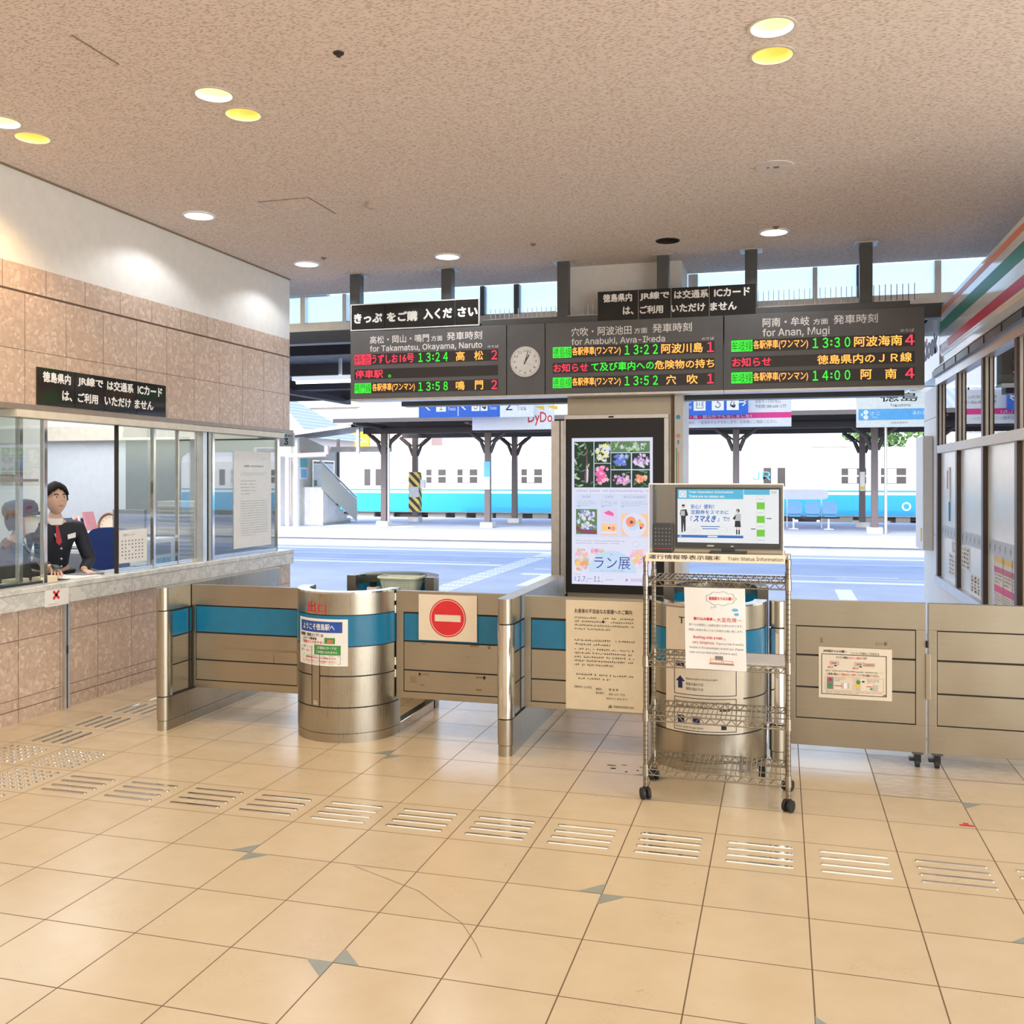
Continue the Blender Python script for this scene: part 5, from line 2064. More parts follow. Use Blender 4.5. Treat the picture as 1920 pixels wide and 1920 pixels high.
# hanging platform number sign outside
ns = thing('platform_number_sign', 'small grey hanging sign with a black 3 just past the end of the ticket wall', 'sign', (-5.78, 10.5, 2.06))
m = MB()
m.box(-5.875, -5.685, 10.48, 10.52, 2.065, 2.235, mat('pale_green_grey', (.52, .54, .50), .5))
m.build('panel', ns, .003)
m = MB()
f = FY(m, 0, 10.48, 0)
f.text('3', -5.81, 2.085, -5.755, 2.165, INK, .02, 1)
f.rect(-5.84, 2.185, -5.77, 2.225, TEAL, 1).frame(-5.755, 2.185, -5.715, 2.225, .006, INKB, 1)
m.build('number', ns)
m = MB()
m.cyl((-5.78, 10.5, 2.235), (-5.78, 10.5, 3.46), .008, DKPOST)
m.build('hanger_rod', ns)

# ============================================================ things in the ticket office
m = MB()
m.box(-8.95, -8.45, 8.98, 9.10, 1.72, 2.08, mat('grey_box', (.45, .45, .42), .5))
m.box(-8.85, -8.6, 8.9, 8.98, 1.75, 2.05, mat('grey_box_door', (.55, .55, .51), .5))
tag(m.build('switch_box', bevel=.004), 'grey metal switch box on the cream office wall behind the left pane', 'switch box')
dk = thing('office_desk', 'grey office desk with a low hutch at the back of the ticket office', 'desk', (-6.9, 8.6, 0))
m = MB()
m.box(-8.0, -6.2, 8.2, 9.0, .91, .95, mat('pale_grey_laminate', (.60, .60, .58), .4))
m.build('top', dk, .004)
m = MB()
m.box(-7.9, -6.5, 8.62, 9.0, .95, 1.04, mat('dim_grey_laminate', (.42, .42, .41), .5))
m.build('hutch', dk, .004)
for x in (-7.95, -6.25):
    m = MB()
    m.box(x - .02, x + .02, 8.25, 8.95, 0, .91, ALU)
    m.build('leg', dk)
CM = Matrix.Translation((-6.99, 8.82, 1.175)) @ Matrix.Rotation(math.radians(-10), 4, 'X')
wc = thing('desk_clock', 'round brown rimmed clock propped up on the desk behind the file folders', 'clock', (-6.99, 8.84, 1.04))
m = MB(CM @ Matrix.Rotation(PI / 2, 4, 'X'))
m.lathe((0, 0, 0), [(.108, 0), (.132, .006), (.132, .024), (.120, .034), (.106, .020)], WOOD, 40)
m.build('rim', wc)
m = MB(CM)
m.cyl((0, .0, 0), (0, -.016, 0), .108, CREAM2, n=40)
f = Face(m, (0, -.016, 0), (1, 0, 0), (0, 0, 1))
for h in range(12):
    a = 2 * PI * h / 12
    u, v = .082 * math.sin(a), .082 * math.cos(a)
    f.text(str(h or 12), u - .010, v - .010, u + .010, v + .010, INK, 0, 1, 'c')
m.build('dial', wc)
for k, (mm, lab) in enumerate(((CREAM, 'cream'), (PINK, 'pink'), (PAPER, 'white'), (NAVY, 'navy'), (mat('rose_cover', (.75, .35, .42), .6), 'rose'))):
    m = MB(Matrix.Translation((-7.25 + k * .034, 8.63, 1.046)) @ Matrix.Rotation(math.radians(-16), 4, 'Y'))
    m.box(0, .022, 0, .16, 0.004, .23 - .02 * (k % 2) + (.05 if k == 4 else 0), mm)
    tag(m.build('file_folder', bevel=.002), lab + ' file folder leaning in the row left of the brown clock', 'folder', 'file folders on the desk')
m = MB()
m.box(-7.46, -7.27, 8.70, 8.86, 1.04, 1.17, mat('grey_tray', (.42, .43, .42), .6))
m.box(-7.45, -7.26, 8.69, 8.87, 1.17, 1.25, BLUE)
tag(m.build('document_box', bevel=.004), 'blue and grey document box on the desk behind the standing person', 'box')
cr = thing('card_rack', 'slanted rack of white ticket cards on the desk beside the standing person', 'card rack', (-6.98, 8.35, .95))
RM_ = Matrix.Translation((-7.12, 8.26, .952)) @ Matrix.Rotation(math.radians(42), 4, 'X')
m = MB(RM_)
m.box(0, .30, 0, .26, 0, .02, INKG)
m.build('rack_base', cr)
for k in range(8):
    m = MB(RM_)
    m.box(.01 + k * .036, .036 + k * .036, .02, .24, .02, .03, PAPER)
    m.build('card', cr)
oc = thing('office_chair', 'office chair with a rounded navy blue back behind the open ticket window', 'chair', (-6.1, 7.85, 0))
NB = mat('navy_fabric', (.012, .035, .17), .85)
m = MB()
pts = []
for k in range(24):
    t = 2 * PI * k / 24
    c, s_ = math.cos(t), math.sin(t)
    pts.append((.215 * math.copysign(abs(c) ** .6, c), .20 * math.copysign(abs(s_) ** .6, s_)))
m.extr(pts, (-6.05, 7.62, 1.02), (.96, .28, 0), (0, 0, 1), (-.02, .07, 0), NB, True)
m.build('backrest', oc, .01)
m = MB()
m.box(-6.30, -5.86, 7.70, 8.14, .56, .63, NB)
m.build('seat', oc, .03, 3)
m = MB()
m.cyl((-6.08, 7.92, .08), (-6.08, 7.92, .56), .03, BLACK)
m.box(-6.12, -6.04, 7.70, 7.74, .56, .9, BLACK)
for k in range(5):
    a = 2 * PI * k / 5
    m.cyl((-6.08, 7.92, .08), (-6.08 + .28 * math.cos(a), 7.92 + .28 * math.sin(a), .05), .02, BLACK, n=8)
    m.ball((-6.08 + .28 * math.cos(a), 7.92 + .28 * math.sin(a), .03), .03, BLACK, 6)
m.build('base', oc)
m = MB()
m.tube([(-6.36, 7.74, .62), (-6.42, 7.72, .84), (-6.40, 7.9, .88), (-6.36, 8.05, .74), (-6.34, 8.05, .62)], .015, BLACK, 8)
m.build('armrest', oc)
# monitor, printer and a shelf seen through the middle panes
mo2 = thing('office_monitor', 'dark office monitor on the desk behind the middle ticket panes', 'monitor', (-6.43, 8.45, .95))
m = MB()
m.box(-6.62, -6.24, 8.40, 8.44, 1.06, 1.36, INKG)
m.build('bezel', mo2, .006)
m = MB()
m.box(-6.52, -6.35, 8.40, 8.55, .9505, .962, BLACK)
m.box(-6.46, -6.40, 8.44, 8.48, .962, 1.1, BLACK)
m.build('stand', mo2)
pr = thing('ticket_printer', 'pale grey ticket machine on the counter behind the middle panes', 'ticket machine', (-5.45, 7.2, .925))
m = MB()
m.box(-5.35, -5.17, 7.0, 7.4, .9255, 1.16, mat('pale_grey_plastic', (.62, .63, .64), .5))
m.build('body', pr, .015, 3)
m = MB()
m.box(-5.175, -5.165, 7.08, 7.32, 1.02, 1.12, INKG)
for k in range(4):
    m.box(-5.172, -5.164, 7.06 + k * .07, 7.11 + k * .07, .95, .99, SKYBLUE)
m.build('keypad', pr)
sh = thing('louvred_cabinet', 'grey louvred cabinet behind the far ticket pane', 'cabinet', (-5.83, 8.5, 0))
m = MB()
m.box(-6.05, -5.62, 8.35, 8.7, 0, 1.45, mat('cabinet_grey', (.40, .42, .43), .5))
m.build('body', sh, .004)
m = MB()
for k in range(16):
    m.box(-6.04, -5.63, 8.335, 8.35, .75 + k * .042, .77 + k * .042, ALU)
m.build('louvre', sh)
# counter small things
mc = thing('desk_microphone', 'gooseneck microphone on a small cream base on the counter before the man', 'microphone', (-5.10, 5.76, .925))
m = MB()
m.box(-5.15, -5.06, 5.67, 5.83, .925, .975, CREAM)
m.build('base', mc, .008)
m = MB()
m.tube([(-5.10, 5.75, .975), (-5.11, 5.74, 1.02), (-5.15, 5.69, 1.12), (-5.19, 5.63, 1.24)], .006, INKG, 8)
m.ball((-5.193, 5.625, 1.25), .014, BLACK, 8)
m.build('gooseneck', mc)
m = MB()
m.box(-5.32, -5.07, 6.0, 6.30, .926, .934, PAPER)
m.box(-5.34, -5.1, 5.95, 6.22, .934, .937, LETTER)
tag(m.build('paper_stack'), 'loose white papers lying on the counter in front of the man', 'papers')
m = MB()
m.box(-5.30, -5.12, 6.18, 6.40, .926, .942, INKG)
tag(m.build('clipboard'), 'grey clipboard on the counter right of the loose papers', 'clipboard')
m = MB()
m.box(-5.22, -5.12, 5.47, 5.62, .925, .975, CREAM)
m.box(-5.2, -5.14, 5.40, 5.47, .925, .95, PAPER)
tag(m.build('stamp_box', bevel=.004), 'cream stamp box on the counter behind the left panes', 'box')

# ============================================================ people
def skin_geo(nodes, edges, levels=2, root=0):
    me = bpy.data.meshes.new('skin_tmp')
    me.from_pydata([n[0] for n in nodes], edges, [])
    o = bpy.data.objects.new('skin_tmp', me)
    COL.objects.link(o)
    sk = o.modifiers.new('skin', 'SKIN')
    sk.use_smooth_shade = True
    for k, n in enumerate(nodes):
        r = n[1]
        me.skin_vertices[0].data[k].radius = (r, r) if not hasattr(r, '__len__') else r
        me.skin_vertices[0].data[k].use_root = (k == root)
    ss = o.modifiers.new('sub', 'SUBSURF')
    ss.levels = levels
    ss.render_levels = levels
    e = o.evaluated_get(bpy.context.evaluated_depsgraph_get())
    m2 = e.to_mesh()
    vs = [tuple(v.co) for v in m2.vertices]
    fs = [tuple(p.vertices) for p in m2.polygons]
    e.to_mesh_clear()
    bpy.data.objects.remove(o)
    bpy.data.meshes.remove(me)
    return vs, fs


def chain(pts):
    return [(p, r) for p, r in pts], [(i, i + 1) for i in range(len(pts) - 1)]


def head_point(x, y, z, k=1.0):
    """unit direction -> point of the head; x to its left ear, y forward, z up"""
    px, py, pz = x * .074, y * .094, z * .116
    if z < 0:
        px *= 1 - .30 * z * z
        py *= (1 - .30 * z * z) if y < 0 else (1 - .10 * z * z)
    if y > 0:
        def g(cx, cz, sx, sz):
            return math.exp(-((x - cx) / sx) ** 2 - ((z - cz) / sz) ** 2)
        py += .018 * g(0, -.14, .13, .14) + .008 * g(0, .05, .10, .2)
        py += .004 * g(0, .24, .5, .09)
        py -= .008 * (g(.36, .10, .17, .11) + g(-.36, .10, .17, .11))
        py += .005 * g(0, -.46, .24, .07) - .004 * g(0, -.50, .26, .022) + .004 * g(0, -.56, .2, .05)
        py += .008 * g(0, -.82, .25, .16)
    return (px * k, py * k, pz * k)


def sphere_dirs(nu, nv):
    ds = []
    for j in range(nv + 1):
        ph = PI * j / nv
        for i in range(nu):
            th = 2 * PI * i / nu
            ds.append((math.sin(ph) * math.sin(th), math.sin(ph) * math.cos(th), math.cos(ph)))
    fs = [(j * nu + i, (j + 1) * nu + i, (j + 1) * nu + (i + 1) % nu, j * nu + (i + 1) % nu) for j in range(nv) for i in range(nu)]
    return ds, fs


def hand(mb, wrist, M_, mm, curl=.5, spread=1.0, thumb=1):
    """five fingered hand; M_ axes: x across the palm (thumb side +), y along the fingers, z back of the hand"""
    def q(x, y, z):
        return tuple(M_ @ Vector((x, y, z)))
    vs, fs = skin_geo([(q(0, -.03, 0), (.024, .019)), (q(0, .02, 0), (.030, .017)), (q(0, .06, 0), (.037, .015)), (q(0, .085, -.002), (.034, .013))], [(0, 1), (1, 2), (2, 3)], 2)
    mb.add(vs, fs, mm, True)
    for k, (fx, ln) in enumerate(((.027, .072), (.009, .080), (-.010, .074), (-.028, .058))):
        a = curl * (.35 + .05 * k)
        pts = [((fx * .8, .055, 0), .0095)]
        x, y, z, an = fx, .088, 0, a
        for sgm in (.42, .32, .26):
            x += fx * .12 * spread
            y += ln * sgm * math.cos(an)
            z -= ln * sgm * math.sin(an)
            pts.append(((x, y, z), .0088 - .0008 * len(pts)))
            an += curl * .75
        n, e = chain([(q(*p), r) for p, r in pts])
        vs, fs = skin_geo(n, e, 2)
        mb.add(vs, fs, mm, True)
    n, e = chain([(q(.018 * thumb, .01, -.004), .013), (q(.042 * thumb, .040, -.014), .0115), (q(.050 * thumb, .070, -.024), .0095), (q(.046 * thumb, .092, -.034), .008)])
    vs, fs = skin_geo(n, e, 2)
    mb.add(vs, fs, mm, True)


def person(label, head, face, tilt, J, cloth, hair_top, cap=False, mask=False, woman=False):
    """J: joints in world space"""
    x0, y0 = J['pelvis'][0], J['pelvis'][1]
    o_loc = Vector((x0, y0, 0))
    body = MB()
    # continuous figure: pelvis, spine, neck, arms, legs
    nodes = [(J['pelvis'], (.13, .105)), (J['waist'], (.118, .095)), (J['chest'], (.135, .10)), (J['upper'], (.085, .07)), (J['neck'], .052), (J['skull'], .05)]
    edges = [(0, 1), (1, 2), (2, 3), (3, 4), (4, 5)]

    def limb(root, pts):
        pr = root
        for p, r in pts:
            nodes.append((p, r))
            edges.append((pr, len(nodes) - 1))
            pr = len(nodes) - 1
    for s_ in 'LR':
        limb(3, [(J['sh' + s_], .058), (J['el' + s_], .042), (J['wr' + s_], .028)])
        limb(0, [(J['hip' + s_], .09), (J['kn' + s_], .06), (J['an' + s_], .04), (J['toe' + s_], .035)])
    vs, fs = skin_geo(nodes, edges, 2)
    body.add(vs, fs, SKIN, True)
    F = Vector((math.sin(face) * -1, math.cos(face), 0))  # facing direction, face = yaw
    R = Matrix.Translation(head) @ Matrix.Rotation(face, 4, 'Z') @ Matrix.Rotation(-tilt, 4, 'X')
    ds, hf_ = sphere_dirs(48, 36)
    body.add([R @ Vector(head_point(*d)) for d in ds], hf_, SKIN, True)
    for s_ in (-1, 1):
        e_ = MB(R)
        e_.ball((s_ * .075, -.008, .0), .03, SKIN, 10, .28, .6, 1.0)
        body.add(e_.v, e_.f, SKIN, True)
    for s_ in 'LR':
        if 'hand' + s_ in J:
            hand(body, None, J['hand' + s_], SKIN, J.get('curl', .6), 1, J.get('th' + s_, 1))
    bo = body.build('person')
    tag(bo, label, 'person')
    # eyes, brows, mouth
    m = MB(R)
    for s_ in (-1, 1):
        m.ball((s_ * .030, .0745, .012), .0125, LETTER, 10, 1, .8, .62)
        m.ball((s_ * .030, .0835, .012), .0055, INK, 8, 1, .6, 1)
    m.build('eyes', bo)
    m = MB(R)
    for s_ in (-1, 1):
        m.tube([(s_ * .014, .090, .030), (s_ * .030, .089, .036), (s_ * .046, .080, .032)], .0035, HAIR, 6)
    m.build('eyebrows', bo)
    if not mask:
        m = MB(R)
        m.ball((0, .090, -.056), .02, mat('lips', (.50, .20, .17), .5), 10, 1, .28, .30)
        m.build('mouth', bo)
    else:
        m = MB(R)
        vs2, ids = [], []
        nu, nv = 20, 10
        for j in range(nv + 1):
            zz = .10 - .92 * j / nv - .0
            for i in range(nu + 1):
                th = -1.15 + 2.3 * i / nu
                rr_ = math.sqrt(max(0, 1 - min(.98, abs(zz)) ** 2))
                p = head_point(rr_ * math.sin(th), rr_ * math.cos(th), zz, 1.07)
                p = (p[0], p[1] + .012 * math.exp(-(th / .6) ** 2), p[2])
                vs2.append(p)
        m.add(vs2, [(j * (nu + 1) + i, j * (nu + 1) + i + 1, (j + 1) * (nu + 1) + i + 1, (j + 1) * (nu + 1) + i) for j in range(nv) for i in range(nu)], PAPER, True)
        m.build('face_mask', bo)
    # hair
    def c_z(d):
        return max(0, d[2])
    m = MB(R)
    ds2, hf2 = sphere_dirs(40, 30)
    hs = []
    for d in ds2:
        k = (1.10 if woman else 1.055) + .03 * (c_z(d)) + .02 * math.sin(9 * d[0] + 4 * d[1]) + .015 * math.sin(17 * d[0])
        p = head_point(*d, 1.0)
        q_ = (d[0] * .074 * k * 1.05, d[1] * .094 * k - .004, d[2] * .116 * k + .008)
        hs.append(q_)
    low = -.62 if woman else -.45
    keep = []
    for f_ in hf2:
        c = [sum(ds2[i][k] for i in f_) / 4 for k in range(3)]
        front = c[1]
        if woman:
            lim = .50 if front > .55 else (.12 if front > .12 else low)
        else:
            lim = (.46 + .12 * math.sin(5 * c[0] + 1)) if front > .55 else (.22 if front > .05 else (-.12 if front > -.35 else -.42))
        if c[2] > lim:
            keep.append(f_)
    m.add(hs, keep, HAIR, True)
    hb = m.build('hair', bo)
    sol = hb.modifiers.new('thickness', 'SOLIDIFY')
    sol.thickness = .012
    sol.offset = -1
    if cap:
        m = MB(R)
        n_ = 32
        rings = [(.098, .118, .040), (.106, .124, .070), (.104, .120, .105), (.085, .098, .135), (.045, .05, .150), (.001, .001, .152)]
        vv = []
        for a, b, z in rings:
            for i in range(n_):
                t = 2 * PI * i / n_
                vv.append((a * math.cos(t), b * math.sin(t) - .008, z))
        ff = [(j * n_ + i, j * n_ + (i + 1) % n_, (j + 1) * n_ + (i + 1) % n_, (j + 1) * n_ + i) for j in range(len(rings) - 1) for i in range(n_)]
        m.add(vv, ff, cloth, True)
        cp = m.build('cap', bo)
        m = MB(R)
        vv = []
        for r_, dz in ((0, 0), (.045, -.012), (.065, -.022)):
            for i in range(17):
                t = PI * (.12 + .76 * i / 16)
                vv.append(((.098 + r_ * .35) * math.cos(t), (.112 + r_) * math.sin(t) - .008, .046 + dz))
        ff = [(j * 17 + i, j * 17 + i + 1, (j + 1) * 17 + i + 1, (j + 1) * 17 + i) for j in range(2) for i in range(16)]
        m.add(vv, ff, cloth, True)
        br = m.build('brim', cp)
        s2 = br.modifiers.new('thickness', 'SOLIDIFY')
        s2.thickness = .006
    # jacket and trousers
    nk = Vector(J['upper']) * .25 + Vector(J['neck']) * .75
    nodes = [(J['pelvis'], (.148, .120)), (J['waist'], (.138, .112)), (J['chest'], (.152, .118)), (J['upper'], (.130, .110)), (tuple(nk), (.088, .086))]
    edges = [(0, 1), (1, 2), (2, 3), (3, 4)]
    for s_ in 'LR':
        limb(3, [(J['sh' + s_], .070), (J['el' + s_], .056), (tuple(Vector(J['wr' + s_]) * .93 + Vector(J['el' + s_]) * .07), .042)])
    vs, fs = skin_geo(nodes, edges, 2)
    m = MB()
    m.add(vs, fs, cloth, True)
    jk = m.build('jacket', bo)
    m = MB()
    nk2 = Vector(J['neck'])
    m.cyl(nk - Vector((0, 0, .02)), nk2 + Vector((0, 0, .012)), .070, PAPER, .060, 20, False)
    m.build('shirt_collar', bo)
    nodes = [(tuple(Vector(J['pelvis']) + Vector((0, 0, -.02))), (.14, .118))]
    edges = []
    for s_ in 'LR':
        limb(0, [(J['hip' + s_], .10), (J['kn' + s_], .075), (tuple(Vector(J['an' + s_]) + Vector((0, 0, .02))), .062)])
    vs, fs = skin_geo(nodes, edges, 2)
    m = MB()
    m.add(vs, fs, cloth, True)
    m.build('trousers', bo)
    for s_ in 'LR':
        m = MB()
        a = Vector(J['an' + s_])
        t = Vector(J['toe' + s_])
        d = (t - a)
        d.z = 0
        d.normalize()
        vs, fs = skin_geo([(tuple(Vector((a.x, a.y, .05)) - d * .05), (.045, .045)), (tuple(Vector((a.x, a.y, .048)) + d * .06), (.048, .042)), (tuple(Vector((a.x, a.y, .035)) + d * .17), (.042, .032))], [(0, 1), (1, 2)], 2)
        m.add(vs, fs, BLACK, True)
        m.build('shoe', bo)
    return bo, jk, R


def rot_to(x, y, z, o):
    M_ = Matrix((Vector(x).normalized(), Vector(y).normalized(), Vector(z).normalized())).transposed().to_4x4()
    return Matrix.Translation(o) @ M_


# man standing at the open window, leaning to the counter
mx, my = -5.56, 6.36
fd = Vector((.82, -.57, 0)).normalized()
sd = Vector((fd.y, -fd.x, 0))          # towards his right
def mp(f_, r_, z):
    v = Vector((mx, my, 0)) + fd * f_ + sd * r_
    return (v.x, v.y, z)


hx = Vector((.75, -.60, -.05)).normalized()
hz = Vector((.1, .1, 1)).normalized()
wr_r = Vector((-5.245, 5.985, 1.005))
handR = rot_to(hz.cross(hx) * -1, hx, hz, wr_r + hx * .04)
hxl = Vector((.9, -.35, -.1)).normalized()
J = dict(pelvis=mp(-.10, 0, .93), waist=mp(-.07, 0, 1.04), chest=mp(-.02, 0, 1.17), upper=mp(.0, 0, 1.285), neck=mp(.03, 0, 1.36), skull=mp(.045, 0, 1.44),
         shL=mp(-.01, -.185, 1.275), elL=mp(.04, -.26, 1.02), wrL=mp(.22, -.16, .955),
         shR=mp(-.01, .185, 1.275), elR=mp(.04, .245, 1.05), wrR=tuple(wr_r),
         hipL=mp(-.09, -.09, .86), knL=mp(-.05, -.09, .47), anL=mp(-.09, -.09, .09), toeL=mp(.07, -.1, .04),
         hipR=mp(-.09, .09, .86), knR=mp(-.05, .09, .47), anR=mp(-.09, .09, .09), toeR=mp(.07, .1, .04),
         handR=handR, handL=rot_to(Vector((0, 0, 1)).cross(hxl), hxl, (0, 0, 1), Vector(mp(.22, -.16, .955)) + hxl * .04), thR=-1, thL=1, curl=.75)
face_yaw = math.atan2(-fd.x, fd.y) + .12
man, mjk, RM = person('person in navy uniform and red striped tie at the open ticket window, holding a handset', mp(.07, .0, 1.51), face_yaw, -.12, J, UNIFORM, 1.66)
# shirt, tie, badges and buttons on the man's chest
def chest(u, z, d=.0):
    """u to the viewer's right across his chest"""
    v = Vector((mx, my, 0)) + fd * (.128 + d - .9 * max(0, z - 1.17) * .35 - abs(u) * .20) - sd * u
    return (v.x, v.y, z)


m = MB()
m.add([chest(-.045, 1.335, -.02), chest(.045, 1.335, -.02), chest(.0, 1.16, .012)], [(0, 1, 2)], PAPER)
m.add([chest(-.075, 1.345, -.05), chest(-.02, 1.35, -.02), chest(0, 1.31, .0), chest(-.03, 1.30, .0)], [(0, 1, 2, 3)], PAPER)
m.add([chest(.075, 1.345, -.05), chest(.02, 1.35, -.02), chest(0, 1.31, .0), chest(.03, 1.30, .0)], [(3, 2, 1, 0)], PAPER)
m.build('shirt', man)
m = MB()
TIE = m_corr('red_striped_tie', (.55, .05, .07), 2, 380)
m.add([chest(-.015, 1.33, .006), chest(.015, 1.33, .006), chest(.010, 1.305, .012), chest(-.010, 1.305, .012)], [(3, 2, 1, 0)], TIE)
m.add([chest(-.010, 1.305, .014), chest(.010, 1.305, .014), chest(.022, 1.18, .03), chest(0, 1.155, .032), chest(-.022, 1.18, .03)], [(4, 3, 2, 1, 0)], TIE)
m.build('tie', man)
m = MB()
m.add([chest(.07, 1.235, .03), chest(.135, 1.25, .03), chest(.13, 1.212, .035), chest(.068, 1.20, .035)], [(3, 2, 1, 0)], LABELC)
m.build('name_badge', man)
m = MB()
for z in (1.13, 1.05, .99):
    c = chest(.012, z, .045)
    m.ball(c, .009, ALU, 8)
m.build('button', man)
ph = thing('handset', 'dark grey green handset held in the standing person hand over the counter', 'handset', wr_r + hx * .11)
m = MB(rot_to(hz.cross(hx) * -1, hx, hz, wr_r + hx * .11 + Vector((0, 0, .016))))
m.box(-.024, .024, -.05, .055, 0, .022, mat('dark_green_grey', (.05, .085, .08), .4))
m.build('case', ph, .006)

# seated / stooping woman with a cap behind the left pane
wx, wy = -5.42, 5.80
fd = Vector((.86, .50, 0)).normalized()
sd = Vector((fd.y, -fd.x, 0))


def wp(f_, r_, z):
    v = Vector((wx, wy, 0)) + fd * f_ + sd * r_
    return (v.x, v.y, z)


hl = rot_to((0, 1, 0), (.3, 0, -.95), (.95, 0, .3), Vector(wp(.07, .18, .77)))
hl2 = rot_to((0, -1, 0), (.3, 0, -.95), (.95, 0, .3), Vector(wp(.12, -.18, .77)))
J = dict(pelvis=wp(-.14, 0, .84), waist=wp(-.10, 0, .94), chest=wp(-.04, 0, 1.06), upper=wp(-.01, 0, 1.165), neck=wp(.02, 0, 1.235), skull=wp(.04, 0, 1.31),
         shL=wp(-.02, -.165, 1.15), elL=wp(.02, -.23, .95), wrL=wp(.12, -.18, .80),
         shR=wp(-.02, .165, 1.15), elR=wp(-.02, .22, .94), wrR=wp(.06, .18, .80),
         hipL=wp(-.14, -.085, .78), knL=wp(-.02, -.09, .44), anL=wp(-.12, -.09, .09), toeL=wp(.03, -.09, .04),
         hipR=wp(-.14, .085, .78), knR=wp(-.02, .09, .44), anR=wp(-.12, .09, .09), toeR=wp(.03, .09, .04), handR=hl, handL=hl2, thR=-1, thL=1, curl=.4)
wom, wjk, RW = person('person in dark peaked cap, white mask and charcoal uniform behind the left pane', wp(.055, 0, 1.375), math.atan2(-fd.x, fd.y) - .12, -.10, J, UNIFORM2, 1.5, True, True, True)
m = MB()
c = Vector(wp(.105, -.07, 1.075))
u_ = (Vector((0, 0, 1)).cross(fd) * -1 + Vector((0, 0, -.35))).normalized()
v_ = Vector((0, 0, 1)) * .9 + u_ * .3
m.obox(c - u_ * .03, u_ * .06, v_.normalized() * .026, fd * .006, LABELC)
m.build('name_badge', wom)

# ============================================================ kiosk on the right
KX = 1.5
kx = thing('kiosk', 'white kiosk shop front with brown framed glazing, seen at an angle on the right', 'kiosk', (2.6, 8.5, 0))
m = MB()
m.box(KX + .02, KX + .14, 6.25, 10.36, .0, .66, WHITE)
m.box(KX - .03, KX + .10, 6.25, 10.34, .64, .72, ALU)
m.box(KX + .0, KX + .05, 6.25, 10.34, .60, .64, WHITE)
m.build('plinth_wall', kx)
m = MB()
m.box(KX + .02, 4.2, 10.36, 11.40, 0, 2.62, WHITE)
m.box(KX + .019, KX + .02, 10.37, 10.74, 1.1, 1.104, INKG)
m.box(KX + .019, KX + .02, 10.37, 11.40, 2.30, 2.306, INKG)
m.build('end_wall', kx)
m = MB()
m.box(KX + .2, 4.2, 6.25, 10.36, 2.70, 3.0, WHITE)
m.box(4.1, 4.2, 6.25, 10.36, .66, 2.7, OFFWALL)
m.box(KX + .06, 4.2, 6.25, 6.32, .66, 2.7, OFFWALL)
m.build('shop_shell', kx)
MY = [10.27, 9.20, 8.06, 6.97]
for k, y in enumerate(MY):
    m = MB()
    m.box(KX - .015, KX + .07, y - .035, y + .035, .70, 2.62, BROWN)
    m.box(KX + .0, KX + .02, y - .055, y - .035, 1.94, 2.62, ALU)
    m.build('mullion', kx)
m = MB()
m.box(KX - .01, KX + .07, 10.305, 10.36, .70, 2.62, BROWN)
m.build('corner_post', kx)
m = MB()
m.box(KX - .022, KX + .05, 6.25, 10.23, 1.925, 2.0, WHITE)
m.build('transom', kx, .003)
m = MB()
m.box(KX - .02, KX + .08, 6.25, 10.34, 2.60, 2.68, ALU)
m.box(KX - .05, KX + .1, 6.25, 10.34, 2.68, 2.74, DKPOST)
for y in (6.6, 7.2, 7.8, 8.4, 9.0, 9.6):
    m.box(KX - .056, KX - .05, y, y + .012, 2.68, 2.74, BLACK)
m.box(KX - .04, KX + .05, 6.25, 10.34, 2.755, 2.765, ALU)
m.build('shutter_track', kx)
PANELW = mat('pale_mint_panel', (.84, .88, .86), .25, var=.02)
KGL = glassmat('kiosk_upper_glass', (.55, .56, .55), 1.8)
ys = [10.235] + [y for y in MY[1:]] + [6.3]
for k in range(4):
    a, b = ys[k + 1] + .035, ys[k] - .035 if k else 10.235
    m = MB()
    m.box(KX + .02, KX + .03, a, b, .72, 1.925, PANELW)
    m.build('lower_panel', kx)
    m = MB()
    m.box(KX + .025, KX + .032, a, b, 2.0, 2.60, KGL)
    m.build('upper_pane', kx)
# stickers on the lower panels
m = MB()
f = FXm(m, KX + .0195, 0, 0)
for k in range(3):
    a, b = ys[k + 1] + .04, (ys[k] - .04 if k else 10.22)
    f.rect(-b, 1.115, -a, 1.225, mat('grey_strip_%d' % k, (.50, .55, .58), .4), 1)
    for j in range(6):
        u = -b + (b - a) * (j + .5) / 6
        f.poly([(u - .03, 1.13), (u + .03, 1.17), (u + .006, 1.173), (u + .03, 1.21), (u - .03, 1.172), (u - .004, 1.167)], DKPOST, 2)
m.build('bolt_sticker', kx)


def ksheet(y0, z0, y1, z1, label, kind):
    """sheet on a kiosk panel, y0 far edge, y1 near edge"""
    m = MB()
    m.box(KX + .0165, KX + .0192, y1, y0, z0, z1, PAPER)
    f = FXm(m, KX + .0165, y0, z0)
    w, h = y0 - y1, z1 - z0
    if kind == 'note':
        for k in range(4):
            for j in range(5):
                f.rect(w * (.1 + .22 * k), h * (.08 + .18 * j), w * (.10 + .22 * k + rnd.uniform(.06, .14)), h * (.08 + .18 * j + rnd.uniform(.08, .13)), INK if k % 2 else INKG, 1)
    else:
        f.rect(0, h * .88, w, h * .97, YELLOW, 1).rect(0, h * .70, w, h * .80, CRIM, 1).rect(0, h * .36, w, h * .48, PINK, 1).rect(w * .1, h * .03, w * .9, h * .14, NAVY, 1).frame(0, 0, w, h, .006, DV2P, 1)
        f.lines(w * .1, h * .5, w * .9, h * .68, 3, INKG, seed=90).lines(w * .1, h * .16, w * .9, h * .34, 4, NAVY, seed=91)
    tag(m.build('panel_poster'), label, 'poster', 'posters on the kiosk panels')


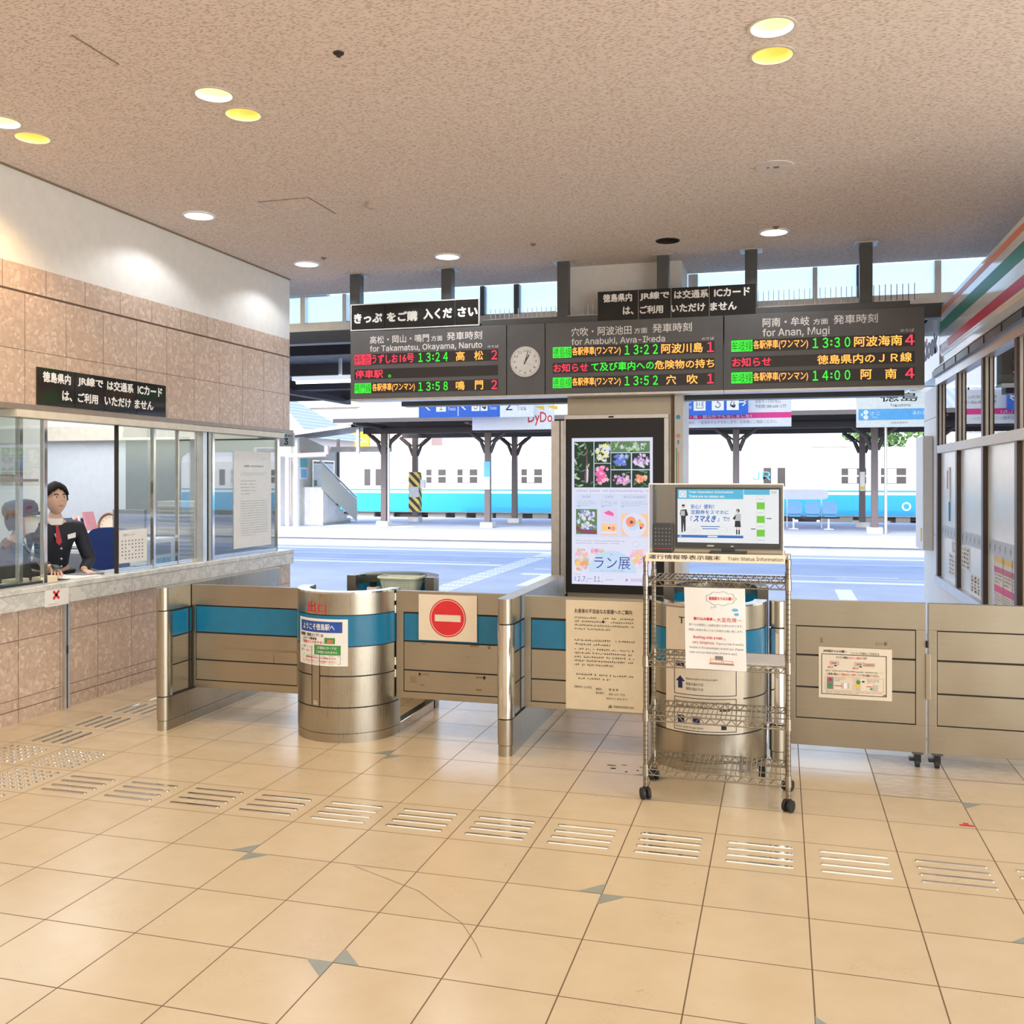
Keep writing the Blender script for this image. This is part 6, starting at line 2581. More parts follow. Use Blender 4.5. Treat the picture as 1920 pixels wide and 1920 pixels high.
DV2P = mat('lilac_print', (.60, .45, .70), .5)
ksheet(9.78, .78, 9.45, .99, 'white and black poster low on the farthest kiosk panel, behind the others', 'note')
ksheet(9.62, 1.0, 9.27, 1.105, 'strip of black lettering under the bolt stickers of the farthest kiosk panel', 'note')
ksheet(9.12, .90, 8.75, 1.10, 'black and white poster at the top left of the second kiosk panel', 'note')
ksheet(8.72, .74, 8.12, .89, 'wide pale blue lettered poster low on the second kiosk panel', 'note')
ksheet(7.78, .70, 7.50, 1.12, 'red and yellow sale poster, left of three on the nearest kiosk panel', 'sale')
ksheet(7.48, .70, 7.22, 1.12, 'red and yellow sale poster, middle of three on the nearest kiosk panel', 'sale')
ksheet(7.20, .70, 6.98, 1.12, 'red and yellow sale poster, right of three on the nearest kiosk panel', 'sale')
m = MB()
m.box(KX + .012, KX + .0195, 9.82, 9.86, 1.58, 1.75, CRIM)
m.box(KX + .012, KX + .0195, 9.70, 9.80, 1.46, 1.78, LETTER)
m.box(KX + .010, KX + .0195, 9.72, 9.76, 1.28, 1.46, SKYBLUE)
tag(m.build('wall_thermometer'), 'small white, red and blue strip hanging on the farthest kiosk panel', 'hanging tag')

# fascia sign
fa = kx
FW = mat('fascia_white', (.82, .83, .80), .12, var=.02)
segs = [(6.25, 7.35), (7.353, 8.85), (8.853, 10.08)]


def fprof(z):
    """distance of the curved fascia face from the wall plane at height z"""
    t = (z - 2.76) / .60
    return KX - .02 + .05 * (t - .35) ** 2 + (.10 * max(0, .18 - t) / .18)


for a, b in segs:
    m = MB()
    zs = [2.76 + .60 * k / 12 for k in range(13)]
    vv = [(fprof(z), y, z) for z in zs for y in (a, b)]
    m.add(vv, [(2 * k, 2 * k + 2, 2 * k + 3, 2 * k + 1) for k in range(12)], FW, True)
    m.box(KX + .0, KX + .25, a, b, 2.76, 3.36, FW)
    m.build('fascia_panel', fa)


def stripe(z0, z1, a, b, mm, nm, l=1):
    m = MB()
    zs = [z0 + (z1 - z0) * k / 4 for k in range(5)]
    vv = [(fprof(z) - .0015 * l, y, z) for z in zs for y in (a, b)]
    m.add(vv, [(2 * k, 2 * k + 2, 2 * k + 3, 2 * k + 1) for k in range(4)], mm, True)
    m.build(nm, fa)


stripe(3.262, 3.318, 6.25, 10.07, ORANGE, 'orange_stripe')
stripe(3.075, 3.188, 6.25, 10.07, GREEN, 'green_stripe')
stripe(2.893, 2.968, 6.25, 9.60, CRIM, 'red_stripe')
m = MB()
f = FXm(m, fprof(2.93) - .002, 0, 0)
f.rect(-10.07, 2.885, -10.04, 2.965, CRIM, 1).rect(-10.01, 2.885, -9.98, 2.965, CRIM, 1)
for k in range(8):
    for j in range(4):
        f.rect(-9.96 + k * .038, 2.888 + j * .02, -9.932 + k * .038, 2.900 + j * .02, DV2P, 1)
f.rect(-9.64, 2.885, -9.625, 2.975, CRIM, 1)
m.build('purple_lettering', fa)
# end sign with the shop lettering
m = MB()
zs = [2.62, 2.70, 2.78, 3.30]
m.add([(KX - .02, 10.085, 2.70), (KX - .02, 11.45, 2.70), (KX - .02, 11.45, 3.33), (KX - .02, 10.085, 3.33)], [(3, 2, 1, 0)], FW)
m.box(KX - .019, KX + .3, 10.085, 11.45, 2.70, 3.33, FW)
m.build('end_panel', fa)
m = MB()
f = FXm(m, KX - .021, 0, 0)
f.text('Kiosk', -11.25, 2.92, -10.20, 3.14, NAVY, .05, 1)
f.disc(-10.93, 3.12, .035, CRIM, 2, 16)
m.build('shop_lettering', fa)
bx = thing('wall_casing', 'tall white casing box on the kiosk end wall with a small yellow label', 'wall box', (KX - .03, 11.0, .95))
m = MB()
m.box(KX - .08, KX + .018, 10.75, 11.30, .93, 2.12, WHITE)
m.build('cover', bx, .006)
m = MB()
m.box(KX - .083, KX - .08, 10.82, 10.92, 1.02, 1.16, YELLOW)
m.build('label', bx)
# shelves and stock glimpsed through the upper panes
for k in range(3):
    m = MB()
    m.box(2.6, 3.0, 6.8 + k * 1.1, 7.6 + k * 1.1, .66, 2.3, (OFFWALL, mat('shop_grey', (.35, .34, .33)), OFFWALL)[k])
    tag(m.build('shop_rack'), 'tall display rack inside the kiosk, ' + ('nearest the hall', 'in the middle', 'farthest from the hall')[k], 'rack', 'racks inside the kiosk')

# ============================================================ outside: platforms and tracks
m = MB()
m.box(-34, 24, 10.35, 22.0, -.3, -.002, ASPHALT)
m.box(-34, 24, 21.85, 22.05, -1.2, 0.0, CONC)
f = Face(m, (0, 0, -.002), (1, 0, 0), (0, 1, 0))
f.rect(-34, 21.0, 24, 21.3, WARNW, 1).rect(-34, 19.7, 24, 19.8, WARNW, 1)
f.rect(-11.2, 18.25, -5.6, 18.35, WARNW, 1).rect(-11.2, 17.65, -5.2, 17.95, WARNW, 1)
f.rect(-4.4, 17.2, 1.9, 17.3, WARNW, 1).rect(-2.2, 16.2, 9, 16.48, WARNW, 1).rect(.9, 16.85, 9, 16.92, WARNW, 1)
f.poly([(-11.2, 18.3), (-11.0, 18.3), (-12.3, 20.9), (-12.6, 20.9)], WARNW, 1)
f.rect(-5.15, 10.5, -4.78, 21.0, WARNW, 1)
f.rect(.78, 13.6, 1.02, 15.3, WARNW, 1).rect(-4.0, 14.5, -3.7, 16.2, WARNW, 1).rect(-4.4, 16.2, -3.2, 16.45, WARNW, 1)
for j in range(22):
    for i in range(5):
        f.rect(-5.13 + i * .07, 10.6 + j * .47, -5.10 + i * .07, 10.95 + j * .47, ASPHALT, 2)
m.build('floor_platform', kind='structure', label='blue grey asphalt platform with worn white line markings')
m = MB()
m.box(-60, 60, 22.0, 62, -1.5, -1.2, GRAVEL)
m.build('floor_track', kind='structure', label='dark track ballast')
for y in (24.2, 25.27, 40.9, 41.97):
    m = MB()
    m.extr([(-.035, 0), (-.035, .15), (.035, .15), (.035, 0)], (-60, y, -1.2), (0, 1, 0), (0, 0, 1), (120, 0, 0), mat('rusty_rail', (.20, .13, .10), .6))
    tag(m.build('rail'), 'steel track rail ' + ('nearest the near platform' if y < 25 else 'beside the far platform wall' if y < 30 else 'under the near side of the train' if y < 41.5 else 'under the far side of the train'), 'rail', 'track rails')
m = MB()
m.box(-40, 40, 28.3, 38.9, -1.2, -.004, ASPHALT)
m.box(-40, 40, 28.24, 28.62, -.24, 0, CONC)
m.box(-40, 40, 28.34, 28.38, -1.2, -.24, BLOCKS)
f = Face(m, (0, 0, -.004), (1, 0, 0), (0, 1, 0))
f.rect(-40, 29.4, 40, 29.7, WARNW, 1).rect(-15.5, 30.8, -12.4, 31.6, WARNW, 1).rect(-40, 38.0, 40, 38.2, WARNW, 1)
m.build('floor_far_platform', kind='structure', label='raised island platform with pale coping over dark weathered blocks')

# near platform roof
nr = thing('platform_roof', 'dark steel roof over the near platform with a tube light', 'roof', (-5, 14, 3.4))
m = MB()
m.box(-30, 1.4, 10.4, 18.3, 3.46, 3.52, ROOFD)
m.box(1.4, 20, 10.4, 18.3, 3.46, 3.52, ROOFD)
m.build('roof_sheet', nr)
for y in (11.4, 13.6, 15.8, 18.0):
    m = MB()
    m.box(-30, 20, y - .06, y + .06, 3.28, 3.46, DARKST)
    m.build('beam', nr)
for x in (-14, -8.6, -3.3, 2.2, 7.6):
    m = MB()
    m.box(x - .05, x + .05, 10.4, 18.2, 3.2, 3.32, DARKST)
    m.build('beam', nr)
m = MB()
m.box(-30, 20, 18.25, 18.35, 3.38, 3.56, m_corr('lit_roof_edge', (.55, .60, .68), 0, 30))  # pale colour stands for daylight catching the roof edge
m.build('edge_trim', nr)
tl = thing('tube_light', 'long white tube light under the platform roof left of the departure boards', 'tube light', (-6.3, 13.0, 3.12))
m = MB()
m.box(-7.05, -5.5, 12.95, 13.05, 3.14, 3.2, WHITE)
m.box(-6.3, -6.26, 12.98, 13.02, 3.2, 3.46, WHITE)
m.build('housing', tl)
m = MB()
m.cyl((-7.0, 13.0, 3.115), (-5.55, 13.0, 3.115), .022, TUBE, n=12)
m.build('tube', tl)

# ---- signs over the near platform
YS = 17.5
SF = YS / 18


def sz(z):
    return 1.68 + (z - 1.68) * SF


def hung_sign(label, x0, x1, z0, z1, mm, group='signs hung over the near platform', y=YS):
    x0, x1, z0, z1 = x0 * SF, x1 * SF, sz(z0), sz(z1)
    o = thing('platform_sign', label, 'sign', ((x0 + x1) / 2, y, z0), group=group)
    m = MB()
    m.box(x0, x1, y, y + .10, z0, z1, mm)
    m.build('panel', o, .004)
    m = MB()
    for x in (x0 + .2, x1 - .2):
        m.cyl((x, y + .05, z1), (x, y + .05, 3.46), .012, DARKST, n=8)
    m.build('hanger_rod', o)
    m = MB()
    f = Face(m, (x0, y, z0), (1, 0, 0), (0, 0, 1))
    return o, m, f, x1 - x0, z1 - z0


def arrow(f, u, v, s_, mm, left=True):
    k = -1 if left else 1
    pts = [(-.1, .09), (.5, .09), (.5, -.09), (-.1, -.09)]
    f.poly([(u + k * (-.5) * s_, v + .07 * s_), (u + k * (-.5) * s_, v - .07 * s_), (u + k * .45 * s_, v - .07 * s_), (u + k * .45 * s_, v + .07 * s_)][::(-1 if k < 0 else 1)], mm, 2)
    for q in (1, -1):
        pts = [(u + k * .5 * s_, v), (u + k * .05 * s_, v + q * .42 * s_), (u + k * .05 * s_ - k * .16 * s_, v + q * .42 * s_), (u + k * .30 * s_, v)]
        f.poly(pts, mm, 2)


o, m, f, w, h = hung_sign('blue direction sign with white left arrows to tracks 1, 3 and 4', -6.98, -5.30, 2.89, 3.30, SIGNBLUE)
arrow(f, .22, .22, .20, LETTER)
f.rect(.36, .11, .56, .35, LETTER, 1).text('1', .43, .14, .49, .31, INKG, 0, 2)
f.text('のりば', .60, .22, .76, .28, LETTER, 0, 1).text('Track', .60, .13, .76, .19, LETTER, 0, 1)
f.rect(.80, .02, .815, .40, LETTER, 1)
arrow(f, .95, .22, .20, LETTER)
f.rect(1.08, .11, 1.24, .35, LETTER, 1).text('3', 1.12, .14, 1.20, .31, INKG, 0, 2)
f.rect(1.26, .11, 1.40, .35, LETTER, 1).text('4', 1.285, .14, 1.375, .31, INKG, 0, 2)
f.text('のりば', 1.44, .22, 1.58, .28, LETTER, 0, 1).text('Tracks', 1.44, .13, 1.58, .19, LETTER, 0, 1)
m.build('lettering', o)
o, m, f, w, h = hung_sign('pale sign with a black 2 for the track, right of the blue arrows', -5.29, -4.62, 2.87, 3.30, mat('sign_pale', (.80, .83, .84), .4))
f.text('2', .12, .13, .25, .34, INK, .0, 1).text('のりば', .34, .24, .52, .31, INKG, 0, 1).text('Track', .34, .13, .52, .21, INKG, 0, 1)
m.build('lettering', o)
o, m, f, w, h = hung_sign('white advertising sign with red lettering and two yellow wedges left of the column', -5.94, -4.28, 2.64, 3.35, WHITE, y=17.75)
f.text('DyDo', 1.12, .07, 1.60, .33, RED, .01, 1)
f.poly([(1.24, .44), (1.44, .44), (1.44, .36)], YELLOW, 1).poly([(1.46, .44), (1.70, .44), (1.70, .36)], YELLOW, 1)
f.text('たのしい、おいしい', 1.20, .50, 1.58, .56, INKG, 0, 1)
m.build('lettering', o)
o, m, f, w, h = hung_sign('blue direction sign with a white right arrow to tracks 3 and 4', -1.80, -.575, 2.845, 3.25, SIGNBLUE)
for a, st in ((.24, ''), (.56, '3'), (.82, '4')):
    f.rect(a, .08, a + .21, .34, LETTER, 1)
    if st:
        f.text(st, a + .055, .12, a + .155, .30, INKG, 0, 2)
f.frame(.28, .12, .41, .28, .012, INKG, 2).text('▮▮▮', .30, .16, .39, .23, INKG, 0, 2)
f.text('のりば', .03, .22, .20, .28, LETTER, 0, 1).text('Tracks', .03, .12, .2, .18, LETTER, 0, 1)
arrow(f, 1.10, .22, .16, LETTER, False)
m.build('lettering', o)
o, m, f, w, h = hung_sign('white advertising sign with a pink band and a phone number', -1.86, .185, 2.63, 3.22, WHITE, y=17.75)
f.rect(0, .155, w, .255, PINK, 1).text('腰・痛・膝以外でも治しました！', .1, .165, 1.3, .225, LETTER, .02, 2)
f.text('徳島市八万町寺山', 1.36, .42, 1.80, .48, INKG, 0, 1).text('予約制 088-668-1177', 1.36, .33, 1.90, .40, INKG, .01, 1)
f.text('続く場合、一度受診をおすすめします。お気軽にご相談ください。', .06, .06, 1.75, .12, INKG, 0, 1)
m.build('lettering', o)
o, m, f, w, h = hung_sign('station name board reading Tokushima with a light blue band', 1.29, 2.75, 2.58, 3.28, mat('sign_cream', (.82, .84, .76), .4))
f.text('とくしま', .42, .60, .95, .66, INK, 0, 1).text('徳島', .38, .43, .98, .58, INK, .01, 1).text('Tokushima', .54, .345, .86, .395, INK, 0, 1)
f.rect(.03, .12, w - .03, .31, SKYBLUE, 1)
f.poly([(.06, .215), (.10, .25), (.10, .18)], LETTER, 2).disc(.15, .255, .04, LETTER, 2, 18).disc(.15, .17, .04, LETTER, 2, 18)
f.text('さこ', .22, .205, .38, .265, LETTER, 0, 2).text('Sako', .25, .155, .33, .185, LETTER, 0, 2).text('あわとみだ', .9, .205, 1.25, .265, LETTER, 0, 2)
f.text('（徳島県徳島市）', .54, .05, .82, .09, INKG, 0, 1)
m.build('lettering', o)

# ---- island platform roof and posts
fr = thing('platform_roof', 'pale blue sheet roof over the island platform across the track', 'roof', (-2, 32.5, 3.6))
m = MB()
for xa, xb in ((-14.2, 14),):
    m.add([(xa, 28.9, 3.62), (xb, 28.9, 3.62), (xb, 32.6, 4.60), (xa, 32.6, 4.60)], [(0, 1, 2, 3)], ROOFB)
    m.add([(xa, 32.6, 4.60), (xb, 32.6, 4.60), (xb, 36.6, 3.62), (xa, 36.6, 3.62)], [(0, 1, 2, 3)], ROOFB)
    m.add([(xa, 28.9, 3.56), (xb, 28.9, 3.56), (xb, 32.6, 4.54), (xa, 32.6, 4.54)], [(3, 2, 1, 0)], ROOFD)
    m.add([(xa, 32.6, 4.54), (xb, 32.6, 4.54), (xb, 36.6, 3.56), (xa, 36.6, 3.56)], [(3, 2, 1, 0)], ROOFD)
    m.box(xa, xb, 28.84, 28.9, 3.50, 3.63, DARKST)
m.build('roof_sheet', fr)
for y in (31.3, 34.9):
    m = MB()
    m.box(-14.2, 14, y - .09, y + .09, 3.24, 3.44, DARKST)
    m.box(-14.2, 14, y - .05, y + .05, 3.44, 3.98, DARKST)
    m.build('girder', fr)
for x in (-13.5, -9.62, -5.5, -1.37, 2.75, 6.9, 11):
    m = MB()
    m.box(x - .07, x + .07, 29, 36.5, 3.42, 3.56, DARKST)
    m.build('rafter', fr)
PC = mat('post_purple_grey', (.12, .10, .105), .5)
pl = [(-13.43, 31.3, 'left front post of the island roof'), (-9.62, 31.3, 'third post of the island roof, with a small blue sign strip'), (-1.37, 31.3, 'post of the island roof seen just above the monitor'),
      (2.76, 31.3, 'front post of the island roof nearest the kiosk'), (-13.68, 34.9, 'hazard striped rear post of the island roof'), (-9.67, 34.9, 'rear post of the island roof left of the column'), (2.68, 34.9, 'rear post of the island roof nearest the kiosk')]
for x, y, lab in pl:
    o = thing('roof_post', 'dark steel ' + lab, 'post', (x, y, 0), group='posts of the island platform roof')
    m = MB()
    m.box(x - .10, x + .10, y - .09, y + .09, .18, 3.24, PC)
    m.build('shaft', o, .01)
    m = MB()
    m.box(x - .22, x + .22, y - .22, y + .22, -.003, .18, CONC)
    m.build('footing', o, .01)
    for s_ in (-1, 1):
        m = MB()
        m.tube([(x + s_ * .09, y, 2.55), (x + s_ * .25, y, 2.95), (x + s_ * .62, y, 3.26)], .065, DARKST, 8)
        m.tube([(x + s_ * .09, y, 2.9), (x + s_ * .45, y, 3.2)], .03, DARKST, 8)
        m.build('bracket', o)
    if 'hazard' in lab:
        m = MB()
        m.box(x - .22, x + .22, y - .13, y + .13, .40, 1.92, HAZARD)
        m.box(x - .20, x + .20, y - .14, y - .13, .95, 1.35, mat('grey_plate', (.55, .6, .65)))
        m.build('striped_wrap', o)
        m = MB()
        m.box(x + .24, x + .40, y - .1, y + .1, 1.3, 1.62, WHITE)
        m.build('call_box', o)
    if 'blue sign' in lab:
        m = MB()
        m.box(x - .11, x + .11, y - .12, y - .10, 1.72, 2.25, SKYBLUE)
        m.box(x - .10, x + .10, y - .12, y - .10, 1.30, 1.72, WHITE)
        m.build('sign_strip', o)
    if 'rear post of the island roof nearest' in lab:
        m = MB()
        m.box(x - .08, x + .08, y - .12, y - .09, 1.25, 1.9, WHITE)
        m.box(x - .07, x + .07, y - .125, y - .12, 1.28, 1.40, YELLOW)
        m.build('notice_plate', o)
for x, y in ((-13.43, 31.3), (2.9, 31.2)):
    m = MB()
    m.cyl((x + .17, y - .02, .0), (x + .17, y - .02, 3.3), .05, ALU, n=10)
    tag(m.build('drain_pipe'), 'grey drain pipe beside the ' + ('left front' if x < 0 else 'kiosk side') + ' post of the island roof', 'pipe', 'drain pipes')

# ---- bench on the island platform
be = thing('platform_bench', 'row of three blue plastic seats on the island platform', 'bench', (1.28, 33.1, 0))
for k in range(3):
    x = .45 + k * .55
    m = MB()
    pts = []
    for j in range(28):
        t = 2 * PI * j / 28
        c, s_ = math.cos(t), math.sin(t)
        pts.append((.235 * math.copysign(abs(c) ** .55, c), .22 * math.copysign(abs(s_) ** .55, s_)))
    m.extr(pts, (x, 33.2, .70), (1, 0, 0), (0, .2, 1), (0, .06, 0), SEATB, True)
    m.extr(pts, (x, 32.98, .44), (1, 0, 0), (0, 1, .08), (0, 0, .05), SEATB, True)
    m.build('seat', be, .01)
m = MB()
m.box(.2, 1.85, 32.95, 33.05, .36, .42, DARKST)
for x in (.4, 1.5):
    m.box(x - .03, x + .03, 32.95, 33.05, 0, .36, ALU)
    m.box(x - .15, x + .15, 32.8, 33.2, 0, .03, ALU)
m.build('frame', be)
bs = thing('bench_sign', 'long pale rounded panel above the blue seats on the island platform', 'panel', (1.0, 33.4, .95))
m = MB()
pts = []
for j in range(24):
    t = 2 * PI * j / 24
    c, s_ = math.cos(t), math.sin(t)
    pts.append((.80 * math.copysign(abs(c) ** .3, c), .17 * math.copysign(abs(s_) ** .5, s_)))
m.extr(pts, (.72, 33.5, 1.14), (1, 0, 0), (0, 0, 1), (0, .05, 0), mat('pale_lilac', (.62, .66, .76), .5), True)
m.build('panel', bs)
m = MB()
for x in (.2, 1.3):
    m.box(x - .02, x + .02, 33.55, 33.59, 0, 1.14, ALU)
m.build('stand', bs)

# ---- stairs to the footbridge at the left
BEIGE = mat('beige_wall', (.60, .58, .50), .7)
st = thing('stair_enclosure', 'beige walled stair up from the island platform beside the ticket wall', 'staircase', (-17.5, 32.5, 0))
m = MB()
m.box(-16.9, -16.6, 30.95, 34.1, 0, 2.55, BEIGE)
m.add([(-16.6, 30.95, 2.55), (-16.6, 34.1, 2.55), (-16.6, 34.1, 2.7), (-16.6, 30.95, 3.25), (-16.9, 30.95, 2.55), (-16.9, 34.1, 2.55), (-16.9, 34.1, 2.7), (-16.9, 30.95, 3.25)],
      [(0, 1, 2, 3), (7, 6, 5, 4), (3, 2, 6, 7), (1, 5, 6, 2), (0, 3, 7, 4)], BEIGE)
m.build('side_wall', st)
m = MB()
m.box(-16.62, -16.52, 34.06, 34.16, 0, 3.2, PC)
m.build('corner_post', st)
m = MB()
for k in range(8):
    m.box(-16.6, -15.8, 31.3 - k * .0 + 0, 33.6 - k * .32, k * .17, k * .17 + .17, CONC)
m.build('steps', st)
m = MB()
m.tube([(-15.75, 34.0, .95), (-15.75, 31.0, 2.3)], .04, ALU, 8)
m.build('handrail', st)
m = MB()
m.box(-15.80, -15.70, 31.0, 33.9, .1, .12, BEIGE)
m.add([(-15.72, 34.0, .0), (-15.72, 34.0, .85), (-15.72, 31.0, 2.2), (-15.72, 31.0, 1.3)], [(0, 1, 2, 3)], BEIGE)
m.build('balustrade', st)
tm = thing('timetable_case', 'framed white timetable case on the beige stair wall', 'notice case', (-15.7, 33, 1.3))
m = MB()
m.box(-16.598, -16.55, 31.95, 33.75, 1.25, 2.35, ALU)
m.build('frame', tm)
m = MB()
f = FXp(m, -16.55, 31.95, 1.25)
f.rect(.06, .06, 1.74, .98, LETTER, 1).rect(.06, .98, 1.74, 1.05, INKG, 1).rect(.12, .14, .36, .36, LGREEN, 2)
f.lines(.12, .55, 1.66, .92, 6, SKYBLUE, seed=101).lines(.9, .12, 1.66, .45, 5, INKG, seed=102)
m.build('timetable', tm)
m = MB()
m.box(-16.598, -16.57, 31.05, 31.6, 1.65, 2.65, PAPER)
f = FXp(m, -16.57, 31.05, 1.65)
f.rect(0, .82, .55, 1.0, ORANGE, 1).rect(0, .42, .55, .82, TEAL, 1).rect(.05, .05, .5, .36, SKYBLUE, 1)
tag(m.build('stair_poster'), 'coloured poster on the stair wall left of the timetable case', 'poster')
wl = thing('white_shed', 'white walled platform building just past the end of the ticket wall', 'building', (-19.5, 30.9, 0))
m = MB()
m.box(-24, -16.95, 30.3, 30.9, 0, 2.45, WHITE)
m.add([(-24, 30.3, 2.45), (-16.95, 30.3, 2.45), (-24, 30.3, 3.8), (-24, 30.9, 2.45), (-16.95, 30.9, 2.45), (-24, 30.9, 3.8)], [(0, 1, 2), (5, 4, 3), (1, 4, 5, 2)], WHITE)
m.build('wall', wl)
m = MB()
m.tube([(-16.6, 30.2, 0), (-16.6, 30.2, 2.45), (-15.1, 30.2, 2.5), (-15.1, 30.2, 2.8)], .09, mat('pinkish_pipe', (.55, .47, .48), .5), 12)
m.build('drain_pipe', wl)
m = MB()
m.box(-16.35, -16.2, 30.15, 30.3, 0, 3.1, WHITE)
m.build('white_pipe', wl)
lr = thing('stair_roof', 'pale sloping roof over the stair foot at the left', 'roof', (-15.4, 31, 3.1))
m = MB()
m.add([(-17.2, 29.6, 3.12), (-13.9, 29.6, 3.50), (-13.9, 33.5, 3.70), (-17.2, 33.5, 3.32)], [(0, 1, 2, 3)], WHITE)
m.add([(-17.2, 29.6, 3.02), (-13.9, 29.6, 3.40), (-13.9, 33.5, 3.60), (-17.2, 33.5, 3.22)], [(3, 2, 1, 0)], ROOFD)
m.add([(-17.2, 29.6, 3.02), (-13.9, 29.6, 3.40), (-13.9, 29.6, 3.50), (-17.2, 29.6, 3.12)], [(0, 1, 2, 3)], WHITE)
m.build('roof_sheet', lr)
m = MB()
m.box(-16.3, -13.9, 32.9, 33.1, 2.66, 2.86, CONC)
m.box(-13.95, -13.85, 30.1, 30.2, 2.5, 3.5, ALU)
m.build('gutter', lr)
hr = thing('tiled_roof_house', 'house with a blue grey tiled roof far behind the ticket wall corner', 'building', (-27, 47, 0))
m = MB()
m.box(-36, -24.2, 46, 52, -1.2, 3.9, WHITE)
m.build('wall', hr)
m = MB()
TILE = m_corr('blue_grey_tile', (.40, .46, .62), 2, 30)
m.add([(-37, 45.4, 3.8), (-23.6, 45.4, 3.8), (-28.5, 49, 7.2), (-37, 49, 7.2)], [(0, 1, 2, 3)], TILE)
m.add([(-23.6, 45.4, 3.8), (-23.6, 52.6, 3.8), (-28.5, 49, 7.2)], [(0, 1, 2)], TILE)
m.build('roof', hr)

# ---- train
def train_car(x0, x1, first):
    o = thing('train_car', 'white railcar with a light blue lower band, ' + ('left of the column' if first else 'right of the column'), 'train', ((x0 + x1) / 2, 41.5, -1.1), group='railcars across the island platform')
    Y0, Y1, zb, zr = 40.1, 42.9, .16, 2.95
    m = MB()
    prof = [(Y0 + .04, zb), (Y0, zb + .3), (Y0, 2.45), (Y0 + .12, 2.72), (Y0 + .5, 2.90), (Y0 + 1.4, zr), (Y1 - .5, 2.90), (Y1 - .12, 2.72), (Y1, 2.45), (Y1, zb + .3), (Y1 - .04, zb)]
    m.extr([(a, b) for a, b in prof], (x0, 0, 0), (0, 1, 0), (0, 0, 1), (x1 - x0, 0, 0), TRAINW)
    m.build('body', o)
    m = MB()
    m.box(x0 + .02, x1 - .02, Y0 - .012, Y0, .20, 1.02, TRAINB)
    m.box(x0 + .02, x1 - .02, Y0 - .012, Y0, 1.14, 1.20, TRAINB)
    m.build('blue_band', o)
    n = int((x1 - x0 - 3.6) / 1.46)
    doors = (x0 + 1.3, x1 - 2.4)
    for k in range(n):
        xa = x0 + 2.9 + k * 1.46
        if xa + 1.0 > x1 - 2.5:
            break
        m = MB()
        m.box(xa, xa + 1.02, Y0 - .01, Y0 + .0, 1.42, 2.12, WHITE)
        m.box(xa + .05, xa + .97, Y0 - .014, Y0 - .01, 1.47, 2.07, TRAING if k % 3 else mat('curtained_pane', (.55, .56, .54), .3))
        m.box(xa, xa + 1.02, Y0 - .02, Y0 - .012, 1.74, 1.80, WHITE)
        m.box(xa + .30, xa + .62, Y0 - .0155, Y0 - .014, 1.49, 2.05, WHITE)
        m.build('window', o)
    for xd in doors:
        m = MB()
        for k in range(2):
            m.box(xd + k * .55, xd + k * .55 + .53, Y0 - .008, Y0 + .01, .25, 2.3, WHITE)
            m.box(xd + k * .55 + .12, xd + k * .55 + .42, Y0 - .012, Y0 - .008, 1.35, 2.1, TRAING)
        m.build('door', o)
    m = MB()
    r = random.Random(int(x0 * 10) + 5)
    x = x0 + .6
    while x < x1 - 1.2:
        w = r.uniform(.5, 1.4)
        m.box(x, x + w, Y0 + .25, Y1 - .3, -.75 + r.uniform(-.2, .2), .14, TRAINU if r.random() < .45 else mat('pale_equipment', (.60, .58, .55), .7))
        x += w + r.uniform(.15, .5)
    m.box(x0 + .2, x1 - .2, Y0 + .4, Y1 - .4, .0, .16, TRAINU)
    m.build('underframe', o)
    for xb in (x0 + 3.0, x1 - 3.0):
        m = MB()
        m.box(xb - 1.3, xb + 1.3, Y0 + .35, Y0 + .5, -.75, -.45, mat('bogie_pale', (.62, .58, .53), .7))
        m.box(xb - 1.3, xb + 1.3, Y1 - .5, Y1 - .35, -.75, -.45, TRAINU)
        m.box(xb - .2, xb + .2, Y0 + .4, Y1 - .4, -.7, .0, TRAINU)
        b_ = m.build('bogie', o)
        for dx in (-1.05, 1.05):
            m = MB()
            m.cyl((xb + dx, Y0 + .6, -.62), (xb + dx, Y0 + .72, -.62), .43, TRAINU, n=28)
            m.cyl((xb + dx, Y1 - .72, -.62), (xb + dx, Y1 - .6, -.62), .43, TRAINU, n=28)
            m.cyl((xb + dx, Y0 + .72, -.62), (xb + dx, Y1 - .72, -.62), .08, TRAINU)
            m.build('wheelset', b_)
    m = MB()
    for k in range(3):
        xa = x0 + 3 + k * 5.5
        m.box(xa, xa + 2.2, Y0 + .7, Y1 - .7, 2.90, 3.15, WHITE)
        m.box(xa + .2, xa + 2.0, Y0 + .6, Y0 + .7, 2.95, 3.1, ALU)
    m.build('roof_unit', o)
    m = MB()
    f = FY(m, 0, Y0 - .013, 0)
    if first:
        f.text('DIESEL', x0 + 11.2, .42, x0 + 12.3, .54, LETTER, .01, 1)
        f.poly([(x1 - 3.4, .62), (x1 - 3.1, .78), (x1 - 2.8, .62), (x1 - 3.1, .70)], TEAL, 1)
    else:
        f.text('JR', x0 + 1.0, 1.6, x0 + 1.7, 1.95, SKYBLUE, .0, 1)
        f.ring(x0 + 6.8, .58, .11, .17, LETTER, 1, 20)
    m.build('lettering', o)


train_car(-19.6, -2.6, True)
train_car(-2.1, 17.5, False)

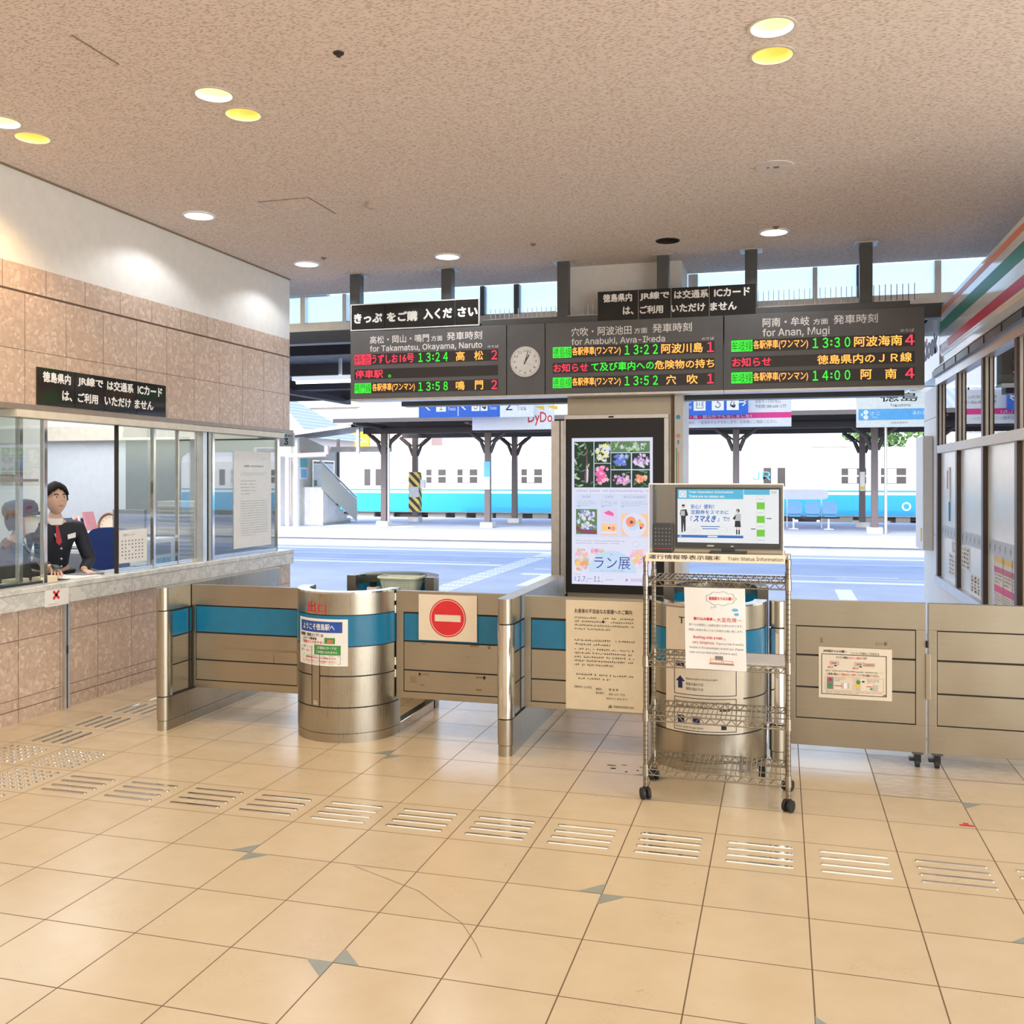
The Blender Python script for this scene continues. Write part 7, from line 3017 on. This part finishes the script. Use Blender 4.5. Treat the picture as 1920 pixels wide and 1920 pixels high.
# ---- buildings and trees behind
bd = thing('station_annex', 'long white building with rows of windows behind the train', 'building', (-6, 62, -1.2))
m = MB()
m.box(-44, 3.3, 60, 66, -1.2, 6.6, WHITE)
m.box(-44, 3.3, 59.6, 60, 6.5, 6.8, CONC)
m.build('wall', bd)
for k in range(15):
    xa = -43.5 + k * 3.12
    m = MB()
    m.box(xa, xa + 2.5, 59.95, 60, 4.3, 6.0, mat('annex_pane', (.38, .50, .58), .2) if k == 0 else bpy.data.materials['annex_pane'])
    for j in range(4):
        m.box(xa + j * .83 - .03, xa + j * .83 + .03, 59.92, 59.95, 4.3, 6.0, WHITE)
    m.build('window', bd)
hp = [('orange roofed kiosk hut far behind the stair', -25.5, 56, 2.2, 4.4, ORANGE), ]
m = MB()
m.box(-26.5, -20.5, 55, 57, -1.2, 4.9, mat('salmon_wall', (.75, .50, .42), .8))
m.box(-26.5, -24.6, 54.9, 55, 3.6, 4.9, YELLOW)
tag(m.build('salmon_building'), 'small salmon and yellow building far behind the left roof post', 'building')


def tree(x, y, h, r_, seed, label):
    o = thing('tree', label, 'tree', (x, y, -1.2), group='trees behind the train')
    m = MB()
    m.cyl((x, y, -1.2), (x, y, h * .6), .22, BARK, .12, 10)
    m.build('trunk', o)
    m = MB()
    rr_ = random.Random(seed)
    for k in range(700):
        t, ph, q = rr_.uniform(0, 2 * PI), math.acos(rr_.uniform(-1, 1)), r_ * rr_.random() ** .4
        c = Vector((x + q * math.sin(ph) * math.cos(t), y + q * math.sin(ph) * math.sin(t), h * .72 + .75 * q * math.cos(ph)))
        a = Vector((rr_.gauss(0, 1), rr_.gauss(0, 1), rr_.gauss(0, 1))).normalized()
        b = a.orthogonal().normalized()
        s_ = rr_.uniform(.10, .24)
        m.add([c - a * s_, c + b * s_ * .6, c + a * s_, c - b * s_ * .6], [(0, 1, 2, 3)], LEAF)
    m.build('foliage', o)


tree(5.2, 58, 6.0, 1.9, 1, 'sunlit green tree right of the white annex building')
tree(8.9, 60, 6.4, 1.7, 2, 'green tree seen above the rear platform post by the kiosk')
tree(12.8, 59, 6.0, 2.0, 3, 'green tree above the train roof nearest the kiosk')
